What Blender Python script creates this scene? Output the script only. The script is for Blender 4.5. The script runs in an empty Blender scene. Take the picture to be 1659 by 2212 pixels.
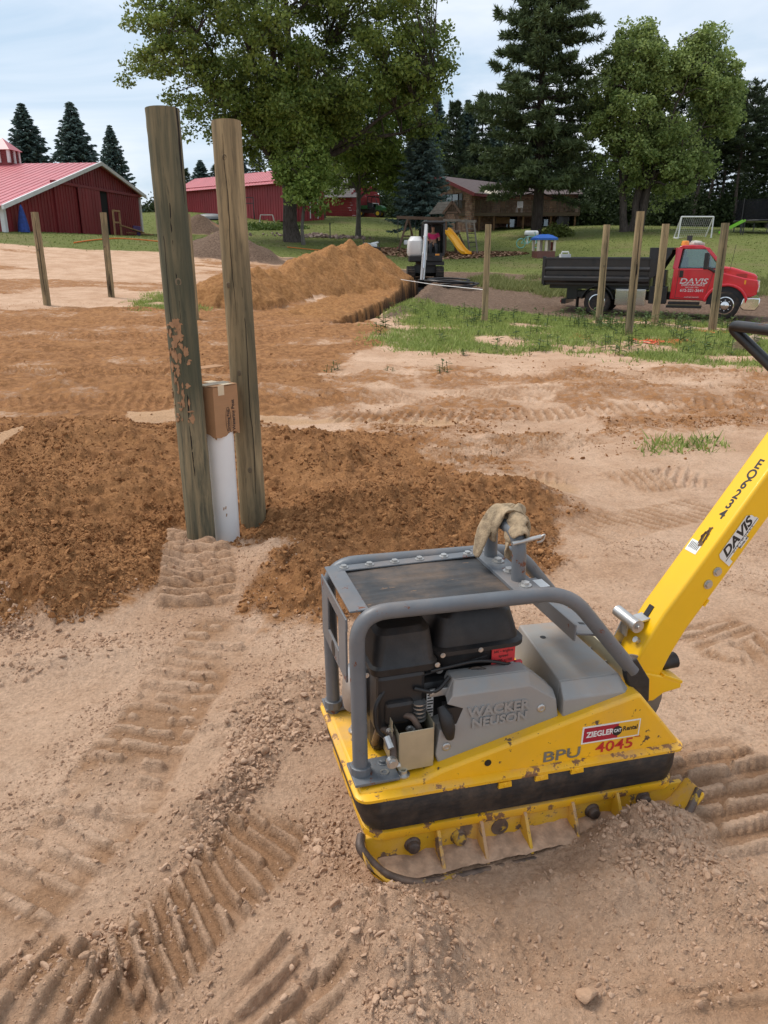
import bpy, bmesh, math, random
import numpy as np
from mathutils import Vector, Matrix
R = math.radians
scene = bpy.context.scene
C = scene.collection

# ------------------------------------------------------------------ camera, sky, sun, exposure
CAMH, PITCH = 1.6, R(18.7)
cam = bpy.data.cameras.new('camera')
cam.sensor_fit = 'VERTICAL'; cam.sensor_height = 34.6; cam.lens = 26.0
cam.clip_start = 0.05; cam.clip_end = 2000
camo = bpy.data.objects.new('camera', cam); C.objects.link(camo)
camo.location = (0, 0, CAMH); camo.rotation_euler = (math.pi/2-PITCH, 0, 0)
scene.camera = camo
SUN_EL, SUN_AZ = R(58), R(-62)            # azimuth measured from +Y towards +X
world = bpy.data.worlds.new('World'); scene.world = world; world.use_nodes = True
nt = world.node_tree; nt.nodes.clear()
def wn(t, **k):
    n = nt.nodes.new(t)
    for a, b in k.items(): setattr(n, a, b)
    return n
wo = wn('ShaderNodeOutputWorld'); sky = wn('ShaderNodeTexSky', sky_type='NISHITA')
sky.sun_disc = False; sky.sun_elevation = SUN_EL; sky.sun_rotation = SUN_AZ; sky.dust_density = 2.0
b1 = wn('ShaderNodeBackground'); b1.inputs['Strength'].default_value = 0.08
nt.links.new(sky.outputs[0], b1.inputs['Color'])
tc = wn('ShaderNodeTexCoord'); mp = wn('ShaderNodeMapping'); mp.inputs['Scale'].default_value = (1.0, 1.0, 4.6)
mp.inputs['Rotation'].default_value = (R(4), R(-7), R(20))
nt.links.new(tc.outputs['Generated'], mp.inputs['Vector'])
nz = wn('ShaderNodeTexNoise'); nz.inputs['Scale'].default_value = 2.1; nz.inputs['Detail'].default_value = 6; nz.inputs['Roughness'].default_value = .55
nz.inputs['Distortion'].default_value = .5
nt.links.new(mp.outputs[0], nz.inputs['Vector'])
rp = wn('ShaderNodeValToRGB'); rp.color_ramp.elements[0].position = .36; rp.color_ramp.elements[1].position = .62
rp.color_ramp.elements[0].color = (.300, .385, .475, 1); rp.color_ramp.elements[1].color = (.555, .575, .612, 1)
nt.links.new(nz.outputs[0], rp.inputs[0])
b2 = wn('ShaderNodeBackground'); b2.inputs['Strength'].default_value = 1.0
nt.links.new(rp.outputs[0], b2.inputs['Color'])
mx = wn('ShaderNodeMixShader'); mx.inputs[0].default_value = .82
nt.links.new(b1.outputs[0], mx.inputs[1]); nt.links.new(b2.outputs[0], mx.inputs[2]); nt.links.new(mx.outputs[0], wo.inputs[0])
sun = bpy.data.lights.new('sun', 'SUN'); sun.energy = 1.5; sun.angle = R(22); sun.color = (1, .95, .88)
suno = bpy.data.objects.new('sun', sun); C.objects.link(suno)
sd = Vector((math.sin(SUN_AZ)*math.cos(SUN_EL), math.cos(SUN_AZ)*math.cos(SUN_EL), math.sin(SUN_EL)))
suno.rotation_euler = sd.to_track_quat('Z', 'Y').to_euler(); suno.location = (0, 0, 40)
vs = scene.view_settings; vs.view_transform = 'Standard'; vs.look = 'None'; vs.exposure = 0.95; vs.gamma = 1.0; vs.use_curve_mapping = False

# ------------------------------------------------------------------ helpers
random.seed(7); rng = np.random.default_rng(11)
def tag(o, label=None, cat=None, group=None, kind=None):
    if label: o['label'] = label
    if cat: o['category'] = cat
    if group: o['group'] = group
    if kind: o['kind'] = kind
    return o
def empty(name, loc=(0, 0, 0), rz=0, **k):
    o = bpy.data.objects.new(name, None); C.objects.link(o)
    o.location = loc; o.rotation_euler = (0, 0, rz); o.empty_display_size = .2
    return tag(o, **k)
def copy_tree(o, parent=None):
    c = o.copy(); C.objects.link(c); c.parent = parent
    for ch in list(o.children): copy_tree(ch, c)
    return c
def finish(o, smooth, bevel, seg=2):
    me = o.data
    if smooth is not None:
        me.polygons.foreach_set('use_smooth', [True]*len(me.polygons))
        if smooth < 180: me.set_sharp_from_angle(angle=R(smooth))
    if bevel:
        m = o.modifiers.new('bevel', 'BEVEL'); m.width = bevel; m.segments = seg; m.limit_method = 'ANGLE'; m.angle_limit = R(35)
        m.harden_normals = False
def link(name, me, mat, parent=None):
    o = bpy.data.objects.new(name, me); C.objects.link(o)
    if mat is not None and not me.materials: me.materials.append(mat)
    o.parent = parent
    return o
def npmesh(name, v, f, attrs=None):
    """v (N,3), f (M,k) arrays"""
    v = np.asarray(v, np.float32); f = np.asarray(f, np.int32); k = f.shape[1]
    me = bpy.data.meshes.new(name)
    me.vertices.add(len(v)); me.vertices.foreach_set('co', v.ravel())
    me.loops.add(f.size); me.loops.foreach_set('vertex_index', f.ravel())
    me.polygons.add(len(f)); me.polygons.foreach_set('loop_start', np.arange(0, f.size, k, dtype=np.int32))
    if attrs:
        for n, a in attrs.items():
            at = me.attributes.new(n, 'FLOAT', 'POINT'); at.data.foreach_set('value', np.asarray(a, np.float32))
    me.update(calc_edges=True)
    return me
def fillet(pts, r, n=6):
    pts = [Vector(p) for p in pts]; out = [pts[0]]
    for i in range(1, len(pts)-1):
        p = pts[i]; a = pts[i-1]-p; b = pts[i+1]-p
        ra = min(r, a.length*.48, b.length*.48); a.normalize(); b.normalize()
        for k in range(n+1):
            t = k/n; out.append((p+a*ra)*(1-t)**2 + p*2*t*(1-t) + (p+b*ra)*t*t)
    out.append(pts[-1]); return out
class MB:
    def __init__(s): s.v = []; s.f = []
    def add(s, v, f):
        n = len(s.v); s.v += [tuple(p) for p in v]; s.f += [tuple(i+n for i in q) for q in f]; return s
    def box(s, x0, x1, y0, y1, z0, z1):
        return s.add([(x, y, z) for z in (z0, z1) for y in (y0, y1) for x in (x0, x1)],
                     [(0, 2, 3, 1), (4, 5, 7, 6), (0, 1, 5, 4), (2, 6, 7, 3), (0, 4, 6, 2), (1, 3, 7, 5)])
    def obox(s, c, sz, rot=(0, 0, 0)):
        from mathutils import Euler
        m = Euler(rot).to_matrix(); c = Vector(c)
        return s.add([c+m@Vector((x*sz[0]/2, y*sz[1]/2, z*sz[2]/2)) for z in (-1, 1) for y in (-1, 1) for x in (-1, 1)],
                     [(0, 2, 3, 1), (4, 5, 7, 6), (0, 1, 5, 4), (2, 6, 7, 3), (0, 4, 6, 2), (1, 3, 7, 5)])
    def beam(s, p, q, w, h, up=(0, 0, 1)):
        p = Vector(p); q = Vector(q); d = (q-p).normalized(); u = Vector(up)
        if abs(d.dot(u)) > .98: u = Vector((1, 0, 0))
        x = d.cross(u).normalized()*w/2; y = x.cross(d).normalized()*h/2
        v = [p-x-y, p+x-y, p+x+y, p-x+y, q-x-y, q+x-y, q+x+y, q-x+y]
        return s.add(v, [(0, 3, 2, 1), (4, 5, 6, 7), (0, 1, 5, 4), (1, 2, 6, 5), (2, 3, 7, 6), (3, 0, 4, 7)])
    def tube(s, pts, r, n=10, cap=True, sq=1.0):
        pts = [Vector(p) for p in pts]; N = len(pts); rs = r if hasattr(r, '__len__') else [r]*N
        t0 = (pts[1]-pts[0]).normalized(); u = t0.orthogonal().normalized(); rings = []
        for i in range(N):
            t = (pts[min(i+1, N-1)]-pts[max(i-1, 0)]).normalized()
            u = (u-t*u.dot(t)); u = u.normalized() if u.length > 1e-6 else t.orthogonal().normalized()
            w = t.cross(u)
            rings.append([pts[i]+(u*math.cos(2*math.pi*k/n)+w*sq*math.sin(2*math.pi*k/n))*rs[i] for k in range(n)])
        v = [p for g in rings for p in g]; f = []
        for i in range(N-1):
            for k in range(n):
                a = i*n+k; b = i*n+(k+1) % n; f.append((a, b, b+n, a+n))
        if cap: f.append(tuple(range(n-1, -1, -1))); f.append(tuple((N-1)*n+k for k in range(n)))
        return s.add(v, f)
    def prism(s, poly, d0, d1, plane='xz', top=None):
        """polygon in a plane, extruded along the third axis from d0 to d1; top: a second outline at d1"""
        top = top or poly; n = len(poly)
        def P(p, d):
            return {'xz': (p[0], d, p[1]), 'xy': (p[0], p[1], d), 'yz': (d, p[0], p[1])}[plane]
        ar = sum(poly[i][0]*poly[(i+1) % n][1]-poly[(i+1) % n][0]*poly[i][1] for i in range(n))
        flip = (ar > 0) ^ (plane == 'xz') ^ (d1 < d0)
        v = [P(p, d0) for p in poly]+[P(p, d1) for p in top]
        f = [tuple(range(n)), tuple(range(2*n-1, n-1, -1))]+[(i, i+n, (i+1) % n+n, (i+1) % n) for i in range(n)]
        if flip: f = [tuple(reversed(q)) for q in f]
        return s.add(v, f)
    def lathe(s, prof, n=16, c=(0, 0, 0), axis='z'):
        c = Vector(c); v = []; f = []
        for r, h in prof:
            for k in range(n):
                a = 2*math.pi*k/n; p = (r*math.cos(a), r*math.sin(a), h)
                if axis == 'y': p = (p[0], -p[2], p[1])
                if axis == 'x': p = (p[2], p[0], p[1])
                v.append(c+Vector(p))
        for i in range(len(prof)-1):
            for k in range(n):
                a = i*n+k; b = i*n+(k+1) % n; f.append((a, b, b+n, a+n))
        f.append(tuple(range(n-1, -1, -1))); f.append(tuple((len(prof)-1)*n+k for k in range(n)))
        return s.add(v, f)
    def xf(s, M):
        s.v = [tuple(M@Vector(p)) for p in s.v]; return s
    def build(s, name, mat, parent=None, smooth=None, bevel=0, seg=2):
        me = bpy.data.meshes.new(name); me.from_pydata(s.v, [], s.f); me.update()
        if smooth is not None or bevel:
            bm = bmesh.new(); bm.from_mesh(me); bmesh.ops.recalc_face_normals(bm, faces=bm.faces); bm.to_mesh(me); bm.free()
        o = link(name, me, mat, parent); finish(o, smooth, bevel, seg); return o
def bolt(mb, p, n, r=.009, h=.007):
    """hex head with washer, p base point, n outward normal"""
    p = Vector(p); n = Vector(n).normalized(); q = n.to_track_quat('Z', 'Y').to_matrix()
    for rr, z0, z1, k in ((r*1.45, 0, h*.3, 14), (r, h*.3, h, 6)):
        v = [p+q@Vector((rr*math.cos(2*math.pi*i/k), rr*math.sin(2*math.pi*i/k), z)) for z in (z0, z1) for i in range(k)]
        f = [(i, (i+1) % k, (i+1) % k+k, i+k) for i in range(k)]+[tuple(range(k, 2*k))]
        mb.add(v, f)
    return mb
def text(name, body, size, mat, parent, origin, right, up, ext=.0006, offset=0.0, shear=0.0, align='CENTER', sx=1.0, space=1.0):
    cu = bpy.data.curves.new(name, 'FONT'); cu.body = body; cu.size = size; cu.extrude = ext; cu.offset = offset*size; cu.shear = shear
    cu.align_x = align; cu.align_y = 'CENTER'; cu.space_character = space; cu.resolution_u = 3
    t = bpy.data.objects.new(name, cu); C.objects.link(t)
    dg = bpy.context.evaluated_depsgraph_get(); me = bpy.data.meshes.new_from_object(t.evaluated_get(dg))
    bpy.data.objects.remove(t); bpy.data.curves.remove(cu)
    r = Vector(right).normalized(); u = Vector(up).normalized(); n = r.cross(u); o = Vector(origin)
    M = Matrix((( r.x*sx, u.x, n.x, o.x), (r.y*sx, u.y, n.y, o.y), (r.z*sx, u.z, n.z, o.z), (0, 0, 0, 1)))
    me.transform(M); me.materials.clear()
    return link(name, me, mat, parent)

# ------------------------------------------------------------------ materials
def lin(r, g, b):
    f = lambda c: ((c/255+.055)/1.055)**2.4 if c > 10 else c/255/12.92
    return (f(r), f(g), f(b), 1)
class NT:
    def __init__(s, name):
        s.m = bpy.data.materials.new(name); s.m.use_nodes = True; s.t = s.m.node_tree; s.t.nodes.clear()
        s.out = s.n('ShaderNodeOutputMaterial')
    def n(s, t, ins=None, **k):
        n = s.t.nodes.new(t)
        for a, b in k.items(): setattr(n, a, b)
        for a, b in (ins or {}).items():
            if hasattr(b, 'is_output'): s.t.links.new(b, n.inputs[a])
            else: n.inputs[a].default_value = b
        return n
    def l(s, a, b): s.t.links.new(a, b)
    def noise(s, scale, detail=4, rough=.55, vec=None, dist=0.0):
        n = s.n('ShaderNodeTexNoise', {'Scale': scale, 'Detail': detail, 'Roughness': rough, 'Distortion': dist})
        if vec is not None: s.l(vec, n.inputs['Vector'])
        return n.outputs[0]
    def vor(s, scale, vec=None, feat='F1'):
        n = s.n('ShaderNodeTexVoronoi', {'Scale': scale}, feature=feat)
        if vec is not None: s.l(vec, n.inputs['Vector'])
        return n.outputs[0]
    def math(s, op, a, b=0.0, clamp=False):
        n = s.n('ShaderNodeMath', {0: a, 1: b}, operation=op); n.use_clamp = clamp; return n.outputs[0]
    def ramp(s, fac, a, b):
        n = s.n('ShaderNodeMapRange', {'Value': fac, 'From Min': a, 'From Max': b}); n.interpolation_type = 'SMOOTHSTEP'; return n.outputs[0]
    def mix(s, fac, a, b):
        n = s.n('ShaderNodeMix', data_type='RGBA')
        for i, x in ((0, fac), (6, a), (7, b)):
            if hasattr(x, 'is_output'): s.l(x, n.inputs[i])
            else: n.inputs[i].default_value = x
        return n.outputs[2]
    def obj(s): return s.n('ShaderNodeTexCoord').outputs['Object']
    def attr(s, name): return s.n('ShaderNodeAttribute', attribute_name=name).outputs['Fac']
    def bump(s, h, strength=.3, dist=.01, normal=None):
        n = s.n('ShaderNodeBump', {'Height': h, 'Strength': strength, 'Distance': dist})
        if normal is not None: s.l(normal, n.inputs['Normal'])
        return n.outputs[0]
    def bsdf(s, col, rough=.6, metal=0.0, normal=None, spec=.5, coat=0.0):
        n = s.n('ShaderNodeBsdfPrincipled')
        for k, x in (('Base Color', col), ('Roughness', rough), ('Metallic', metal), ('Specular IOR Level', spec), ('Coat Weight', coat)):
            if hasattr(x, 'is_output'): s.l(x, n.inputs[k])
            else: n.inputs[k].default_value = x
        if normal is not None: s.l(normal, n.inputs['Normal'])
        s.l(n.outputs[0], s.out.inputs[0]); return n
DUST = lin(186, 148, 112)
def paint(name, col, rough=.5, metal=0.0, var=.18, scale=6, dust=0.0, chip=0.0, chipcol=(.06, .035, .022, 1), bump=.0, bscale=60, spec=.5, coat=0.0, stretch=None, chipscale=9, dustscale=5):
    m = NT(name); v = m.obj()
    if stretch:
        v = m.n('ShaderNodeMapping', {'Vector': v, 'Scale': stretch}).outputs[0]
    n1 = m.noise(scale, 5, .6, v)
    dk = tuple(c*(1-var) for c in col[:3])+(1,); lt = tuple(min(1, c*(1+var)) for c in col[:3])+(1,)
    c = m.mix(m.ramp(n1, .3, .7), dk, lt); ro = rough
    if chip:
        k = m.ramp(m.noise(chipscale, 8, .72, v), .5+.2*(1-chip), .5+.2*(1-chip)+.03)
        c = m.mix(k, c, chipcol); ro = m.math('ADD', m.math('MULTIPLY', k, .85-rough), rough)
    if dust:
        nrm = m.n('ShaderNodeNewGeometry').outputs['Normal']; z = m.n('ShaderNodeSeparateXYZ', {0: nrm}).outputs[2]
        d = m.math('MULTIPLY', m.ramp(m.noise(dustscale, 7, .68, m.obj()), .40, .75), m.math('ADD', m.math('MULTIPLY', m.ramp(z, -.1, .9), .7), .3))
        d = m.math('MULTIPLY', d, dust, True); c = m.mix(d, c, DUST)
        ro = m.math('ADD', m.math('MULTIPLY', d, .35), ro)
    nn = m.bump(m.noise(bscale, 4, .6, v), bump, .004) if bump else None
    m.bsdf(c, ro, metal, nn, spec, coat); return m.m
# ------------------------------------------------------------------ terrain
ct, st, FPX = math.cos(PITCH), math.sin(PITCH), 1661.0
def ray(x, y):
    u = (x-829.5)/FPX; v = (1106-y)/FPX
    return np.array([u, ct+v*st, v*ct-st])
def at(x, y, Y):                     # point seen in that direction at distance Y ahead
    r = ray(x, y); return np.array([0, 0, CAMH])+r*Y/r[1]
def gnd(x, y, z=0.0):                # where that direction meets level z
    r = ray(x, y); return (np.array([0, 0, CAMH])+r*(z-CAMH)/r[2])[:2]
def _h(ix, iy, seed):
    with np.errstate(over='ignore'):
        h = ix.astype(np.int32).view(np.uint32)*np.uint32(374761393)+iy.astype(np.int32).view(np.uint32)*np.uint32(668265263)+np.uint32((seed*974634777) & 0xffffffff)
        h = (h ^ (h >> np.uint32(13)))*np.uint32(1274126177); h = (h ^ (h >> np.uint32(16)))*np.uint32(2246822519)
        return ((h ^ (h >> np.uint32(15))) & np.uint32(0xffffff)).astype(np.float32)*np.float32(1/0xffffff)
def vnoise(x, y, seed=0):
    x, y = np.broadcast_arrays(x, y)
    ix = np.floor(x); iy = np.floor(y); fx = (x-ix).astype(np.float32); fy = (y-iy).astype(np.float32)
    fx = fx*fx*fx*(fx*(fx*6-15)+10); fy = fy*fy*fy*(fy*(fy*6-15)+10)
    a = _h(ix, iy, seed); b = _h(ix+1, iy, seed); c = _h(ix, iy+1, seed); d = _h(ix+1, iy+1, seed)
    return (a+(b-a)*fx)*(1-fy)+(c+(d-c)*fx)*fy
def fbm(x, y, f, o=4, seed=0, g=.5):
    s = 0; a = 1; t = 0
    for i in range(o):
        s = s+a*vnoise(x*f+17.3*i, y*f-9.1*i, seed+i*31); t += a; a *= g; f *= 2.03
    return s/t
def worley(x, y, f, seed=0):
    x = x*f; y = y*f; ix = np.floor(x); iy = np.floor(y)
    d1 = np.full(x.shape, 9.0); d2 = d1.copy(); cr = np.zeros(x.shape)
    for dx in (-1, 0, 1):
        for dy in (-1, 0, 1):
            jx = ix+dx; jy = iy+dy
            d = np.hypot(jx+_h(jx, jy, seed)-x, jy+_h(jx, jy, seed+7)-y)
            r = _h(jx, jy, seed+13); m = d < d1
            d2 = np.where(m, d1, np.minimum(d2, d)); cr = np.where(m, r, cr); d1 = np.where(m, d, d1)
    return d1, d2, cr
def sst(a, b, x):
    t = np.clip((x-a)/(b-a), 0, 1); return t*t*(3-2*t)
CP = [(x, y, 0) for x in (-5, -1.5, 1.5, 5) for y in (-4, 1.5, 4.5, 8)]+[(-6, 12, .04), (0, 12, 0), (6, 12, 0), (12, 14, 0),
      (-8.1, 19.2, .37), (-7.3, 21.3, .46), (2.37, 18.7, .03), (4.97, 18.3, -.04), (4.76, 15.3, .05), (6.4, 18.7, .0), (7.17, 17.2, -.07),
      (6.8, 25.4, -.34), (10.3, 23.9, -.4), (14, 23, -.4), (-.66, 19, .06), (1.34, 33, .37), (1.8, 35.5, .42), (-4, 22, .3), (-3, 27, .4), (-2, 32, .6),
      (-12, 25, .7), (-20, 30, 1.5), (-14, 35, 1.5), (-6.7, 38, 1.2), (-5.5, 42, 1.45), (-19.4, 42, 2.55), (-19.4, 48, 2.65), (-17.7, 60, 2.8), (-30, 50, 2.9),
      (-12.9, 60, 2.95), (-5.95, 53, 2.2), (4, 50, 1.5), (1.2, 52, 1.9), (8.8, 45, 1.3), (8, 35, .45), (14, 33, .35), (22, 33, .5), (30, 35, .7), (11.5, 62, 2.7), (18.7, 60, 3.0), (19.8, 52, 2.4),
      (30, 55, 2.7), (4.6, 70, 3.2), (14.9, 66, 3.4), (30, 75, 3.7), (-18.1, 76, 5.0), (-9.3, 74, 4.5), (-6.4, 76, 4.55), (-.65, 80, 4.7), (-2, 74, 4.4), (-1.4, 86, 5.0),
      (-40, 90, 5), (-25, 95, 5.5), (0, 110, 5.4), (30, 100, 5), (60, 90, 4.5), (-60, 60, 4), (60, 60, 3), (60, 30, 1), (-50, 20, 1), (0, 170, 6), (80, 170, 6), (-80, 170, 6), (-40, 0, 0), (40, 0, 0), (20, 10, 0), (-20, 10, .2)]
CP = np.array(CP, float)
def _tps():
    n = len(CP); P = CP[:, :2]; d = np.linalg.norm(P[:, None]-P[None], axis=2)
    K = np.where(d > 0, d*d*np.log(np.maximum(d, 1e-9)), 0)+np.eye(n)*.6
    Q = np.hstack([np.ones((n, 1)), P]); M = np.zeros((n+3, n+3)); M[:n, :n] = K; M[:n, n:] = Q; M[n:, :n] = Q.T
    return np.linalg.solve(M, np.concatenate([CP[:, 2], np.zeros(3)]))
TW = _tps()
def macro(x, y):
    z = TW[-3]+TW[-2]*x+TW[-1]*y
    for (cx, cy, _), w in zip(CP, TW[:-3]):
        r2 = (x-cx)**2+(y-cy)**2+1e-9; z = z+w*.5*r2*np.log(r2)
    near = np.exp(-((x/6)**2+((y-3)/5)**2)**2)
    return z*(1-near)
def polymask(x, y, poly, soft, wob=0.0, wf=1.0, seed=5):
    P = np.array(poly, float); ins = np.zeros(x.shape, bool); d = np.full(x.shape, 1e9); n = len(P)
    for i in range(n):
        a = P[i]; b = P[(i+1) % n]; e = b-a
        t = np.clip(((x-a[0])*e[0]+(y-a[1])*e[1])/(e@e), 0, 1)
        d = np.minimum(d, np.hypot(x-a[0]-t*e[0], y-a[1]-t*e[1]))
        c = ((a[1] > y) != (b[1] > y)) & (x < (b[0]-a[0])*(y-a[1])/((b[1]-a[1]) or 1e-9)+a[0]); ins ^= c
    sd_ = np.where(ins, d, -d)
    if wob: sd_ = sd_+wob*(fbm(x, y, wf, 4, seed)-.5)*2
    return sst(-soft, soft, sd_)
def polyline(x, y, pts):
    """arc length, signed side offset and distance to a polyline"""
    P = np.array(pts, float); best = np.full(x.shape, 1e9); S = np.zeros(x.shape); T = np.zeros(x.shape); acc = 0
    for i in range(len(P)-1):
        a = P[i]; e = P[i+1]-a; L = np.hypot(*e); e = e/L
        s0 = (x-a[0])*e[0]+(y-a[1])*e[1]; t0 = -(x-a[0])*e[1]+(y-a[1])*e[0]
        s = np.clip(s0, 0, L); d = np.hypot(s0-s, t0); m = d < best
        best = np.where(m, d, best); S = np.where(m, acc+s, S); T = np.where(m, t0, T); acc += L
    return S, T, best, acc
px = lambda L: [tuple(gnd(*p)) for p in L]
BROWN1 = px([(-250, 905), (330, 900), (430, 945), (560, 945), (760, 940), (900, 955), (1000, 1030), (1130, 1065), (1290, 1115), (1230, 1215), (1080, 1290), (830, 1325), (700, 1330), (590, 1290), (520, 1190), (440, 1200), (420, 1300), (300, 1345), (180, 1365), (60, 1350), (-250, 1370)])
BROWN2 = px([(-300, 715), (380, 690), (470, 672), (700, 668), (790, 690), (850, 745), (740, 800), (690, 880), (560, 940), (-300, 905)])
MID = px([(650, 790), (1750, 800), (1750, 935), (1200, 960), (1150, 1045), (880, 1000), (650, 920)])
PALE = [px(q) for q in ([(-80, 935), (60, 945), (75, 985), (30, 1010), (-80, 1040)], [(262, 893), (375, 890), (378, 912), (290, 915)], [(1040, 1040), (1120, 1020), (1230, 1045), (1260, 1075), (1100, 1070)], [(560, 905), (1000, 912), (1000, 922), (560, 916)])]
SPOIL = [(-3.9, 21.2), (-3.3, 24.2), (-2.4, 28.0), (-1.1, 31.6), (-.75, 33.2)]
TRENCH = [(-1.0, 17.5), (-.55, 19.2), (.35, 25), (1.05, 30), (1.75, 34.6)]
# (path px, half width m, pitch m, bar height m, skew, break)
TRACKS = [([(500, 1330), (400, 1480), (300, 1640), (190, 1790), (60, 1900), (-80, 2010)], .16, .082, .024, 0, .47),
          ([(200, 2190), (330, 2060), (440, 1960), (540, 1850), (600, 1740)], .125, .058, .034, -.50, .30),
          ([(480, 2110), (560, 2150), (640, 2190), (720, 2260)], .15, .066, .036, -.25, .22),
          ([(1470, 1590), (1550, 1670), (1640, 1770), (1760, 1900)], .19, .080, .034, .1, .25),
          ([(1560, 2080), (1590, 2140), (1620, 2230)], .24, .060, .028, .25, .25),
          ([(430, 1130), (426, 1210), (420, 1330)], .18, .088, .042, 0, .12),
          ([(330, 2290), (150, 2200), (-50, 2090)], .15, .07, .028, .2, .40),
          ([(845, 1000), (1000, 985), (1250, 945)], .30, .085, .032, .25, .3),
          ([(960, 1010), (1130, 965), (1300, 950)], .2, .085, .026, .4, .3),
          ([(1330, 1045), (1430, 1030), (1530, 1030)], .26, .08, .032, -.5, .25),
          ([(1120, 1035), (1230, 1030)], .16, .08, .022, -.4, .3),
          ([(560, 870), (900, 862), (1300, 850), (1800, 835)], .28, .11, .030, .4, .3),
          ([(700, 905), (1100, 900), (1500, 880), (1800, 880)], .26, .11, .030, -.3, .3),
          ([(900, 815), (1200, 820), (1500, 812), (1800, 818)], .30, .12, .034, .3, .3),
          ([(-200, 880), (200, 870), (560, 880)], .30, .11, .032, .3, .3),
          ([(-200, 800), (300, 810), (700, 790)], .32, .12, .042, -.3, .3),
          ([(-200, 755), (200, 740), (650, 735)], .35, .13, .050, .3, .3),
          ([(700, 1000), (860, 960), (950, 950)], .22, .09, .028, .0, .3),
          ([(1250, 1160), (1400, 1120), (1550, 1090)], .2, .08, .014, .2, .4),
          ([(1500, 1330), (1600, 1400), (1720, 1420)], .2, .08, .016, .3, .45)]
TRACKS = [(px(p),)+tuple(r) for p, *r in TRACKS]
def G(p, h, sx, sy, rot=0.0): return (gnd(*p), h, sx, sy, rot)
MOUNDS = [G((190, 1000), .34, .95, .55, .1), G((60, 1120), .24, .7, .6, 0), G((330, 1070), .13, .4, .4, 0), G((20, 1240), .14, .5, .35, 0), G((180, 1290), .15, .35, .18, .1), G((60, 1330), .10, .35, .14, 0),
          G((690, 1010), .22, .5, .55, 0), G((830, 1120), .22, .55, .45, 0), G((1090, 1100), .17, .5, .32, .3), G((640, 1235), .14, .28, .3, 0), G((760, 1290), .09, .25, .12, 0),
          G((560, 970), .12, .6, .4, 0), G((455, 1195), .05, .16, .12, 0), G((310, 1235), .10, .16, .2, 0), G((490, 1150), -.09, .28, .2, 0),
          G((560, 1560), .055, .22, .16, .5), G((470, 1730), .045, .10, .34, -.5), G((650, 1500), .05, .16, .14, 0),
          G((800, 2030), .075, .17, .11, -.3), G((880, 2130), .09, .13, .16, .3), G((960, 2010), .03, .2, .1, 0), G((1150, 2060), -.025, .2, .12, 0), G((1380, 1850), .06, .16, .10, .2), G((1360, 1815), .050, .16, .055, .28), G((1460, 1800), .035, .1, .06, .28), G((1300, 1930), .035, .2, .08, .1), G((1600, 1960), .05, .2, .12, 0),
          G((100, 1440), .05, .45, .10, .25), G((30, 1520), -.02, .5, .1, .2), G((230, 1660), .03, .1, .4, 0), G((120, 2120), .04, .2, .1, .5), G((730, 1900), -.015, .2, .2, 0),
          G((480, 850), .10, 1.1, .5, 0), G((200, 840), .12, 1.2, .45, 0), G((740, 720), .10, 1.2, .8, 0), G((1250, 850), .06, 1.2, .4, 0), G((1500, 860), .07, .9, .3, 0), G((1640, 1440), .04, .3, .25, 0)]
def diggings(x, y):
    S, T, D, L = polyline(x, y, SPOIL); z = np.zeros(x.shape)
    hs = (.62+.66*S/L)*(1+.35*(fbm(S, T*.25, .9, 3, 61)-.5))+.42*(vnoise(S*1.1, T*0, 62)-.5)+.2*(vnoise(S*2.9, T*0, 69)-.5)
    sp = np.maximum(0, hs-np.where(T > 0, D*.50, D*.58)); sp = np.where(sp > 0, sp*sst(0, .25, sp+.1), 0)
    sp = sp+np.where(sp > .02, 1, 0)*(.42*(fbm(S, T*.12, 1.3, 3, 63)-.5)+.30*(fbm(S, T*.5, 3.0, 4, 68)-.5))
    z = z+sp; spm = sst(.0, .10, sp+.05*(fbm(x, y, 1.2, 3, 64)-.5))
    S2, T2, D2, L2 = polyline(x, y, TRENCH); wob = .07*(fbm(x, y, 2.5, 3, 65)-.5)
    tr = 1-sst(.28, .38, D2+wob); ends = sst(.0, 2.5, S2); z = z-1.2*tr*(.25+.75*ends)
    berm = np.exp(-((T2+.75)/.32)**2)*sst(.2, 2, S2)*sst(.1, 1.5, L2-S2+.5); z = z+.16*berm*(.5+fbm(x, y, 1.7, 3, 66)); 
    spm = np.maximum(spm, sst(.05, .25, T2)*(1-sst(1.9, 2.3, T2))*sst(.3, 2.0, S2)*sst(0, .6, L2-S2)*.95)
    return z, spm, tr, ends, berm, T2
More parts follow.
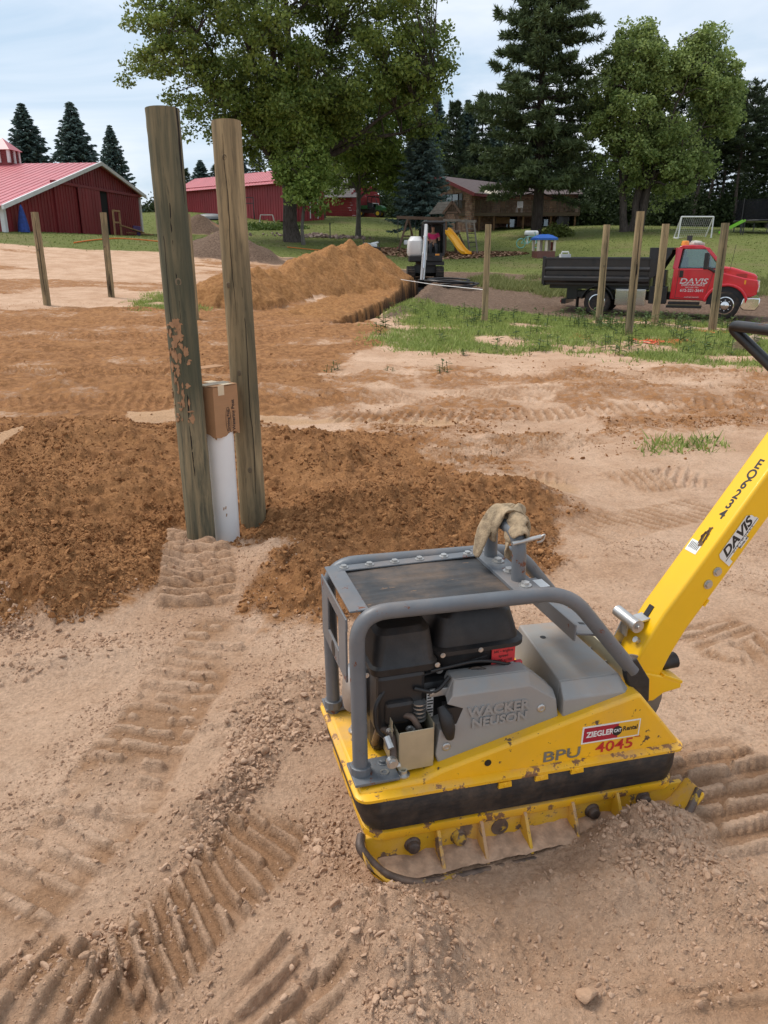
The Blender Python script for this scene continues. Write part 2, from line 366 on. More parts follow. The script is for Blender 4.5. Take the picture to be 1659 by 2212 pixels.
def terrain(x, y, micro=True):
    z = macro(x, y); W = {}
    # masks
    b1_ = polymask(x, y, BROWN1, .30, .34, 1.8, 3); b2_ = polymask(x, y, BROWN2, .35, .5, .8, 4)
    md = polymask(x, y, MID, .5, .6, .6, 9)*.56*sst(.36, .60, fbm(x, y, 1.1, 4, 77)+.12)
    br = np.maximum(np.maximum(b1_, b2_*(.60+.4*sst(.36, .55, fbm(x, y*1.8, .8, 4, 21)))), md)
    br = np.maximum(br, .62*sst(14, 17, y)*sst(2, 4, -x-np.maximum(0, 8-y*.2))*sst(.50, .66, fbm(x*.35, y, .55, 4, 23)))
    pale = np.zeros(x.shape)
    for q in PALE: pale = np.maximum(pale, polymask(x, y, q, .06, .12, 2.0, 8))
    br = br*(1-pale)
    # mounds near
    amp = np.zeros(x.shape)
    for (c, h, sx, sy, rot) in MOUNDS:
        I = np.nonzero((np.abs(x-c[0]) < 2.7*max(sx, sy)) & (np.abs(y-c[1]) < 2.7*max(sx, sy)))[0]
        if not len(I): continue
        xs, ys = x[I], y[I]; dx = xs-c[0]; dy = ys-c[1]; u = dx*math.cos(rot)+dy*math.sin(rot); v = -dx*math.sin(rot)+dy*math.cos(rot)
        g = np.exp(-(u/sx)**2-(v/sy)**2); z[I] += h*g*(.75+.5*fbm(xs, ys, 3.0/max(sx, .3), 3, 40)); amp[I] = np.maximum(amp[I], g*min(1, abs(h)*14))
    # spoil ridge and trench
    I = np.nonzero((y > 16) & (y < 38) & (np.abs(x) < 9))[0]
    spm = np.zeros(x.shape); tr = spm.copy(); ends = spm.copy(); berm = spm.copy(); T2 = np.full(x.shape, 9.0); gm = spm.copy()
    if len(I):
        xs, ys = x[I], y[I]; zz, a_, b_, c_, d_, e_ = diggings(xs, ys)
        z[I] += zz; spm[I] = a_; tr[I] = b_; ends[I] = c_; berm[I] = d_; T2[I] = e_
    br = np.maximum(br, spm)
    # grey topsoil heaps
    for (cx, cy, h, sl, e) in ((-7.6, 39.5, 1.25, .42, 1.0), (-13.2, 58.5, 1.35, .5, 1.0)):
        if y.max() < 30: continue
        d = np.hypot((x-cx)*e, y-cy)+.7*(fbm(x, y, .6, 3, 71)-.5); k = np.maximum(0, h-d*sl); k = k*sst(0, .4, k+.1); z = z+k*(1+.12*(fbm(x, y, 2, 3, 72)-.5)); gm = np.maximum(gm, sst(.02, .12, k))
    # lawn and grey tilled soil
    bx = np.array([-40, -20, -12, -8, -4.5, -2, 0, 2, 5, 9, 13, 25, 60]); by = np.array([33, 36, 37.5, 40, 41, 40, 39.5, 39, 38, 34.8, 33.5, 33, 31.])
    isf = y.max() > 15
    lb = np.interp(x, bx, by)+(1.6*(fbm(x, y, .35, 4, 81)-.5) if isf else 0)
    lawn = sst(-.5, .8, y-lb)*(1-gm)*(1-spm)
    gray = sst(-.8, .6, x-np.interp(y, [18, 20, 26, 36], [2, .2, .9, 2.0]))*sst(19.5, 21.5, y+.8*(fbm(x, y, .8, 3, 82)-.5)*2)*(1-lawn)
    gray = np.maximum(gray, gm); gray = np.maximum(gray, sst(26, 36, y)*sst(-9, -4, x)*(1-lawn)*.8)
    gray = np.maximum(gray, berm*.9)
    gp = px([(760, 745), (850, 690), (900, 655), (1100, 668), (1300, 690), (1800, 690), (1800, 815), (1500, 785), (1200, 772), (1000, 768), (850, 765)])
    gs = polymask(x, y, gp, .6, .9, .5, 83)*(1-br*.7)
    gs = np.maximum(gs, polymask(x, y, [(-6.3, 19), (-4.6, 19.5), (-4.2, 24.5), (-6.2, 25.5)], .5, .6, .8, 84))
    gs = np.maximum(gs, polymask(x, y, [(6.5, 30.5), (3.6, 33.4), (4.5, 36.8), (10, 34.6), (30, 33), (30, 29.5), (14, 30.5)], .5, .7, .6, 85)*.9)
    gs = np.maximum(gs, polymask(x, y, [(-16, 24), (-10, 25), (-9, 31), (-16, 31)], 1.2, 1.5, .5, 86)*.0)
    gs = np.maximum(gs, polymask(x, y, px([(1390, 985), (1560, 975), (1580, 950), (1420, 955)]), .12, .2, 1.5, 87)*.42)
    gs = gs*sst(.42, .60, fbm(x, y, .9, 5, 88)+.10)*(1-spm)
    # tracks
    tk = np.zeros(x.shape); smooth = np.zeros(x.shape)
    for i, (P, hw, pitch, h, skew, brk) in enumerate(TRACKS):
        Q = np.array(P); lo = Q.min(0)-hw*1.3; hi = Q.max(0)+hw*1.3
        I = np.nonzero((x > lo[0]) & (x < hi[0]) & (y > lo[1]) & (y < hi[1]))[0]
        if not len(I): continue
        xs, ys = x[I], y[I]; S, T, D, L = polyline(xs, ys, P)
        m = (1-sst(hw*.86, hw*1.12, D+.05*(fbm(xs, ys, 6, 2, 100+i)-.5)))
        ph = (S+skew*T+.016*(fbm(xs, ys, 4, 2, 120+i)-.5)*2)/pitch; k = np.floor(ph); fr = np.abs(ph-k-.5)*2
        bar = 1-sst(.30, .44, fr+.20*(fbm(xs, ys, 14, 2, 140+i)-.5))
        keep = sst(brk-.07, brk-.0, .5*vnoise(T/.07+k*3.7, k*5.1, 160+i)+.5*fbm(xs, ys, 2.0, 2, 170+i)+.08)
        sg = T/(.175 if i != 5 else .6)+5.37*k+.35*(fbm(xs, ys, 5, 2, 190+i)-.5); sf = np.floor(sg); bar = bar*(1-.7*sst(.86, .97, np.abs(sg-sf-.5)*2))*(.70+.45*_h(sf, k, 200+i))
        fade = sst(0, .12, S)*sst(0, .12, L-S)
        z[I] += m*fade*(bar*keep*h*(.75+.5*vnoise(T*14, k*2.3, 180+i))-.008); tk[I] = np.maximum(tk[I], m*fade*bar*keep); smooth[I] = np.maximum(smooth[I], m*fade)
    nr_ = 1-sst(4.2, 5.0, y); br = br*(1-.9*smooth*nr_)
    if micro:
        loose = np.clip(np.maximum(br*(1-b2_*.5), amp)*sst(.30, .5, fbm(x, y, 1.6, 3, 90)+.12*br), 0, 1)*(1-lawn)
        loose = np.maximum(loose, spm*.6)
        rgh = (1-.80*smooth)*(1-lawn*.7)
        z = z+rgh*(.055*(fbm(x, y, 1.4, 3, 91)-.5)+(.014+.036*loose)*(fbm(x, y, 9, 5, 92, .58)-.5)+.010*sst(.5, .7, fbm(x, y, 3.2, 3, 93))*(1-sst(5, 9, y))*(np.abs(fbm(x, y, 26, 3, 94)-.5)*2))
        # clods
        for f, a, s, th in ((9, .034, 95, .62), (19, .024, 96, .45), (40, .013, 97, .3), (75, .007, 98, .2)):
            lod = sst(.0, 1, (34/f-y*.05)); wt = (loose*.9+.12*(1-smooth)*(1-lawn)*(f > 20))*lod*(1-.9*smooth); I = np.nonzero(wt > .01)[0]
            if not len(I): continue
            xs, ys = x[I], y[I]
            d1, d2, cr = worley(xs+.02*vnoise(xs*40, ys*40, 3), ys+.02*vnoise(xs*40, ys*40, 4), f, s)
            c = np.sqrt(np.clip(1-(d1*1.55)**2, 0, 1))*sst(.02, .15, d2-d1)*(cr > th)*(.5+.5*cr)
            z[I] += a*c*wt[I]
        # wheel and track churn further out
        ch = np.maximum(b2_, md*1.3)*(1-smooth*.6)
        z = z+ch*(.10*(np.abs(fbm(x*.35, y, 2.2, 4, 110)-.5)*2)+.05*(fbm(x*.5, y, 5, 3, 111)-.5))
        mid = sst(7, 9, y)*(1-sst(14, 18, y))*(1-b2_)
        z = z+mid*.05*(np.abs(fbm(x*.3, y, 2.4, 4, 112)-.5)*2)
        z = z+sst(20, 24, y)*gray*.07*(fbm(x, y, 2.2, 3, 113)-.5)+spm*.22*(fbm(x, y, 2.6, 4, 114)-.5)
        W['loose'] = loose
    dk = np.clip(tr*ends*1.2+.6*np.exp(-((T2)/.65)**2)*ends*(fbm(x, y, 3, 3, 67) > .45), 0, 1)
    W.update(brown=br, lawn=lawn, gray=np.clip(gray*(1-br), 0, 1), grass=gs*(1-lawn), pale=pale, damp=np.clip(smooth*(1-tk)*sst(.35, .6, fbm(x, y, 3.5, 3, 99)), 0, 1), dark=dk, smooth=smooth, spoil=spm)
    return z, W
def gz(x, y):
    z, _ = terrain(np.array([float(x)]), np.array([float(y)]), False); return float(z[0])

def ground_mat():
    m = NT('site_soil'); v = m.obj()
    A = {k: m.attr(k) for k in ('brown', 'lawn', 'gray', 'grass', 'pale', 'dark', 'spoil', 'damp')}
    n1 = m.noise(1.3, 6, .6, v); n2 = m.noise(11, 6, .65, v); n3 = m.noise(70, 5, .7, v); n4 = m.noise(.35, 4, .5, v)
    sand = m.mix(m.ramp(n1, .32, .68), (.52, .322, .202, 1), (.66, .446, .305, 1))
    sand = m.mix(m.math('MULTIPLY', m.ramp(n2, .5, .75), .5), sand, (.33, .185, .105, 1))
    sand = m.mix(A['pale'], sand, m.mix(n2, (.50, .300, .165, 1), (.58, .37, .22, 1)))
    sand = m.mix(m.math('MULTIPLY', A['damp'], .75), sand, (.36, .195, .098, 1))
    brown = m.mix(m.ramp(n2, .35, .68), (.22, .098, .037, 1), (.43, .208, .085, 1))
    brown = m.mix(m.math('MULTIPLY', m.ramp(n1, .45, .7), .55), brown, (.42, .210, .088, 1))
    brown = m.mix(m.math('MULTIPLY', A['spoil'], .75), brown, m.mix(m.ramp(n2, .3, .7), (.25, .110, .036, 1), (.43, .215, .078, 1)))
    bf = m.math('ADD', A['brown'], m.math('ADD', m.math('MULTIPLY', m.math('SUBTRACT', n2, .5), .9), m.math('MULTIPLY', m.math('SUBTRACT', m.noise(3.2, 5, .65, v), .5), .7)))
    c = m.mix(m.ramp(bf, .30, .70), sand, brown)
    gr = m.mix(m.ramp(n2, .35, .7), (.115, .072, .048, 1), (.225, .150, .104, 1))
    c = m.mix(m.ramp(m.math('ADD', A['gray'], m.math('MULTIPLY', m.math('SUBTRACT', n2, .5), .3)), .3, .7), c, gr)
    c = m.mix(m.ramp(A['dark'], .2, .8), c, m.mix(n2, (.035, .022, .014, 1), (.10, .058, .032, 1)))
    gg = m.mix(m.ramp(n2, .3, .7), (.11, .145, .035, 1), (.24, .26, .09, 1))
    gf = m.math('MULTIPLY', m.ramp(m.math('ADD', A['grass'], m.math('MULTIPLY', m.math('SUBTRACT', n3, .5), .9)), .35, .75), .7)
    c = m.mix(gf, c, gg)
    lw = m.mix(m.ramp(n3, .3, .7), (.095, .118, .024, 1), (.175, .195, .052, 1))
    lw = m.mix(m.math('MULTIPLY', m.ramp(n1, .45, .75), .55), lw, (.185, .180, .062, 1))
    lw = m.mix(m.math('MULTIPLY', m.ramp(n4, .50, .68), .55), lw, (.19, .155, .070, 1))
    c = m.mix(m.ramp(m.math('ADD', A['lawn'], m.math('MULTIPLY', m.math('SUBTRACT', n2, .5), .5)), .3, .7), c, lw)
    fine = m.mix(m.ramp(n3, .25, .75), (.72, .70, .68, 1), (1.18, 1.17, 1.16, 1))
    mm = m.n('ShaderNodeMix', {6: c, 7: fine}, data_type='RGBA', blend_type='MULTIPLY'); mm.inputs[0].default_value = .8; c = mm.outputs[2]
    h = m.math('ADD', m.math('MULTIPLY', n2, 1.2), m.math('ADD', m.math('MULTIPLY', n3, .55), m.math('MULTIPLY', m.noise(260, 4, .7, v), .28)))
    m.bsdf(c, .95, 0, m.bump(h, 1.0, .026), .2); return m.m
M_GROUND = ground_mat()
AP = -1.2
rows = [.55]
while rows[-1] < 150:
    Y = rows[-1]; k = .0027 if Y < 3.4 else .0032 if Y < 4.8 else .0044 if Y < 8 else (.0062 if Y < 14 else .0052 if 18 < Y < 37 else .0085); rows.append(Y+k*(Y-AP))
rows = np.array(rows); NC = 640
tt = np.linspace(-1, 1, NC); tt = tt*.80+tt**3*.10
YY, TT = np.meshgrid(rows, tt, indexing='ij'); XX = TT*(YY-AP)*.86
gx, gy = XX.ravel(), YY.ravel(); gy_all = gy
ka = gy < 14
za, wa = terrain(gx[ka], gy[ka]); zb, wb = terrain(gx[~ka], gy[~ka])
GZ = np.concatenate([za, zb]); GW = {k: np.concatenate([wa[k], wb[k]]) for k in wa}; del za, zb, wa, wb
nr = len(rows); idx = np.arange(nr*NC).reshape(nr, NC)
F4 = np.stack([idx[:-1, :-1], idx[:-1, 1:], idx[1:, 1:], idx[1:, :-1]], -1).reshape(-1, 4)
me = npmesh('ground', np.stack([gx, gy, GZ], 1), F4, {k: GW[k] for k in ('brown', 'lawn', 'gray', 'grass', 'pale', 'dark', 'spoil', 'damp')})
me.polygons.foreach_set('use_smooth', [True]*len(me.polygons))
tag(link('ground', me, M_GROUND), kind='structure')
# the land around it, coarser and a little lower where it passes under the sheet above
sx_ = np.concatenate([np.linspace(-420, -60, 19), np.linspace(-56, 56, 113), np.linspace(60, 420, 19)])
sy_ = np.concatenate([np.linspace(-120, -12, 10), np.linspace(-10, 150, 161), np.linspace(160, 900, 20)])
SX, SY = np.meshgrid(sx_, sy_); qx, qy = SX.ravel(), SY.ravel()
cx_, cy_ = np.clip(qx, -70, 70), np.clip(qy, -10, 165)
sz, sw = terrain(cx_, cy_, False)
inside = (qy > .3) & (np.abs(qx) < .86*.90*(qy-AP)) & (qy < 149)
sz = sz-np.where(inside, .55+.012*qy, .02)-np.where(inside & (qy > 16) & (qy < 37), 1.4, 0)
n0, n1_ = len(sy_), len(sx_); idx = np.arange(n0*n1_).reshape(n0, n1_)
F4 = np.stack([idx[:-1, :-1], idx[:-1, 1:], idx[1:, 1:], idx[1:, :-1]], -1).reshape(-1, 4)
me = npmesh('terrain', np.stack([qx, qy, sz], 1), F4, {k: sw[k] for k in ('brown', 'lawn', 'gray', 'grass', 'pale', 'dark', 'spoil', 'damp')})
me.polygons.foreach_set('use_smooth', [True]*len(me.polygons))
tag(link('terrain', me, M_GROUND), kind='structure')

# ---- loose clods and crumbs: one mass nobody could count
def gn_scatter(name, pts, scl, rot, protos, mat, label, cat):
    col = bpy.data.collections.new(name+'_kinds')
    for i, pm in enumerate(protos):
        o = bpy.data.objects.new('kind', pm); pm.materials.append(mat); col.objects.link(o)
    me = bpy.data.meshes.new(name); me.vertices.add(len(pts)); me.vertices.foreach_set('co', np.asarray(pts, np.float32).ravel())
    a = me.attributes.new('scl', 'FLOAT_VECTOR', 'POINT'); a.data.foreach_set('vector', np.asarray(scl, np.float32).ravel())
    a = me.attributes.new('rot', 'FLOAT_VECTOR', 'POINT'); a.data.foreach_set('vector', np.asarray(rot, np.float32).ravel())
    me.materials.append(mat)
    o = bpy.data.objects.new(name, me); C.objects.link(o)
    g = bpy.data.node_groups.new(name, 'GeometryNodeTree')
    g.interface.new_socket('Geometry', in_out='INPUT', socket_type='NodeSocketGeometry'); g.interface.new_socket('Geometry', in_out='OUTPUT', socket_type='NodeSocketGeometry')
    N = g.nodes.new; gi = N('NodeGroupInput'); go = N('NodeGroupOutput'); ip = N('GeometryNodeInstanceOnPoints'); ci = N('GeometryNodeCollectionInfo')
    ci.inputs['Collection'].default_value = col; ci.inputs['Separate Children'].default_value = True; ci.inputs['Reset Children'].default_value = True
    ip.inputs['Pick Instance'].default_value = True
    s = N('GeometryNodeInputNamedAttribute'); s.data_type = 'FLOAT_VECTOR'; s.inputs['Name'].default_value = 'scl'
    r = N('GeometryNodeInputNamedAttribute'); r.data_type = 'FLOAT_VECTOR'; r.inputs['Name'].default_value = 'rot'
    l = g.links.new; l(gi.outputs[0], ip.inputs['Points']); l(ci.outputs[0], ip.inputs['Instance']); l(r.outputs[0], ip.inputs['Rotation']); l(s.outputs[0], ip.inputs['Scale']); l(ip.outputs[0], go.inputs[0])
    md_ = o.modifiers.new('scatter', 'NODES'); md_.node_group = g
    return tag(o, label, cat, kind='stuff')
def clod_mesh(seed, sub=2):
    bm = bmesh.new(); bmesh.ops.create_icosphere(bm, subdivisions=sub, radius=1); r = np.random.default_rng(seed)
    pl = [(Vector(r.normal(size=3)).normalized(), r.uniform(.40, .9)) for _ in range(11)]
    for v in bm.verts:
        for n, d in pl:
            e = v.co.dot(n)-d
            if e > 0: v.co -= n*e*.9
        v.co *= 1+r.uniform(-.07, .07)
    me = bpy.data.meshes.new('clod'); bm.to_mesh(me); bm.free()
    me.polygons.foreach_set('use_smooth', [True]*len(me.polygons)); me.set_sharp_from_angle(angle=R(38)); return me
def soil_mat(name, a, b):
    m = NT(name); v = m.obj(); rnd = m.n('ShaderNodeObjectInfo').outputs['Random']
    c = m.mix(rnd, a, b); c = m.mix(m.math('MULTIPLY', m.ramp(m.noise(3, 5, .7, v), .4, .7), .4), c, tuple(x*.6 for x in a[:3])+(1,))
    m.bsdf(c, .95, 0, m.bump(m.noise(4, 5, .7, v), .4, .10), .2); return m.m
def scatter_clods(name, n, Y0, Y1, wfun, s0, s1, mat, label, al=2.6, sink=.45):
    ok = np.nonzero((gy > Y0) & (gy < Y1) & (np.abs(gx) < (gy+.9)*.62))[0]; w = {k: v[ok] for k, v in GW.items()}
    p = wfun(gx[ok], gy[ok], w)*(gy[ok]-AP)**1.0; sel = rng.choice(ok, size=n, replace=True, p=p/p.sum())
    x = gx[sel]+rng.normal(0, .004, n); y = gy[sel]+rng.normal(0, .006, n); z = GZ[sel]
    u = rng.uniform(size=len(x)); s = s0*(1+u*((s1/s0)**(1-al)-1))**(1/(1-al))
    sc = s[:, None]*rng.uniform(.5, 1.45, (len(x), 3)); sc[:, 2] *= .7
    gn_scatter(name, np.stack([x, y, z+s*(.5-sink)*.6], 1), sc, rng.uniform(0, 6.28, (len(x), 3)), [clod_mesh(i) for i in range(7)], mat, label, 'soil')
M_CLOD_TAN = soil_mat('clod_tan', (.48, .300, .190, 1), (.61, .41, .28, 1)); M_CLOD_BR = soil_mat('clod_brown', (.24, .106, .040, 1), (.45, .222, .092, 1))
cl = lambda x, y, f, s: sst(.48, .68, fbm(x, y, f, 3, s))
scatter_clods('tan_soil_crumbs', 60000, 1.0, 4.2, lambda x, y, w: (1-w['brown'])*np.clip(.06+1.0*cl(x, y, 2.2, 300)*(1-.92*w['smooth'])+.9*w['loose'], 0, 1), .0013, .011, M_CLOD_TAN, 'loose tan soil crumbs and clods around the plate compactor')
scatter_clods('brown_soil_crumbs', 52000, 2.9, 7.6, lambda x, y, w: (w['brown'] > .5)*(1-.85*w['smooth'])*np.clip(.25+.75*cl(x, y, 1.6, 301), 0, 1), .0032, .024, M_CLOD_BR, 'loose brown clods on the dug dirt around the two tall posts')
scatter_clods('field_crumbs', 9000, 5.5, 20, lambda x, y, w: (w['lawn'] < .1)*(w['grass'] < .4)*np.clip(.05+.6*cl(x, y, .9, 302), 0, 1), .004, .022, M_CLOD_BR, 'scattered crumbs of dirt across the tracked field')
CL = [px(q) for q in ([(520, 1570), (690, 1470), (725, 1520), (720, 1600), (610, 1640), (540, 1760), (470, 1830), (430, 1760)], [(470, 1800), (520, 1840), (440, 1960), (330, 2060), (230, 2130), (110, 2120), (300, 1990), (400, 1880)], [(720, 1960), (860, 1930), (960, 1980), (990, 2080), (960, 2200), (820, 2220), (760, 2080)], [(1280, 1800), (1420, 1770), (1560, 1860), (1659, 1950), (1659, 2020), (1450, 1960), (1330, 1900)], [(620, 1760), (740, 1800), (790, 1900), (700, 1900)], [(60, 2050), (200, 2150), (150, 2230), (-20, 2160)], [(0, 1330), (200, 1370), (330, 1360), (260, 1420), (80, 1470), (0, 1480)])]
def inpoly(x, y):
    m = np.zeros(x.shape)
    for q in CL: m = np.maximum(m, polymask(x, y, q, .05, .08, 3.0, 12))
    return m
ok_ = gy < 4.4; IN = np.zeros(gy.shape); IN[ok_] = inpoly(gx[ok_], gy[ok_]); GW['clod'] = IN
scatter_clods('soil_clods', 5200, 1.0, 4.2, lambda x, y, w: w['clod']*(1-.8*w['smooth'])*(.15+cl(x, y, 5.0, 305)), .0030, .019, M_CLOD_TAN, 'lumps of crusted tan soil thrown up beside the machine tracks', 2.5, .42)
# ------------------------------------------------------------------ plate compactor
M_YEL = paint('machine_yellow', (.86, .455, .010, 1), .40, 0, .06, 4, dust=.55, chip=.52, chipcol=(.085, .048, .028, 1), chipscale=21, bump=.05, coat=.1)
M_YELARM = paint('arm_yellow', (.88, .50, .004, 1), .38, 0, .04, 3, dust=.08, chip=.10, chipscale=14, coat=.15)
M_YELOLD = paint('plate_yellow_worn', (.72, .40, .015, 1), .55, 0, .12, 6, dust=1.9, chip=.80, chipcol=(.13, .085, .058, 1), chipscale=15, bump=.3, bscale=90, dustscale=6)
M_RIM = paint('worn_steel_rim', (.12, .085, .068, 1), .55, .35, .35, 20, dust=.35, chip=.45, chipcol=(.55, .34, .04, 1), bump=.3, bscale=120)
M_RUB = paint('black_rubber', (.016, .016, .017, 1), .5, 0, .3, 9, dust=.34, bump=.12, stretch=(2, 2, 14), bscale=24, dustscale=16)
M_MAT = paint('rubber_mat', (.030, .031, .033, 1), .6, 0, .35, 8, dust=.24, chip=.30, chipcol=(.30, .17, .09, 1), bump=.2, stretch=(1, 6, 1), bscale=20)
M_TUBE = paint('grey_tube_paint', (.128, .138, .150, 1), .42, .0, .10, 8, dust=.22, chip=.42, chipcol=(.15, .05, .024, 1), chipscale=15, bump=.06)
M_COVER = paint('grey_cover', (.315, .308, .295, 1), .58, .15, .07, 3, dust=.45, chip=.22, chipcol=(.42, .40, .37, 1), chipscale=7, bump=.1, bscale=200)
M_BLK = paint('engine_black', (.012, .012, .013, 1), .42, 0, .3, 9, dust=.10, bump=.08)
M_PLASTIC = paint('black_plastic', (.014, .014, .015, 1), .5, 0, .3, 30, dust=.10, bump=.12, bscale=180)
M_ZINC = paint('zinc_steel', (.52, .51, .49, 1), .38, .85, .15, 12, dust=.15)
M_BRASS = paint('zinc_yellow_sheet', (.50, .45, .32, 1), .42, .6, .15, 6, dust=.25, chip=.08)
M_WHITE = paint('sticker_white', (.74, .73, .70, 1), .5, 0, .05, 12, dust=.10)
M_RED = paint('sticker_red', (.38, .008, .028, 1), .5, 0, .05, 12, dust=.04)
M_REDLAB = paint('label_red', (.58, .035, .04, 1), .45, 0, .05, 10)
M_INK = paint('ink_black', (.014, .013, .013, 1), .5, 0, .1, 10)
M_INKGREY = paint('ink_grey', (.16, .155, .13, 1), .5, 0, .15, 20, chip=0)
M_INKRED = paint('ink_red', (.50, .022, .018, 1), .5, 0, .1, 10)
M_CATY = paint('sticker_yellow', (.74, .40, .02, 1), .5, 0, .05, 10)
M_SANDFILL = paint('plate_sand', (.46, .29, .185, 1), .95, 0, .25, 30, bump=.6, bscale=80)
M_YELRIM = paint('scuffed_yellow_edge', (.84, .44, .010, 1), .45, 0, .08, 4, dust=.7, chip=.80, chipcol=(.20, .095, .045, 1), chipscale=16, bump=.1)
YAW = R(16.2)
pc = empty('plate_compactor', (.02, 1.635, 0), YAW, label='yellow and grey reversible plate compactor with tubular frame standing in the sand', cat='compactor')
def rrect(a0, a1, b0, b1, r, n=5):
    o = []
    for cx, cy, s in ((a1-r, b1-r, 0), (a0+r, b1-r, 90), (a0+r, b0+r, 180), (a1-r, b0+r, 270)):
        for k in range(n+1):
            t = R(s+90*k/n); o.append((cx+r*math.cos(t), cy+r*math.sin(t)))
    return o
def loops(mb, L, cap=True):
    n = len(L[0]); v = [p for l in L for p in l]; f = []
    for i in range(len(L)-1):
        for k in range(n): f.append((i*n+k, i*n+(k+1) % n, (i+1)*n+(k+1) % n, (i+1)*n+k))
    if cap: f += [tuple(range(n-1, -1, -1)), tuple((len(L)-1)*n+k for k in range(n))]
    return mb.add(v, f)
tilt = lambda a: -.031*(a-.4)           # the machine sits a little lower at the rear
def lp(rc, z): return [(a, b, z+tilt(a)) for a, b in rc]
# sole plate with turned-up ends
prof = [(-.075, .105), (-.055, .068), (-.02, .032), (.05, .008), (.13, -.004), (.45, -.008), (.78, -.006), (.85, .008), (.90, .034), (.935, .064), (.955, .090)]
mb = MB()
up = [(a, c) for a, c in prof]; dn = [(a, c-.014) for a, c in reversed(prof)]
mb.prism(up+dn, -.025, .062); mb.prism(up[3:8]+dn[3:8], .478, .565); mb.prism(up[3:8]+dn[3:8], .062, .478)
sole = mb.build('base_plate', M_YELOLD, pc, 40, .004)
def wid(a): return .028 if .03 < a < .9 else .028+.05*min(1, max(.03-a, a-.9)/.09)
mb = MB(); mb.tube(fillet([(-.066, .066, .112), (-.080, .030, .108)]+[(a, -.030+.0*a+wid(a)-.028, c) for a, c in prof[1:-1]]+[(.955, .0, .088)], .05), .0125, 10)
mb.build('plate_rim', M_RIM, sole, 60)
# wall behind the tray, ribs, bolts
mb = MB(); mb.prism([(-.045, .012), (.885, .012), (.935, .080), (-.06, .112)], .052, .068)
mb.build('tray_wall', M_YELOLD, sole, None, .003)
for a in (.145, .272, .405, .555, .70):
    m_ = MB(); m_.prism([(-.022, .008), (.053, .004), (.053, .100), (.035, .103)], a-.005, a+.005, 'yz'); m_.build('rib', M_YELOLD, sole, None, .002)
for a, c in ((.075, .062), (.21, .055), (.63, .045), (.80, .052)):
    m_ = MB(); m_.lathe([(.024, 0), (.022, .006), (.018, .008), (.017, .02), (.014, .023)], 14, (a, .052, c), 'y'); m_.build('plate_bolt', M_RIM, sole, 50)
m_ = MB(); m_.lathe([(.026, 0), (.026, .002), (.02, .002), (.019, -.004)], 18, (.335, .0515, .058), 'y'); m_.build('plug', M_RIM, sole, 50)
mb = MB(); tv = []; nn = 46
for i in range(nn):
    a = -.03+.93*i/(nn-1); hh = .020+.006*math.sin(i*.9)*math.sin(i*.37)+.003*math.sin(i*2.1)
    hh *= (1 if a < .6 else .8)
    for j, b in enumerate((-.024, -.008, .015, .035, .053)): tv.append((a, b+.002*math.sin(i*3.1+j), max(.006, hh*(.4+.20*j)+.002*math.sin(i*5.3+j*2.2)+.010)))
mb.add(tv, [(i*5+j, (i+1)*5+j, (i+1)*5+j+1, i*5+j+1) for i in range(nn-1) for j in range(4)])
mb.build('sand_in_tray', M_SANDFILL, sole, 180)
# ledge, skirt and hood
mb = MB(); loops(mb, [lp(rrect(-.05, .90, .045, .495, .05), .088), lp(rrect(-.056, .905, .04, .50, .05), .094), lp(rrect(-.056, .905, .04, .50, .05), .116), lp(rrect(-.04, .89, .055, .485, .05), .122)])
mb.build('lower_ledge', M_YELRIM, pc, 40)
mb = MB(); loops(mb, [lp(rrect(-.045, .885, .05, .49, .06, 8), .119), lp(rrect(-.058, .90, .038, .502, .06, 8), .128), lp(rrect(-.072, .905, .03, .51, .06, 8), .17), lp(rrect(-.078, .905, .028, .512, .06, 8), .222), lp(rrect(-.07, .895, .04, .50, .06, 8), .238)])
mb.build('rubber_skirt', M_RUB, pc, 40)
mb = MB(); loops(mb, [lp(rrect(-.075, .90, .036, .504, .035), .230), lp(rrect(-.086, .910, .022, .518, .035), .233), lp(rrect(-.086, .910, .022, .518, .035), .241), lp(rrect(-.078, .900, .036, .504, .035), .248)])
hood = mb.build('hood', M_YELRIM, pc, 40)
mb = MB(); mb.prism([(-.072, .240), (-.072, .268), (.10, .272), (.152, .290), (.735, .42), (.75, .415), (.895, .238), (.895, .215)], .045, .495)
mb.build('hood_body', M_YEL, hood, 40, .010, 3)
m_ = MB(); m_.lathe([(.010, 0), (.0098, .0012)], 16, (.285, .0438, .288), 'y'); m_.build('hood_hole', M_INK, hood, 40)
for a in (.33, .44, .55):
    m_ = MB(); m_.prism([(a-.020, .214), (a+.020, .214), (a+.018, .231), (a-.018, .231)], .021, .03); bolt(m_, (a, .021, .223), (0, -1, 0), .005, .003); m_.build('clip', M_YEL, hood, None, .002)
# deck bolts
for a, b in ((.005, .085), (.055, .080), (-.02, .31), (.03, .46)):
    m_ = MB(); m_.lathe([(.019, 0), (.019, .004), (.012, .004), (.012, .017), (.008, .017), (.007, .011)], 14, (a, b, .272)); m_.build('deck_bolt', M_ZINC, hood, 50)
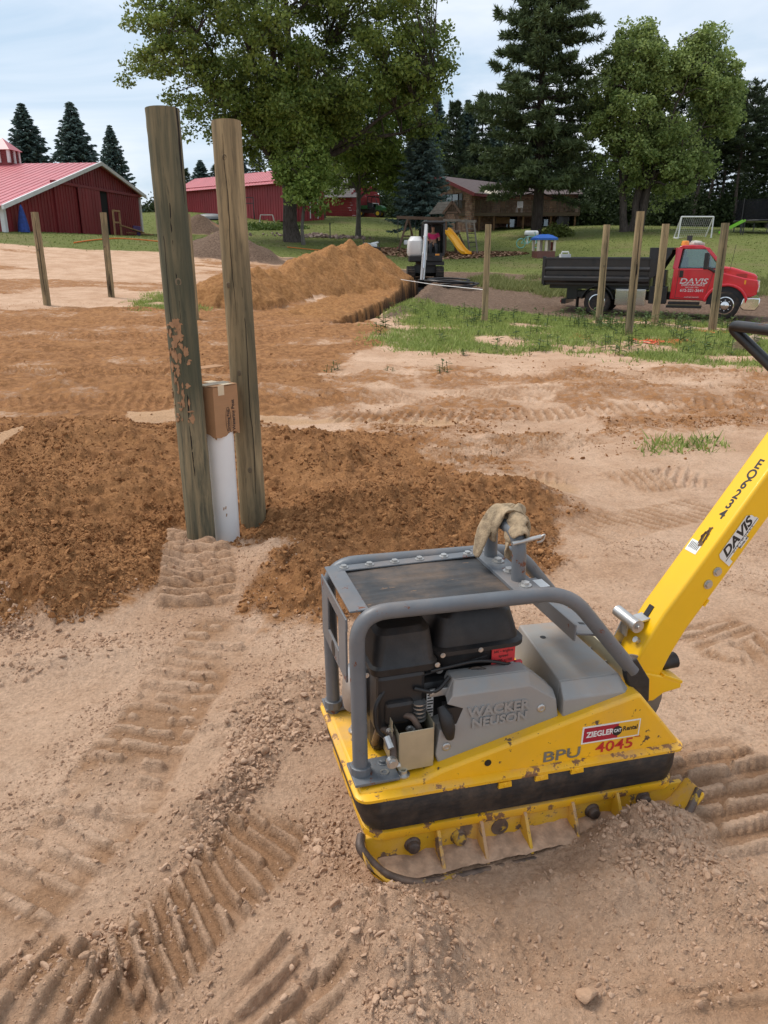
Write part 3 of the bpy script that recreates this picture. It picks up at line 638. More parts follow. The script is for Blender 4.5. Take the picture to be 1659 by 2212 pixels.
# grey covers
co = [(.158, .280), (.148, .315), (.158, .388), (.205, .402), (.222, .445), (.176, .466), (.192, .488), (.418, .482), (.500, .425), (.517, .33)]
ci = [(.158, .280), (.148, .315), (.158, .388), (.205, .402), (.222, .445), (.185, .466), (.206, .517), (.424, .510), (.508, .435), (.517, .33)]
mb = MB(); mb.prism(co, .082, .116, top=ci); mb.prism(ci, .116, .168)
cov = mb.build('side_cover', M_COVER, pc, 30, .003, 2)
for a, c in ((.178, .335), (.455, .405)):
    m_ = MB(); m_.lathe([(.0125, 0), (.012, .0015), (.0095, .003), (.006, .003), (.005, .001)], 16, (a, .081, c), 'y'); m_.build('cover_screw', M_ZINC, cov, 50)
text('cast_lettering', 'WACKER', .040, M_COVER, cov, (.326, .0822, .428), (1, 0, -.02), (.02, 0, 1), .005, .035, sx=1.08, space=1.0)
text('cast_lettering', 'NEUSON', .038, M_COVER, cov, (.330, .0822, .393), (1, 0, -.02), (.02, 0, 1), .005, .035, sx=1.08, space=1.0)
mb = MB(); mb.prism([(.522, .33), (.517, .425), (.705, .420), (.740, .400), (.745, .33)], .072, .112, top=[(.522, .33), (.523, .462), (.712, .455), (.745, .405), (.745, .33)]); mb.prism([(.522, .33), (.523, .462), (.712, .455), (.745, .405), (.745, .33)], .112, .455, top=[(.522, .33), (.565, .462), (.715, .455), (.745, .405), (.745, .33)])
rc = mb.build('rear_cover', M_COVER, pc, 30, .004, 2)
m_ = MB(); m_.lathe([(.009, 0), (.009, .001)], 12, (.60, .36, .4605)); m_.build('cover_hole', M_INK, rc)
# engine
eng = empty('engine', (0, 0, 0)); eng.parent = pc
mb = MB(); mb.box(.0, .40, .19, .44, .27, .56); mb.box(.06, .33, .15, .2, .30, .50); mb.build('engine_block', M_BLK, eng, None, .02)
mb = MB(); loops(mb, [[(a, b, .545) for a, b in rrect(-.012, .168, .135, .30, .025)], [(a, b, .565) for a, b in rrect(-.015, .172, .132, .30, .025)], [(a, b, .572) for a, b in rrect(-.008, .165, .138, .30, .025)], [(a, b, .655) for a, b in rrect(.002, .155, .15, .30, .03)], [(a, b, .668) for a, b in rrect(.015, .14, .165, .29, .025)]])
mb.build('air_filter_box', M_PLASTIC, eng, 35)
mb = MB(); loops(mb, [[(a, b, .50) for a, b in rrect(.20, .40, .20, .40, .04)], [(a, b, .525) for a, b in rrect(.175, .425, .175, .42, .04)], [(a, b, .562) for a, b in rrect(.172, .43, .17, .42, .04)], [(a, b, .564) for a, b in rrect(.160, .442, .158, .43, .045)], [(a, b, .576) for a, b in rrect(.160, .442, .158, .43, .045)], [(a, b, .582) for a, b in rrect(.175, .43, .172, .42, .04)], [(a, b, .66) for a, b in rrect(.19, .41, .185, .41, .045)], [(a, b, .69) for a, b in rrect(.22, .38, .21, .39, .05)]])
tank = mb.build('fuel_tank', M_PLASTIC, eng, 35)
mb = MB(); mb.box(.338, .408, .166, .1695, .513, .560); lab = mb.build('speed_label', M_REDLAB, tank)
for i, t in enumerate(('set - engine', 'speed', '2600 ±100')):
    text('label_text', t, .0125, M_INK, tank, (.373, .1655, .5515-i*.0150), (1, 0, 0), (0, 0, 1), .0003)
mb = MB(); mb.box(.0, .135, .135, .25, .36, .545); mb.box(.02, .10, .12, .15, .40, .47); mb.build('carburettor', M_BLK, eng, None, .012)
mb = MB()
for k in range(5): mb.lathe([(.020, 0), (.020, .004)], 14, (.115, .13, .405+k*.012))
mb.build('cooling_fins', M_ZINC, eng, 40)
for q in ((.03, .119, .39), (.085, .119, .385), (.185, .169, .52), (.40, .172, .507)):
    mb = MB(); bolt(mb, q, (0, -1, 0), .0075); mb.build('engine_bolt', M_ZINC, eng)
mb = MB(); mb.tube(fillet([(.15, .145, .535), (.30, .15, .545), (.40, .16, .505), (.43, .2, .48)], .05), .005, 8); mb.tube([(.13, .14, .53), (.32, .16, .548)], .003, 6); mb.tube(fillet([(.10, .13, .5), (.16, .12, .48), (.2, .13, .52)], .04), .006, 8); mb.build('cables', M_INK, eng, 60)
mb = MB(); mb.lathe([(.0, -.002), (.045, 0), (.05, .03), (.045, .11), (.03, .13)], 16, (-.01, .29, .37)); mb.build('muffler', M_ZINC, eng, 40)
mb = MB(); mb.box(.141, .160, .142, .1445, .395, .480); wl = mb.build('warning_label', M_WHITE, eng)
mb = MB()
for k in range(9): mb.box(.1425, .1585 if k % 3 else .153, .1405, .1418, .400+k*.0088, .4035+k*.0088)
mb.build('label_print', M_INK, eng)
mb = MB(); mb.tube([(.166, .098, .452), (.172, .078, .43), (.180, .075, .395), (.186, .078, .365)], [.012, .019, .019, .012], 12); mb.build('pull_handle', M_PLASTIC, eng, 50)
mb = MB(); mb.box(.176, .235, .083, .12, .385, .452); mb.build('handle_recess', M_INK, eng)
for k in range(6):
    mb = MB(); mb.box(.05, .13, .146, .152, .452+k*.012, .456+k*.012); mb.build('cylinder_fin', M_BLK, eng)
mb = MB(); mb.tube(fillet([(.02, .14, .50), (-.012, .12, .47), (-.01, .115, .40), (.03, .11, .36)], .03), .0055, 8); mb.build('fuel_hose', M_INK, eng, 60)
mb = MB(); mb.tube(fillet([(.25, .168, .50), (.29, .15, .525), (.345, .15, .49), (.37, .168, .47)], .03), .0045, 8); mb.build('throttle_cable', M_RUB, eng, 60)
mb = MB(); mb.box(.410, .432, .162, .176, .486, .512); mb.build('stop_switch', M_REDLAB, eng, None, .003)
mb = MB(); mb.box(.142, .215, .120, .128, .470, .492); bolt(mb, (.150, .120, .481), (0, -1, 0), .005, .003); bolt(mb, (.207, .120, .481), (0, -1, 0), .005, .003); mb.build('governor_bracket', M_ZINC, eng, None, .002)
mb = MB(); mb.lathe([(.016, 0), (.016, .01), (.010, .012), (.010, .03)], 12, (.105, .118, .375), 'y'); mb.build('fuel_tap', M_ZINC, eng, 40)
for k, (q, n_) in enumerate((((-.03, .131, .56), (0, -1, 0)), ((.165, .131, .56), (0, -1, 0)), ((.19, .157, .57), (0, -1, 0)), ((.30, .157, .57), (0, -1, 0)))):
    mb = MB(); bolt(mb, q, n_, .005, .004); mb.build('cover_bolt', M_ZINC, eng)
# open sheet-metal bracket and hose
mb = MB(); mb.box(.045, .140, .078, .0805, .285, .405); mb.box(.043, .0455, .078, .17, .285, .40); mb.box(.1385, .141, .078, .17, .30, .42); mb.box(.030, .0325, .10, .18, .29, .43)
mb.build('bracket_box', M_BRASS, pc, None, .0015)
mb = MB(); mb.tube(fillet([(.01, .20, .30), (.01, .15, .385), (.035, .11, .385), (.03, .085, .34), (.026, .078, .31)], .035), .010, 10); mb.tube(fillet([(.06, .17, .30), (.06, .14, .42), (.09, .11, .43), (.12, .10, .36)], .03), .009, 10); mb.build('hydraulic_hose', M_RIM, pc, 60)
mb = MB(); mb.lathe([(.016, 0), (.016, .014), (.011, .014), (.011, .02)], 12, (.022, .078, .325), 'y'); mb.tube([(.02, .075, .365), (.015, .10, .385)], .010, 8); mb.tube([(.035, .075, .31), (.045, .075, .31)], .007, 8); mb.build('hose_fitting', M_ZINC, pc, 40)
# tubular frame
cage = empty('frame', (0, 0, 0)); cage.parent = pc
for b in (.105, .435):
    mb = MB(); mb.tube(fillet([(-.055, b, .268), (-.062, b, .752), (.525, b, .737), (.752, b, .462)], .085, 8), .0205, 14); mb.build('frame_tube', M_TUBE, cage, 60)
    mb = MB(); mb.prism([(.715, .50), (.755, .505), (.805, .43), (.812, .36), (.785, .325), (.755, .38), (.73, .44)], b-.013, b+.013); mb.build('frame_mount', M_RUB, cage, None, .004)
    mb = MB(); mb.box(-.082, .04, b-.05 if b < .2 else b-.02, b+.05, .277, .286); bolt(mb, (.012, b+.022, .286), (0, 0, 1), .010, .010); mb.tube([(-.055, b, .285), (-.055, b, .31)], .028, 12); mb.build('frame_foot', M_TUBE, cage, None, .002)
mb = MB(); q = [(-.088, .12), (-.088, .42)]
mb.box(-.086, -.08, .125, .205, .55, .70); mb.box(-.086, -.08, .335, .415, .55, .70); mb.box(-.0865, -.0795, .205, .335, .55, .60); 
mb.beam((-.083, .12, .715), (-.083, .42, .715), .006, .035, (0, 0, 1)); mb.beam((-.05, .12, .751), (-.05, .42, .751), .05, .006, (0, 0, 1)); mb.build('front_cross_plate', M_TUBE, cage, None, .002)
mb = MB(); mb.lathe([(.022, 0), (.022, .002)], 18, (-.0872, .27, .575), 'x'); mb.build('cross_plate_hole', M_INK, cage)
mb = MB(); nA = 16; vv = [(-.045+.42*i/nA, b, .746+.004*math.sin(i/nA*math.pi)+(.006 if (i == 0 and b < .2) else 0)) for i in range(nA+1) for b in (.118, .165, .22, .30, .385)]
vv += [(x, y, z-.008) for x, y, z in vv]; n5 = 5; N_ = (nA+1)*n5
ff = [(i*n5+j, (i+1)*n5+j, (i+1)*n5+j+1, i*n5+j+1) for i in range(nA) for j in range(4)]
ff += [(a+N_, d+N_, c+N_, b+N_) for a, b, c, d in ff]
ff += [(i*n5, i*n5+N_, (i+1)*n5+N_, (i+1)*n5) for i in range(nA)]+[(i*n5+4, (i+1)*n5+4, (i+1)*n5+4+N_, i*n5+4+N_) for i in range(nA)]+[(j, j+1, j+1+N_, j+N_) for j in range(4)]+[(nA*n5+j+1, nA*n5+j, nA*n5+j+N_, nA*n5+j+1+N_) for j in range(4)]
mb.add(vv, ff); mb.build('top_mat', M_MAT, cage, 60)
mb = MB(); mb.box(-.045, .375, .375, .412, .7502, .7555); strip = mb.build('clamp_strip', M_TUBE, cage, None, .002)
for k in range(6):
    m_ = MB(); bolt(m_, (-.025+.075*k, .393, .7555), (0, 0, 1), .009, .008); m_.build('strip_bolt', M_ZINC, cage)
mb = MB(); mb.box(.370, .445, .112, .428, .747, .757); mb.box(.445, .475, .14, .20, .744, .7455); mb.build('lift_plate', M_TUBE, cage, None, .003)
m_ = MB(); m_.box(.447, .485, .135, .185, .7457, .7462); m_.build('serial_label', M_WHITE, cage)
for b in (.135, .235, .31, .405):
    m_ = MB(); bolt(m_, (.41, b, .757), (0, 0, 1), .012, .011); m_.build('lift_plate_bolt', M_ZINC, cage)
mb = MB(); mb.tube(fillet([(.410, .178, .755), (.408, .178, .885), (.408, .362, .885), (.410, .362, .755)], .075, 8), .0195, 14); mb.build('lifting_eye', M_TUBE, cage, 60)
mb = MB(); mb.obox((.625, .27, .585), (.115, .30, .006), (0, R(12), 0)); mb.obox((.565, .27, .60), (.006, .30, .05), (0, 0, 0)); mb.build('rear_cross_plate', M_TUBE, cage, None, .002)
for b in (.19, .35):
    m_ = MB(); m_.obox((.625, b, .5885), (.018, .012, .001), (0, R(12), 0)); m_.build('plate_slot', M_INK, cage)
# rear pivot discs and zinc plate
mb = MB()
arc = [(.80, .13)]+[(.80+.160*math.cos(R(t)), .28+.160*math.sin(R(t))) for t in range(-55, 120, 12)]+[(.72, .40)]
mb.prism(arc, .222, .230); mb.prism(arc, .310, .318); mb.build('pivot_plate', paint('pivot_steel', (.20, .185, .16, 1), .55, .4, .15, 5, dust=.4), pc, None, .002)
m_ = MB(); m_.obox((.896, .2215, .298), (.044, .0008, .050), (0, R(-2), 0)); m_.build('lift_point_sticker', M_WHITE, pc)
mb = MB(); w_ = .018
for p_, q_ in (((0.878, 0.320), (0.914, 0.321)), ((0.878, 0.276), (0.914, 0.277)), ((0.878, 0.276), (0.878, 0.320)), ((0.914, 0.277), (0.914, 0.321))): mb.beam((p_[0], .2209, p_[1]), (q_[0], .2209, q_[1]), .0012, .0012)
mb.tube(fillet([(0.886, .2207, 0.312), (0.886, .2207, 0.292), (0.905, .2207, 0.292), (0.905, .2207, 0.312)], .008), .0012, 6); mb.tube(fillet([(0.901, .2207, 0.306), (0.889, .2207, 0.302), (0.902, .2207, 0.292), (0.888, .2207, 0.284)], .006), .0012, 6); mb.build('sticker_print', M_INK, pc)
mb = MB(); mb.box(.745, .750, .13, .40, .36, .47); bolt(mb, (.7505, .37, .43), (1, 0, 0), .009); mb.build('rear_bracket', M_BRASS, pc, None, .002)
# handle arm
arm = empty('arm', (0, 0, 0)); arm.parent = pc
d = Vector((.5750, 0, .818)); nrm = Vector((-.818, 0, .575)); base = Vector((.845, .27, .375))
def ap(s, t, b=0.0): return base+d*s+nrm*t+Vector((0, b, 0))      # along, above the axis, across
mb = MB(); L_ = .99
v = []
for s, t0, t1 in ((.012, -.098, .020), (.10, -.078, .034), (.20, -.067, .043), (L_, -.066, .043)):
    v += [ap(s, t0, -.052), ap(s, t0, .052), ap(s, t1, .052), ap(s, t1, -.052)]
f = [(0, 1, 2, 3), (15, 14, 13, 12)]
for i in range(3):
    for k in range(4): f.append((i*4+k, i*4+(k+1) % 4, i*4+4+(k+1) % 4, i*4+4+k))
mb.add(v, f); mb.build('arm_beam', M_YELARM, arm, 40, .009, 3)
mb = MB(); mb.prism([(.850, .385), (.945, .350), (1.01, .318), (1.012, .300), (.95, .292), (.915, .270), (.86, .275), (.82, .33)], .206, .334); mb.build('arm_foot', M_YELARM, arm, None, .004)
mb = MB(); mb.obox((.978, .27, .337), (.08, .13, .010), (0, R(26), 0)); mb.build('foot_flange', M_YELARM, arm, None, .002)
sl = [ap(.235, .0565, .012), ap(.335, .0565, .012)]
mb = MB(); mb.beam(ap(.115, .0375, .010), ap(.200, .0438, .010), .022, .0030, nrm); mb.build('arm_slot', M_INK, arm)
mb = MB(); mb.tube([ap(.125, .088, .072), ap(.123, .080, -.030)], .0185, 16, True); mb.tube([ap(.123, .081, -.018), ap(.123, .080, -.034)], .021, 16); mb.build('lever_grip', M_ZINC, arm, 50)
mb = MB(); mb.lathe([(.011, 0), (.011, .004), (.007, .004), (.006, .009)], 12, ap(.123, .080, -.033), 'y'); mb.build('lever_nut', M_ZINC, arm, 50)
mb = MB(); mb.prism([(0, 0), (.02, .02), (.06, .012), (.075, -.04), (.05, -.075), (.03, -.055)], -.002, .002); mb.xf(Matrix.Translation(ap(.115, .078, .045)) @ Matrix.Rotation(R(50), 4, 'Y')); 
mb.beam(ap(.12, .08, .010), ap(.17, .030, .010), .006, .045, (0, 1, 0)); mb.beam(ap(.12, .08, .03), ap(.075, .05, .03), .005, .03, (0, 1, 0)); mb.build('lever_fork', M_ZINC, arm)
mb = MB(); mb.tube([ap(.085, .030, -.018), ap(.085, .046, -.018)], .010, 12); mb.build('arm_pin', M_ZINC, arm, 50)
for s in (.394, .347):
    m_ = MB(); bolt(m_, ap(s, -.026, -.0525), (0, -1, 0), .0105, .009); m_.build('arm_bolt', M_ZINC, arm)
mb = MB(); mb.tube([ap(.060, -.115, -.0), ap(.095, -.155, -.0)], [.022, .026], 14); mb.tube([ap(.035, -.10, 0), ap(.065, -.12, 0)], .009, 8); mb.build('buffer_knob', M_PLASTIC, arm, 40)
mb = MB(); mb.beam(ap(.285, -.066, -.052), ap(.31, -.066, -.052), .004, .006); mb.build('latch_tab', M_YELARM, arm)
# plain number plate and stickers
for i, ch in enumerate('EQ6234'):
    text('unit_number', ch, .0455, M_INK, arm, ap(.727-i*.0362, .0434, -.004), (0, -1, 0), d, .0004, .022, sx=.95)
mb = MB(); mb.beam(ap(.400, .0436, .014), ap(.440, .0436, .014), .05, .0008, nrm); mb.build('barcode_sticker', M_WHITE, arm)
mb = MB()
for k in range(7): mb.beam(ap(.412, .0442, .032-k*.006), ap(.434, .0442, .032-k*.006), .0022, .0006, nrm)
mb.build('barcode', M_INK, arm)
mb = MB(); r_ = random.Random(4)
for k in range(9):
    s = .425+.035*r_.random(); mb.beam(ap(s, .0443, -.012+.03*r_.random()), ap(s+.02+.03*r_.random(), .0443, -.008+.02*r_.random()), .006, .0007, nrm)
mb.build('peeled_residue', paint('glue_brown', (.13, .07, .03, 1), .8, 0, .3, 30), arm)
fb = -.0535
def fs(s, t, lift=0): return ap(.508+(s-.578)*.90, t*.95-.022, fb-lift)
mb = MB(); 
def facepoly(mb, pts, th=.0008):
    f_ = [fs(s, t, 0) for s, t in pts]; g_ = [fs(s, t, th) for s, t in pts]; n = len(pts)
    mb.add(f_+g_, [tuple(range(n, 2*n))]+[(i, (i+1) % n, (i+1) % n+n, i+n) for i in range(n)])
facepoly(mb, [(.488, -.030), (.492, .020), (.50, .032), (.655, .036), (.668, .020), (.668, .004), (.672, .002), (.672, -.012), (.602, -.013), (.602, -.026), (.560, -.026), (.560, -.013), (.51, -.014), (.508, -.030)][::-1])
mb.build('owner_sticker', M_WHITE, arm)
text('sticker_name', 'DAVIS', .041, M_INK, arm, fs(.578, .0135, .001), d, nrm, .0002, .035, shear=.35, sx=1.18)
mb = MB(); mb.beam(fs(.495, -.0055, .0012), fs(.671, -.0055, .0012), .0006, .0016, nrm); mb.build('sticker_rule', M_INK, arm)
text('sticker_name', 'DIRTWORKS', .0105, M_INK, arm, fs(.588, -.0092+.0005, .001), d, nrm, .0002, .015, space=1.9)
text('sticker_name', 'BECKER, MN', .0078, M_INK, arm, fs(.581, -.0195, .001), d, nrm, .0002, .03)
mb = MB(); facepoly(mb, [(.86, .03), (.89, .06), (.93, .06), (.93, .02), (.88, .02)][::-1]); mb.build('torn_sticker', M_WHITE, arm)
mb = MB(); facepoly(mb, [(.875, .035), (.895, .055), (.93, .057), (.93, .033)][::-1], .0014); mb.build('torn_sticker_red', M_REDLAB, arm)
# guide handle
e_ = ap(L_-.02, 0)
cf = Vector((1.305, .57, 1.375)); cn = Vector((1.305, -.03, 1.375))
mb = MB(); mb.tube(fillet([e_+Vector((0, .03, 0)), cf, cn, e_+Vector((0, -.03, 0))], .045, 8), .0175, 14); mb.build('guide_handle', paint('handle_black', (.022, .02, .019, 1), .35, .2, .3, 14, chip=.30, chipcol=(.12, .045, .02, 1), chipscale=12), arm, 60)
mb = MB(); mb.box(-.045, .045, -.06, .06, -.05, .07); mb.xf(Matrix.Translation(ap(L_, 0)) @ Matrix.Rotation(R(-35), 4, 'Y')); mb.build('handle_clamp', M_PLASTIC, arm, None, .01)
# rental sticker and model number on the hood side
hs = lambda a, c, l=0: Vector((a, .0440-l, c))
hr = Vector((1, 0, -.028)).normalized(); hu = Vector((.03, 0, 1)).normalized()
def hq(name, mat, a0, a1, c0, c1, l):
    mb = MB(); o = Vector((.661, 0, .318))
    P = [o+hr*a+hu*c for a, c in ((a0, c0), (a1, c0), (a1, c1), (a0, c1))]
    mb.add([(p.x, .0445-l, p.z) for p in P]+[(p.x, .0448, p.z) for p in P], [(0, 1, 2, 3), (0, 4, 5, 1), (1, 5, 6, 2), (2, 6, 7, 3), (3, 7, 4, 0)]); return mb.build(name, mat, hood)
hq('rental_sticker', M_WHITE, -.093, .093, -.031, .025, .0006)
hq('sticker_field_red', M_RED, -.088, .022, -.026, .020, .0012)
hq('sticker_field_yellow', M_CATY, .022, .089, -.027, .021, .0011)
def ht(body, size, mat, a, c, l=.0016, **k):
    p = Vector((.661, 0, .318))+hr*a+hu*c
    return text('hood_lettering', body, size, mat, hood, (p.x, .0445-l, p.z), hr, hu, .0003, **k)
ht('ZIEGLER', .0245, M_WHITE, -.036, -.003, offset=.03, sx=.95)
mb = MB(); p = Vector((.661, 0, .318))+hr*.019+hu*-.003; mb.lathe([(.0155, 0), (.0155, .0006)], 24, (p.x, .0430, p.z), 'y'); mb.build('sticker_roundel', M_INK, hood)
ht('CAT', .0135, M_WHITE, .019, -.002, .0024, offset=.03, sx=.9); ht('Rental', .0205, M_INK, .061, .000, offset=.02, sx=.92)
ht('BPU', .047, M_INKGREY, -.150, -.055, .0008, offset=.012, sx=1.45); ht('4045', .047, M_INKRED, .018, -.053, .0008, offset=.008, sx=1.32)
ht('WA', .006, M_INKRED, .090, -.034, .0008, offset=.02, sx=2)

# frayed strap knotted on the lifting eye, and its pin
M_ROPE = paint('frayed_webbing', (.34, .255, .16, 1), .95, 0, .35, 40, dust=.25, bump=.9, bscale=220)
def wpt(a, b, c): return Vector((.02, 1.635, 0))+Vector((a*math.cos(YAW)-b*math.sin(YAW), a*math.sin(YAW)+b*math.cos(YAW), c))
stp = empty('webbing_strap', wpt(.41, .27, .88), YAW, label='frayed beige lifting strap knotted over the lifting eye of the compactor', cat='strap')
def ribbon(name, pts, w, th, tw=0.0, seed=0):
    r = random.Random(seed); pts = fillet(pts, .03, 5); N = len(pts); v = []; t = Vector((0, 1, .2)).normalized()
    for i, p in enumerate(pts):
        dd = (pts[min(i+1, N-1)]-pts[max(0, i-1)]).normalized(); a = tw*i/N
        x = (t-dd*t.dot(dd)).normalized(); y = dd.cross(x); x, y = x*math.cos(a)+y*math.sin(a), y*math.cos(a)-x*math.sin(a)
        ww = w*(1+.18*r.uniform(-1, 1))/2
        for k in range(10):
            q = 2*math.pi*k/10; v.append(p+x*ww*math.cos(q)+y*th*math.sin(q)*(1+.5*r.uniform(-1, 1)))
    mb = MB(); mb.add(v, [(i*10+k, i*10+(k+1) % 10, (i+1)*10+(k+1) % 10, (i+1)*10+k) for i in range(N-1) for k in range(10)]+[tuple(range(9, -1, -1)), tuple((N-1)*10+k for k in range(10))])
    o = mb.build(name, M_ROPE, stp, 180); s = o.modifiers.new('s', 'SUBSURF'); s.levels = s.render_levels = 1; return o
ribbon('strap_tail', [(-.075, .03, -.10), (-.06, .03, -.03), (-.03, .02, .035), (.01, .0, .045), (.035, -.02, .02)], .055, .007, .9, 1)
ribbon('strap_fold', [(-.03, .03, -.045), (-.035, .02, .0), (-.005, .0, .055), (.025, -.02, .035), (.03, -.04, -.02)], .075, .009, -.6, 2)
ribbon('strap_knot', [(-.02, -.05, -.03), (.0, -.06, .03), (.03, -.03, .045), (.04, .0, .02), (.02, .01, -.025)], .062, .011, 1.2, 3)
ribbon('strap_end', [(.015, -.03, .03), (-.01, -.045, -.01), (-.02, -.05, -.05), (-.012, -.06, -.07)], .045, .006, .9, 4)
ribbon('strap_wrap', [(-.025, -.075, .0), (.0, -.085, .025), (.028, -.075, .01), (.026, -.06, -.045)], .05, .007, .5, 5)
mb = MB(); mb.tube([(-.03, -.105, -.012), (.055, -.10, -.002)], .006, 8); mb.tube(fillet([(.055, -.10, -.002), (.068, -.10, .004), (.062, -.10, -.016), (.045, -.10, -.018)], .008), .003, 6); mb.build('steel_pin', M_ZINC, stp, 60)
# ------------------------------------------------------------------ timber posts, waterer, small site things
def wood_mat(name, a, b, cst, green=.35, stretch=(9, 9, .55)):
    m = NT(name); o = m.obj(); v = m.n('ShaderNodeMapping', {'Vector': o, 'Scale': stretch}).outputs[0]
    rnd = m.n('ShaderNodeObjectInfo').outputs['Random']; v = m.n('ShaderNodeVectorMath', {0: v, 1: m.n('ShaderNodeCombineXYZ', {0: m.math('MULTIPLY', rnd, 37.0), 1: 0.0, 2: m.math('MULTIPLY', rnd, 11.0)}).outputs[0]}).outputs[0]
    n1 = m.noise(1.6, 6, .62, v, 1.2); n2 = m.noise(7, 6, .7, v, .5); n3 = m.noise(.9, 3, .5, o)
    c = m.mix(m.ramp(n1, .30, .70), a, b); c = m.mix(m.math('MULTIPLY', m.ramp(n2, .48, .72), .7), c, cst)
    c = m.mix(m.math('MULTIPLY', m.ramp(n3, .45, .65), green), c, (.055, .062, .040, 1))
    cr = m.math('LESS_THAN', m.noise(2.6, 2, .4, m.n('ShaderNodeMapping', {'Vector': o, 'Scale': (7, 7, .22)}).outputs[0], 0.0), .30)
    c = m.mix(cr, c, (.02, .015, .011, 1))
    h = m.math('SUBTRACT', m.math('MULTIPLY', n2, .6), m.math('MULTIPLY', cr, .8))
    m.bsdf(c, .85, 0, m.bump(h, .6, .008), .25); return m.m
M_POST = wood_mat('weathered_post_wood', (.180, .138, .080, 1), (.42, .31, .172, 1), (.070, .057, .041, 1), .50)
M_POSTG = wood_mat('green_post_wood', (.095, .095, .065, 1), (.33, .255, .145, 1), (.042, .046, .038, 1), .75)
M_ENDG = paint('post_end_grain', (.16, .12, .075, 1), .9, 0, .3, 14, bump=.3)
def post_mesh(name, p, q, r0, r1, n=18, seg=26, seed=0, split=True):
    """round timber between two points with a check running down it and slightly uneven surface"""
    r = np.random.default_rng(seed); p = Vector(p); q = Vector(q); d = q-p; v = []; ph = r.uniform(0, 6.28); ph2 = r.uniform(0, 6.28); cw = r.uniform(0, 6.28)
    u = Vector((1, 0, 0)); w = d.normalized().cross(u).normalized(); u = w.cross(d.normalized())
    for i in range(seg+1):
        t = i/seg
        for k in range(n):
            a = 2*math.pi*k/n; rr = (r0+(r1-r0)*t)*(1+.02*math.sin(2*a+ph+t*2)+.012*math.sin(3*a+ph2-3*t)+.006*r.normal())
            v.append(p+d*t+(u*math.cos(a)+w*math.sin(a))*rr)
    f = [(i*n+k, i*n+(k+1) % n, (i+1)*n+(k+1) % n, (i+1)*n+k) for i in range(seg) for k in range(n)]
    mb = MB(); mb.add(v, f+[tuple(range(n-1, -1, -1)), tuple(seg*n+k for k in range(n))]); return mb
def crack(parent, p, q, r, ang, seed, w=.005):
    """a drying check: a thin dark wedge sunk along the timber"""
    rr = random.Random(seed); p = Vector(p); q = Vector(q); n = 16; v = []
    for i in range(n+1):
        t = i/n; c = p+(q-p)*t; a = ang+.05*math.sin(i*.8+seed)+.03*rr.uniform(-1, 1); ww = w*(math.sin(math.pi*t)**.5+.08)/r
        for da, k in ((-ww/2, 1.004), (ww/2, 1.004), (0, .93)): v.append(c+Vector((math.cos(a+da), math.sin(a+da), 0))*r*k*1.012)
    mb = MB(); mb.add(v, [(i*3+k, i*3+(k+1) % 3, (i+1)*3+(k+1) % 3, (i+1)*3+k) for i in range(n) for k in range(3)])
    return mb.build('drying_crack', M_CRACK, parent, 180)
M_CRACK = paint('crack_dark', (.012, .009, .007, 1), .95, 0, .2, 10)
M_MUD = paint('dried_mud', (.36, .20, .105, 1), .95, 0, .2, 20, bump=.5)
def knot(parent, base, z, r, ang, s):
    """round branch knot on the face of a post"""
    c = Vector((base[0], base[1], z))+Vector((math.cos(ang), math.sin(ang), 0))*r*.985; n = Vector((math.cos(ang), math.sin(ang), 0)); q = n.to_track_quat('Z', 'Y').to_matrix()
    mb = MB(); mb.lathe([(s, -.002), (s*.95, .002), (s*.62, .0035), (s*.55, .001), (s*.2, .002)], 14); mb.v = [tuple(c+q@Vector((x, y*1.35, zz))) for x, y, zz in mb.v]; return mb.build('knot', M_ENDG, parent, 60)
P1, P1t = (-1.058, 4.19, -.35), (-1.108, 4.29, 2.275)
mb = post_mesh('post', P1, P1t, .081, .0845, 24, 60, 1); lp_ = mb.build('timber_post', M_POSTG, None, 50)
tag(lp_, 'tall thick weathered timber post, taller and greener one left of the white pipe', 'post', 'pair of tall timber posts at the waterer')
crack(lp_, (-1.067, 4.207, .1), (-1.104, 4.283, 2.1), .0825, R(-78), 1, .007); crack(lp_, (-1.072, 4.217, .35), (-1.089, 4.253, 1.3), .082, R(-55), 2, .004); crack(lp_, (-1.088, 4.25, 1.2), (-1.107, 4.288, 2.2), .083, R(-115), 3, .003)
knot(lp_, (-1.092, 4.258), 1.45, .083, R(-75), .016)
r_ = random.Random(3); mb = MB()
for k in range(70):
    z = 1.26-.55*r_.random()**1.4; a = R(-106+20*r_.gauss(0, 1)); t = (z+.35)/2.65; cx, cy = P1[0]+(P1t[0]-P1[0])*t, P1[1]+(P1t[1]-P1[1])*t
    w = .003+.013*r_.random()**1.5; h = .005+.024*r_.random()**1.5; n = 11
    pts = [(a+(w*math.cos(2*math.pi*i/n)*(1+.65*r_.uniform(-1, 1)))/.085, z+h*math.sin(2*math.pi*i/n)*(1+.65*r_.uniform(-1, 1))) for i in range(n)]
    o_ = [(cx+.0872*math.cos(q[0]), cy+.0872*math.sin(q[0]), q[1]) for q in pts]; i_ = [(cx+.082*math.cos(q[0]), cy+.082*math.sin(q[0]), q[1]) for q in pts]
    mb.add(o_+i_, [tuple(range(n))]+[(i, i+n, (i+1) % n+n, (i+1) % n) for i in range(n)])
tag(mb.build('mud_smears', M_MUD, lp_, 40), kind='stuff')
P2, P2t = (-.810, 4.53, -.35), (-.856, 4.63, 2.268)
mb = post_mesh('post', P2, P2t, .078, .081, 24, 60, 2); rp_ = mb.build('timber_post', M_POST, None, 50)
tag(rp_, 'tall thick weathered timber post, shorter and browner one right of the white pipe', 'post', 'pair of tall timber posts at the waterer')
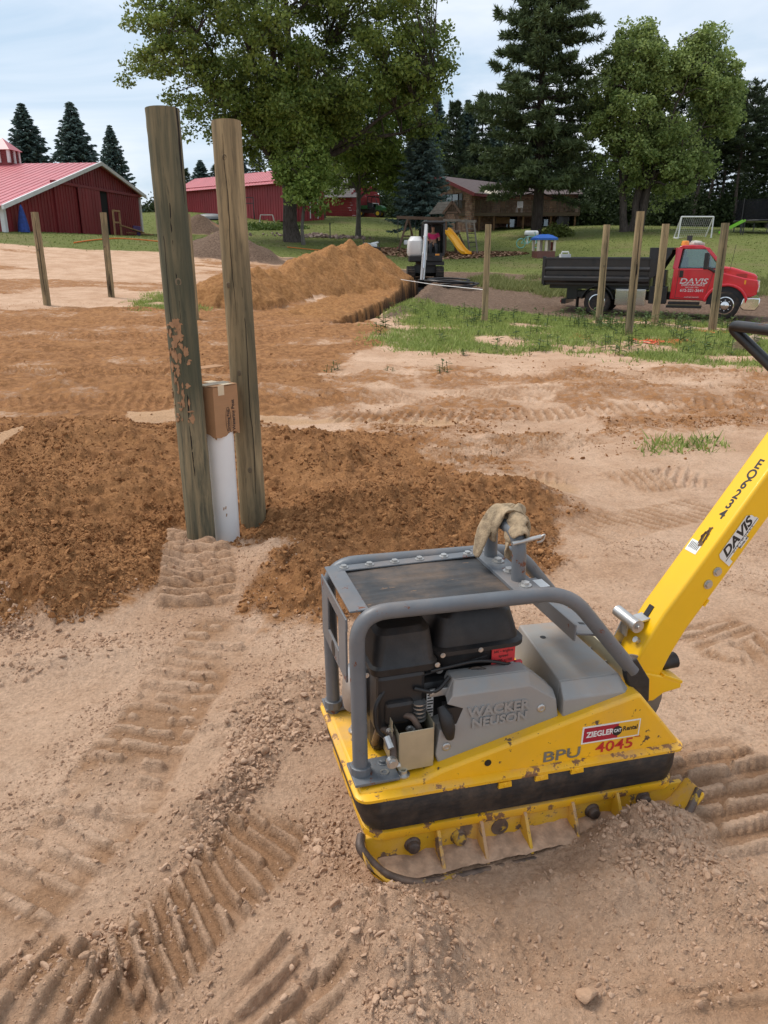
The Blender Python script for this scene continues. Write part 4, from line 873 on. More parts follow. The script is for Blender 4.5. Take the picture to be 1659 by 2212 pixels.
crack(rp_, (-.820, 4.551, .2), (-.842, 4.601, 1.5), .0795, R(-60), 5, .004); crack(rp_, (-.837, 4.589, 1.2), (-.855, 4.627, 2.2), .0805, R(-95), 6, .003)
for z, a in ((.93, -97), (2.08, -95), (1.42, -120), (.35, -80)): knot(rp_, (P2[0]+(P2t[0]-P2[0])*(z+.35)/2.6, P2[1]+(P2t[1]-P2[1])*(z+.35)/2.6), z, .080, R(a), .013)
# white pipe and carton
M_PVC = paint('white_pvc', (.83, .82, .80, 1), .34, 0, .03, 4, dust=.10, dustscale=3)
wp = (-.957, 4.365); mb = MB(); mb.lathe([(.084, -.35), (.084, .66), (.078, .66), (.078, .60)], 36, (wp[0], wp[1], 0)); pipe = mb.build('water_pipe', M_PVC, None, 50)
tag(pipe, 'thick white plastic pipe standing upright between two timber posts', 'pipe')
for a, z in ((-78, .17), (-70, .175), (-69, .13)):
    mb = MB(); mb.obox((wp[0]+.0842*math.cos(R(a)), wp[1]+.0842*math.sin(R(a)), z), (.006, .002, .018), (0, R(10), R(a+90))); mb.build('dirt_mark', M_MUD, pipe)
M_CARD = paint('cardboard', (.40, .215, .105, 1), .85, 0, .06, 3, bump=.12, bscale=50, stretch=(1, 1, 8)); M_TAPE = paint('packing_tape', (.66, .53, .36, 1), .35, 0, .06, 8); M_CARDIN = paint('cardboard_torn', (.42, .27, .15, 1), .9, 0, .2, 20)
bxo = empty('cardboard_box', (-.961, 4.368, .605), R(-38), label='brown cardboard box with taped top set over the white pipe', cat='box')
hw = .088; seg = 14; rr = random.Random(8)
def wallpanel(x0, y0, x1, y1, nx, ny):
    v = []; 
    for i in range(seg+1):
        t = i/seg; x = x0+(x1-x0)*t; y = y0+(y1-y0)*t; zb = .012*math.sin(t*7+x0*30)+rr.uniform(-.004, .004)+(.012-.03*abs(t-.5) if nx else 0)
        bow = .003*math.sin(t*math.pi); v += [(x+nx*bow, y+ny*bow, zb), (x-nx*.004, y-ny*.004, zb), (x+nx*bow, y+ny*bow, .280), (x-nx*.004, y-ny*.004, .280)]
    f = []
    for i in range(seg):
        a = i*4; b = a+4; f += [(a, b, b+2, a+2), (a+1, a+3, b+3, b+1), (a, a+1, b+1, b), (a+2, b+2, b+3, a+3)]
    mb = MB(); mb.add(v, f); return mb.build('box_panel', M_CARD, bxo, 40)
wallpanel(-hw, -hw, hw, -hw, 0, -1); wallpanel(hw, -hw, hw, hw, 1, 0); wallpanel(hw, hw, -hw, hw, 0, 1); wallpanel(-hw, hw, -hw, -hw, -1, 0)
for x0, x1, z in ((-hw, -.002, .374), (.002, hw, .2825)):
    mb = MB(); mb.box(x0, x1, -hw, hw, z, z+.004); mb.build('top_flap', M_CARD, bxo, None, .001)
for nm, (cx, cy, sx, sy) in {'a': (0, 0, .06, hw*2+.004)}.items():
    mb = MB(); mb.box(-.03, .034, -hw-.001, hw+.001, .287, .2875); mb.box(-.03, .034, -hw-.0016, -hw-.0006, .226, .2875); mb.build('tape', M_TAPE, bxo)
mb = MB(); mb.box(-hw-.001, hw+.001, -.012, .052, .2877, .2882); mb.box(hw+.0012, hw+.0035, -.055, -.012, .233, .288); mb.build('tape', M_TAPE, bxo)
mb = MB(); mb.box(-hw-.0018, -hw+.045, -hw-.0022, -hw-.0012, .203, .280); mb.build('tape', M_TAPE, bxo)
M_PRINT = paint('carton_print', (.055, .035, .028, 1), .8, 0, .2, 30)
text('carton_print', 'Watering Post', .030, M_PRINT, bxo, (hw+.0042, .045, .110), (0, 0, 1), (0, -1, 0), .0003, .02)
text('carton_print', 'Drinking Post', .022, M_PRINT, bxo, (hw+.0042, .006, .086), (0, 0, 1), (0, -1, 0), .0003, .03)
mb = MB(); mb.tube([(hw+.0042, .006+.018*math.cos(R(t)), .086+.075*math.sin(R(t))) for t in range(0, 361, 20)], .0012, 4, False); mb.build('carton_print', M_PRINT, bxo)
# fence posts out in the field
def fpost(px_, Y, label, H, r=.075, seed=0, gl='short timber fence posts set out in the field'):
    b = at(px_[0], px_[1], Y); t = at(px_[2], px_[3], Y); z = gz(b[0], b[1]); rr = random.Random(seed)
    mb = post_mesh('post', (b[0], Y, z-.3), (b[0]+(t[0]-b[0])*.6+rr.uniform(-.02, .02), Y+rr.uniform(-.05, .05), z+H), r*1.03, r*.97, 14, 12, seed+40)
    o = mb.build('fence_post', M_POST, None, 50); tag(o, label, 'post', gl)
    crack(o, (b[0], Y, z+.2), (b[0]+(t[0]-b[0])*.6, Y, z+H-.1), r*1.0, R(-90+rr.uniform(-25, 25)), seed, .012)
    knot(o, (b[0], Y), z+H*.6, r, R(-95), .02); return o
fpost((103, 660, 75, 460), 19.2, 'leftmost short round fence post in front of the red barn', 2.1, .085, 1)
fpost((241, 641, 220, 461), 21.3, 'second short fence post in front of the open red barn door', 2.1, .085, 2)
fpost((424, 690, 405, 462), 17.5, 'thin fence post mostly hidden behind the taller foreground timber post', 2.2, .07, 3)
fpost((1046, 695, 1056, 490), 18.7, 'single fence post beside the coiled black pipe right of the excavator', 2.16, .072, 4)
fpost((1292, 705, 1310, 497), 18.3, 'fence post in front of the rear wheel of the red dump truck', 2.2, .08, 5)
fpost((1357, 725, 1381, 477), 15.3, 'tallest fence post in front of the black dump bed', 2.26, .078, 6)
fpost((1413, 700, 1437, 497), 18.4, 'fence post in front of the gap behind the red truck cab', 2.2, .085, 7)
fpost((1537, 718, 1569, 497), 17.2, 'rightmost fence post in front of the front wheel of the truck', 2.23, .085, 8)
lg = at(1585, 752, 13.3); zl = gz(lg[0], 13.3)
mb = post_mesh('log', (lg[0]-.05, 13.05, zl+.08), (lg[0]+.75, 14.2, zl+.08), .095, .09, 14, 8, 77); lo = mb.build('cut_log', wood_mat('peeled_log', (.30, .21, .125, 1), (.48, .36, .23, 1), (.13, .09, .055, 1), .1, (4, 4, 4)), None, 50)
tag(lo, 'short cut log lying on the grass near the handle bar', 'log')
# ------------------------------------------------------------------ red dump truck
M_TRED = paint('truck_red', (.60, .010, .026, 1), .22, 0, .03, 2, dust=.05, coat=.7)
M_TBLK = paint('truck_black', (.010, .010, .011, 1), .33, 0, .2, 3, dust=.06, coat=.2)
M_TIRE = paint('tyre_rubber', (.018, .017, .016, 1), .85, 0, .25, 8, dust=.30)
M_CHROME = paint('chrome', (.72, .72, .72, 1), .12, 1.0, .03, 3)
M_ALU = paint('polished_aluminium', (.62, .62, .61, 1), .16, 1.0, .04, 3)
M_AMBER = paint('amber_lens', (.80, .28, .008, 1), .25, 0, .05, 5, coat=.5)
M_REDLENS = paint('red_lens', (.30, .008, .008, 1), .3, 0, .05, 5, coat=.5)
M_SEAT = paint('cab_interior', (.030, .030, .032, 1), .8, 0, .2, 5)
M_LETTER = paint('door_lettering', (.62, .60, .58, 1), .4, 0, .05, 5)
M_SKIN = paint('skin', (.42, .22, .14, 1), .6, 0, .05, 8)
def glass_mat(name, tint, a):
    m = NT(name); g = m.n('ShaderNodeBsdfGlossy', {'Color': (.9, .95, .95, 1), 'Roughness': .03}); t = m.n('ShaderNodeBsdfTransparent', {'Color': tint})
    fr = m.n('ShaderNodeFresnel', {'IOR': 1.5}); mx_ = m.n('ShaderNodeMixShader', {0: m.math('ADD', fr.outputs[0], a, True)})
    m.l(t.outputs[0], mx_.inputs[1]); m.l(g.outputs[0], mx_.inputs[2]); m.l(mx_.outputs[0], m.out.inputs[0]); return m.m
M_GLASS = glass_mat('vehicle_glass', (.62, .72, .66, 1), .10); M_PANE = glass_mat('house_glass', (.25, .28, .30, 1), .12)
TR0 = at(1288.4, 655, 25.43); TYAW = R(-23.26)
tk_ = empty('dump_truck', (TR0[0], TR0[1], -.345), TYAW, label='red dump truck with black dump bed parked behind the fence posts', cat='truck')
def wheel(x, y, face, front):
    w = empty('wheel', (x, y, .40)); w.parent = tk_; s = face
    mb = MB(); mb.lathe([(.26, -.11), (.36, -.12), (.395, -.10), (.412, -.06), (.412, .06), (.395, .10), (.36, .12), (.26, .11)], 32, (0, 0, 0), 'y'); mb.build('tyre', M_TIRE, w, 40)
    mb = MB()
    if front: mb.lathe([(.262, .095*s), (.26, .112*s), (.235, .115*s), (.225, .08*s), (.13, .105*s), (.10, .118*s), (.095, .15*s), (.06, .165*s)], 28, (0, 0, 0), 'y')
    else: mb.lathe([(.262, .10*s), (.26, .112*s), (.235, .115*s), (.22, .06*s), (.19, -.03*s), (.13, -.06*s), (.11, .03*s), (.07, .045*s)], 28, (0, 0, 0), 'y')
    mb.build('rim', M_CHROME, w, 40)
    for k in range(8):
        a = 2*math.pi*k/8; m_ = MB(); rr = .155 if front else .145; z = .10*s if front else -.045*s
        m_.lathe([(.018, 0), (.016, .02*s), (.008, .026*s)], 8, (rr*math.cos(a), -z, rr*math.sin(a)), 'y'); m_.build('lug_nut', M_CHROME, w, 40)
for x, y, f, fr in ((0, .13, 1, False), (0, 2.05, -1, False), (3.77, .15, 1, True), (3.77, 2.03, -1, True)): wheel(x, y, f, fr)
# chassis
mb = MB(); mb.box(-1.1, 4.3, .72, .80, .50, .72); mb.box(-1.1, 4.3, 1.40, 1.48, .50, .72); mb.build('chassis_rail', M_TBLK, tk_, None, .01)
mb = MB(); mb.tube([(0, .1, .40), (0, 2.1, .40)], .07, 10); mb.tube([(3.77, .2, .38), (3.77, 2.0, .38)], .05, 8); mb.tube([(0, 1.1, .40), (2.2, 1.1, .55)], .05, 8); mb.build('axles', M_TBLK, tk_, 40)
mb = MB(); mb.box(-1.2, -1.05, .35, 1.85, .32, .48); mb.box(-1.1, -.75, .70, 1.5, .45, .80); mb.build('rear_bumper', M_TBLK, tk_, None, .01)
for y in (.36, 1.70):
    m_ = MB(); m_.box(-1.225, -1.195, y, y+.16, .36, .44); m_.build('tail_lamp', M_REDLENS, tk_, None, .005)
# dump bed
bed = empty('dump_bed', (0, 0, 0)); bed.parent = tk_
mb = MB(); mb.box(-1.70, 1.50, .02, 2.16, .93, 1.06); mb.build('bed_floor', M_TBLK, bed, None, .01)
for y0, y1, s in ((-.03, .03, -1), (2.15, 2.21, 1)):
    mb = MB(); mb.box(-1.70, 1.50, y0, y1, 1.06, 1.74); yy = y0 if s < 0 else y1
    mb.box(-1.72, 1.52, yy-.035, yy+.035, 1.70, 1.77); mb.prism([(yy, 1.0), (yy+s*.09, 1.06), (yy+s*.09, 1.16), (yy, 1.24)], -1.72, 1.52, 'yz'); mb.prism([(yy, 1.36), (yy+s*.05, 1.39), (yy+s*.05, 1.44), (yy, 1.50)], -1.72, 1.52, 'yz')
    mb.build('bed_side', M_TBLK, bed, None, .008)
mb = MB(); mb.box(-1.76, -1.70, -.05, 2.23, .90, 1.72); mb.box(-1.80, -1.70, -.07, .03, .95, 1.80); mb.box(-1.80, -1.70, 2.15, 2.25, .95, 1.80); mb.build('tailgate', M_TBLK, bed, None, .008)
mb = MB(); mb.box(1.46, 1.54, -.03, 2.21, .95, 2.06); mb.prism([(1.50, 1.98), (2.16, 2.00), (2.16, 2.06), (1.50, 2.06)], -.02, 2.20); mb.prism([(1.5, 1.1), (1.72, 1.25), (2.1, 1.9), (2.1, 2.0), (1.5, 2.0)], -.02, .03); mb.prism([(1.5, 1.1), (1.72, 1.25), (2.1, 1.9), (2.1, 2.0), (1.5, 2.0)], 2.15, 2.20); mb.build('headboard', M_TBLK, bed, None, .008)
mb = MB(); mb.prism([(-1.65, .80), (1.5, .78), (1.5, .93), (-1.65, .93)], .55, 1.65); mb.build('subframe', M_TBLK, bed)
# rear mudguard, flap, toolbox, tanks
arc = [(.52*math.cos(R(t)), .42+.52*math.sin(R(t))) for t in range(10, 171, 16)]; arci = [(.49*math.cos(R(t)), .42+.49*math.sin(R(t))) for t in range(170, 9, -16)]
mb = MB(); mb.prism(arc+arci, -.03, .55); mb.build('mudguard', M_TBLK, tk_, 40)
mb = MB(); mb.box(-.66, -.645, .0, .5, .12, .55); mb.build('mud_flap', M_TIRE, tk_)
mb = MB(); mb.box(.55, 1.46, .02, .52, .34, .83); tb = mb.build('toolbox', M_ALU, tk_, None, .012)
mb = MB(); mb.box(.59, 1.42, .008, .02, .39, .79); mb.build('toolbox_door', M_ALU, tb, None, .006)
mb = MB(); mb.box(.98, 1.03, -.004, .01, .68, .72); mb.build('latch', M_TBLK, tb)
mb = MB(); mb.box(1.55, 2.08, .10, .50, .40, .92); mb.box(1.62, 2.0, .2, .9, .92, 1.4); mb.build('battery_box', M_TBLK, tk_, None, .02)
mb = MB(); mb.box(2.10, 3.12, -.02, .42, .30, .37); mb.box(2.14, 3.05, .04, .40, .40, .47); mb.build('cab_step', M_TBLK, tk_, None, .008)
# cab: body, pillars, roof, glass
cab = empty('cab', (0, 0, 0)); cab.parent = tk_
Y0, Y1 = .10, 2.06
lowp = [(2.17, .55), (3.14, .52)]+[(3.77+.56*math.cos(R(t)), .42+.56*math.sin(R(t))) for t in range(168, 8, -16)]+[(4.46, .66), (4.60, .72), (4.64, .96), (4.58, 1.14), (4.2, 1.20), (3.62, 1.34), (3.55, 1.46), (2.20, 1.46)]
mb = MB(); mb.prism(lowp, Y0, Y1); body = mb.build('cab_body', M_TRED, cab, 40, .03, 3)
mb = MB(); mb.prism([(3.45, 1.10), (4.56, .95), (4.57, 1.25), (4.48, 1.31), (3.86, 1.49), (3.50, 1.53)], .26, 1.90, top=None); mb.build('hood', M_TRED, cab, 40, .05, 4)
flare = [(3.77+.64*math.cos(R(t)), .42+.62*math.sin(R(t))) for t in range(172, 4, -14)]+[(3.77+.55*math.cos(R(t)), .42+.54*math.sin(R(t))) for t in range(4, 173, 14)]
mb = MB(); mb.prism(flare, Y0-.07, Y0+.1); mb.prism(flare, Y1-.1, Y1+.07); mb.build('fender_flare', M_TRED, cab, 40, .025, 3)
mb = MB(); wl_ = [(3.77+.545*math.cos(R(t)), .42+.545*math.sin(R(t))) for t in range(0, 181, 15)]; mb.prism(wl_, Y0+.02, Y0+.55); mb.build('wheel_well', M_SEAT, cab)
roofp = [(2.27, 2.02), (2.30, 2.09), (2.40, 2.13), (2.95, 2.12), (3.08, 2.05), (3.06, 2.01)]
mb = MB(); mb.prism(roofp, Y0+.10, Y1-.10); mb.build('roof', M_TRED, cab, 40, .025, 3)
for s, y in ((1, Y0), (-1, Y1)):
    y2 = y+s*.10
    mb = MB(); mb.beam((2.24, y+s*.03, 1.44), (2.31, y2+s*.03, 2.05), .16, .06, (0, 1, 0)); mb.beam((3.63, y+s*.06, 1.44), (3.06, y2+s*.03, 2.05), .07, .06, (0, 1, 0)); mb.build('pillar', M_TRED, cab, None, .012)
    mb = MB(); pts = [(2.38, 1.46), (3.50, 1.46), (3.05, 2.03), (2.46, 2.05)]
    def gy(z): return y+s*.03+s*.10*(z-1.46)/.6
    n = 4; mb.add([(x, gy(z), z) for x, z in pts]+[(x, gy(z)+s*.006, z) for x, z in pts], [(0, 1, 2, 3), (7, 6, 5, 4)]+[(i, i+4, (i+1) % 4+4, (i+1) % 4) for i in range(4)]); mb.build('side_window', M_GLASS, cab)
    mb = MB(); ww = .022
    for (a, b_) in (((2.36, 1.47), (3.50, 1.47)), ((2.36, 1.47), (2.44, 2.04)), ((2.44, 2.04), (3.04, 2.02)), ((3.18, 1.47), (3.16, 1.9))): mb.beam((a[0], gy(a[1])-s*.004, a[1]), (b_[0], gy(b_[1])-s*.004, b_[1]), ww, ww, (0, 1, 0))
    mb.build('window_seal', M_TBLK, cab)
mb = MB(); mb.add([(3.60, Y0+.08, 1.48), (3.60, Y1-.08, 1.48), (3.07, Y1-.16, 2.05), (3.07, Y0+.16, 2.05), (3.592, Y0+.08, 1.48), (3.592, Y1-.08, 1.48), (3.062, Y1-.16, 2.05), (3.062, Y0+.16, 2.05)], [(0, 1, 2, 3), (7, 6, 5, 4)]); mb.build('windscreen', M_GLASS, cab)
mb = MB(); mb.box(2.20, 2.24, Y0+.05, Y1-.05, 1.4, 2.06); mb.build('cab_rear_wall', M_TRED, cab)
mb = MB(); mb.box(2.36, 2.55, .30, .90, 1.0, 1.78); mb.box(2.36, 2.52, 1.2, 1.85, 1.0, 1.78); mb.box(2.40, 2.50, .48, .72, 1.8, 1.98); mb.tube([(3.2+.0, .6+.19*math.cos(R(t)), 1.55+.19*math.sin(R(t))) for t in range(0, 361, 30)], .018, 6, False); mb.build('seats', M_SEAT, cab, None, .02)
# door outline grooves, handle, lettering
mb = MB()
for a, b_ in (((2.32, .60), (2.36, 1.46)), ((3.20, .74), (3.36, 1.46)), ((2.32, .60), (3.1, .58))): mb.beam((a[0], Y0-.001, a[1]), (b_[0], Y0-.001, b_[1]), .012, .004, (0, 1, 0))
mb.build('door_gap', M_INK, cab)
mb = MB(); mb.box(2.38, 2.49, Y0-.035, Y0-.01, 1.20, 1.40); mb.build('door_handle', M_TBLK, cab, None, .012)
def dl(t, size, x, z, mat=M_LETTER, **k): return text('door_lettering', t, size, mat, cab, (x, Y0-.004, z), (1, 0, 0), (0, 0, 1), .001, **k)
dl('DAVIS', .225, 2.80, 1.085, offset=.02, shear=.2, sx=1.30); dl('DIRTWORKS', .085, 2.80, .975, offset=.012, shear=.2, sx=1.35)
dl('BECKER, MN', .055, 2.78, .905, sx=1.2); dl('612-221-3641', .115, 2.79, .815, offset=.02, sx=1.05); dl('LICENSED INSURED', .048, 2.80, .62, shear=.2)
mb = MB(); mb.box(2.42, 3.20, Y0-.0075, Y0-.0055, 1.075, 1.090); mb.build('lettering_stripe', M_TRED, cab)
# mirrors, lamps, grille, bumper
for y, s in ((Y0, -1), (Y1, 1)):
    mb = MB(); mb.beam((3.42, y, 1.36), (3.14, y+s*.22, 1.50), .05, .09); mb.box(3.04, 3.17, y+s*.13, y+s*.36, 1.44, 1.92) if s > 0 else mb.box(3.04, 3.17, y-.36, y-.13, 1.44, 1.92); mb.build('mirror', M_TBLK, cab, None, .03, 3)
mb = MB(); mb.box(4.60, 4.655, .35, 1.81, .80, 1.12); mb.build('grille', M_CHROME, cab, None, .01)
for y in (.14, 1.82):
    m_ = MB(); m_.box(4.42, 4.655, y-.035, y+.20, .80, .98); m_.build('headlamp', M_ALU, cab, None, .02)
m_ = MB(); m_.box(4.22, 4.27, Y0-.012, Y0, 1.02, 1.14); m_.build('side_marker', M_AMBER, cab, None, .004)
m_ = MB(); m_.box(3.98, 4.28, Y0+.155, Y0+.17, 1.20, 1.32); m_.build('hood_vent', M_REDLENS, cab, None, .004)
mb = MB(); mb.prism([(4.18, .36), (4.25, .62), (4.55, .64), (4.72, .62), (4.72, .40), (4.62, .27), (4.30, .27)], .06, 2.10); mb.build('bumper', M_CHROME, tk_, 40, .03, 3)
m_ = MB(); m_.lathe([(.12, 0), (.12, .03), (.105, .12), (.08, .135)], 16, (2.42, .62, 2.125)); m_.build('beacon', M_AMBER, cab, 40)
m_ = MB(); m_.obox((2.50, 1.15, 2.32), (.16, .05, .20), (0, 0, .2)); m_.beam((2.5, 1.15, 2.12), (2.5, 1.15, 2.25), .03, .03); m_.build('work_lamp', M_TBLK, cab, None, .01)
bag = MB(); bag.obox((2.75, .9, 2.165), (.34, .5, .09), (0, .05, .3)); bag.obox((2.72, .95, 2.22), (.22, .3, .07), (.1, -.1, .8)); bag.build('roof_pad', paint('roof_pad_cloth', (.45, .42, .37, 1), .9, 0, .2, 9), cab, None, .03, 3)
mb = MB(); mb.tube([(3.78, Y0+.1, 1.40), (3.86, Y0+.1, 2.15)], .006, 5); mb.build('antenna', M_TBLK, cab)
jg = at(1207, 553, 26.0); mb = MB(); mb.obox((0, 0, .08), (.32, .3, .16)); mb.tube([(-.12, 0, .17), (-.1, 0, .23), (.1, 0, .23), (.12, 0, .17)], .025, 8); mb.xf(Matrix.Translation((tk_.location.x+math.cos(TYAW)*-1.25-math.sin(TYAW)*.75, tk_.location.y+math.sin(TYAW)*-1.25+math.cos(TYAW)*.75, .76+.60)))
tag(mb.build('fuel_can', paint('can_white', (.55, .55, .53, 1), .5, 0, .1, 6, chip=.2), None, None, .03, 3), 'white can standing in the rear of the black dump bed', 'can')

# ------------------------------------------------------------------ excavator with its driver
M_EXW = paint('excavator_white', (.72, .71, .69, 1), .3, 0, .03, 3, dust=.10, coat=.3)
M_EXB = paint('excavator_black', (.014, .014, .015, 1), .5, 0, .2, 4, dust=.12)
M_CYL = paint('cylinder_steel', (.55, .55, .56, 1), .25, .9, .05, 4)
ex = empty('mini_excavator', (1.80, 35.6, .42), 0, label='white and black mini excavator digging the trench', cat='excavator')
for s in (-1, 1):
    t = empty('track', (s*.62, 0, 0)); t.parent = ex; L = []
    for k in range(40):
        a = k/40*2*(1.3+math.pi*.27)
        if a < 1.3: p = (-.65+a, 0.0)
        elif a < 1.3+math.pi*.27: q = (a-1.3)/.27; p = (.65+.27*math.sin(q), .27-.27*math.cos(q))
        elif a < 2.6+math.pi*.27: p = (.65-(a-1.3-math.pi*.27), .54)
        else: q = (a-2.6-math.pi*.27)/.27; p = (-.65-.27*math.sin(q), .27+.27*math.cos(q))
        L.append(p)
    mb = MB(); mb.prism(L, -.16, .16, 'yz'); mb.build('track_belt', M_TIRE, t, 40)
    for k in range(0, 40):
        y, z = L[k]; y2, z2 = L[(k+1) % 40]; m_ = MB(); m_.beam((-.165, (y+y2)/2, (z+z2)/2), (.165, (y+y2)/2, (z+z2)/2), .05, .05, (0, 0, 1)); m_.build('grouser', M_TIRE, t)
    mb = MB(); mb.box(-.10, .10, -.6, .6, .15, .40); mb.build('track_frame', M_EXB, t)
mb = MB(); mb.box(-.45, .45, -.5, .5, .30, .62); mb.tube([(0, 0, .6), (0, 0, .75)], .42, 20); mb.build('undercarriage', M_EXB, ex)
mb = MB(); mb.box(-.78, .78, 1.0, 1.07, .1, .45); mb.box(-.4, -.3, .4, 1.0, .25, .35); mb.box(.3, .4, .4, 1.0, .25, .35); mb.build('dozer_blade', M_EXB, ex)
mb = MB(); mb.box(-.72, .72, -.75, .95, .75, 1.02); mb.build('deck', M_EXB, ex, None, .05, 3)
mb = MB(); loops(mb, [[(a, b, 1.0) for a, b in rrect(-.74, -.12, -.62, .9, .16, 6)], [(a, b, 1.12) for a, b in rrect(-.78, -.10, -.70, .95, .18, 6)], [(a, b, 1.62) for a, b in rrect(-.76, -.12, -.68, .95, .20, 6)], [(a, b, 1.80) for a, b in rrect(-.64, -.2, -.5, .85, .20, 6)]]); mb.build('engine_cover', M_EXW, ex, 40)
mb = MB(); mb.prism([(-.75, 1.0), (.75, 1.0), (.70, 1.62), (-.70, 1.62)], .75, 1.15); mb.build('counterweight', M_EXW, ex, None, .08, 3)
cb = empty('operator_cab', (0, 0, 0)); cb.parent = ex
for x in (-.10, .76):
    for y in (-.72, .72):
        mb = MB(); mb.tube(fillet([(x, y, 1.0), (x, y*1.0, 2.25), (x*.92+.03, y*.94, 2.36)], .1), .045, 8); mb.build('cab_pillar', M_EXB, cb, 40)
mb = MB(); mb.box(-.14, .80, -.78, .78, 2.30, 2.42); mb.build('cab_roof', M_EXB, cb, None, .06, 3)
mb = MB(); mb.box(-.10, .76, .70, .73, 1.0, 2.3); mb.build('cab_back', M_EXB, cb)
mb = MB(); mb.box(.745, .755, -.68, .68, 1.05, 2.28); mb.build('cab_window', M_GLASS, cb)
mb = MB(); mb.box(-.06, .74, -.74, -.66, .98, 1.12); mb.box(.0, .3, -.78, -.74, 1.0, 1.1); mb.build('cab_sill', M_EXB, cb)
for x in (.10, .60):
    mb = MB(); mb.tube([(x, -.35, 1.1), (x, -.42, 1.55)], .022, 6); mb.build('control_lever', M_EXB, cb)
mb = MB(); mb.box(.12, .58, .1, .55, 1.05, 1.40); mb.box(.12, .58, .45, .6, 1.35, 2.0); mb.build('seat', M_SEAT, cb, None, .05)
m_ = MB(); m_.box(.40, .58, -.765, -.755, 1.02, 1.09); m_.build('amber_marker', M_AMBER, cb)
m_ = MB(); m_.box(-.05, .8, -.70, -.5, .62, .78); m_.build('front_panel', M_EXB, ex)
# boom, stick, bucket
mb = MB(); bp = [(-.02, -.75, .95), (-.03, -1.2, 1.62), (-.06, -1.9, 1.98), (-.12, -2.75, 1.85)]
def plate(mb, pts, ws, hs):
    for i in range(len(pts)-1):
        p = Vector(pts[i]); q = Vector(pts[i+1]); mb.beam(p-(q-p).normalized()*.05, q+(q-p).normalized()*.05, (ws[i]+ws[i+1])/2, (hs[i]+hs[i+1])/2)
mb = MB(); plate(mb, bp, [.13, .13, .12, .11], [.28, .30, .24, .18]); mb.build('boom', M_EXW, ex, None, .02)
mb = MB(); mb.tube([(-.12, -.85, .80), (-.13, -1.75, 1.78)], .05, 8); mb.tube([(-.0, -1.5, 2.0), (-.10, -2.6, 2.15)], .045, 8); mb.build('hydraulic_ram', M_CYL, ex, 40)
mb = MB(); plate(mb, [(-.10, -2.65, 2.15), (-.18, -3.0, 1.1), (-.26, -3.15, .05)], [.11, .11, .10], [.20, .20, .15]); mb.build('stick', M_EXW, ex, None, .015)
mb = MB(); mb.tube([(-.13, -2.95, 1.75), (-.22, -3.3, .55)], .04, 8); mb.tube([(-.22, -3.3, .55), (-.26, -3.32, .1)], .025, 8); mb.build('bucket_ram', M_CYL, ex, 40)
mb = MB(); mb.prism([(-3.35, .1), (-3.0, .12), (-2.85, -.2), (-2.9, -.5), (-3.2, -.62), (-3.25, -.5), (-3.02, -.4), (-3.0, -.2)], -.42, -.08, 'yz'); mb.build('bucket', M_EXB, ex, None, .01)
def skin_body(name, joints, edges, mat, parent=None, root=0):
    me = bpy.data.meshes.new(name); me.from_pydata([j[:3] for j in joints], edges, []); o = link(name, me, mat, parent)
    o.modifiers.new('skin', 'SKIN'); sv = me.skin_vertices[0].data
    for i, j in enumerate(joints): r = j[3]; sv[i].radius = (r, r if len(j) < 5 else j[4]); sv[i].use_root = (i == root)
    s = o.modifiers.new('sub', 'SUBSURF'); s.levels = 1; s.render_levels = 2
    me.polygons.foreach_set('use_smooth', [True]*len(me.polygons)); return o
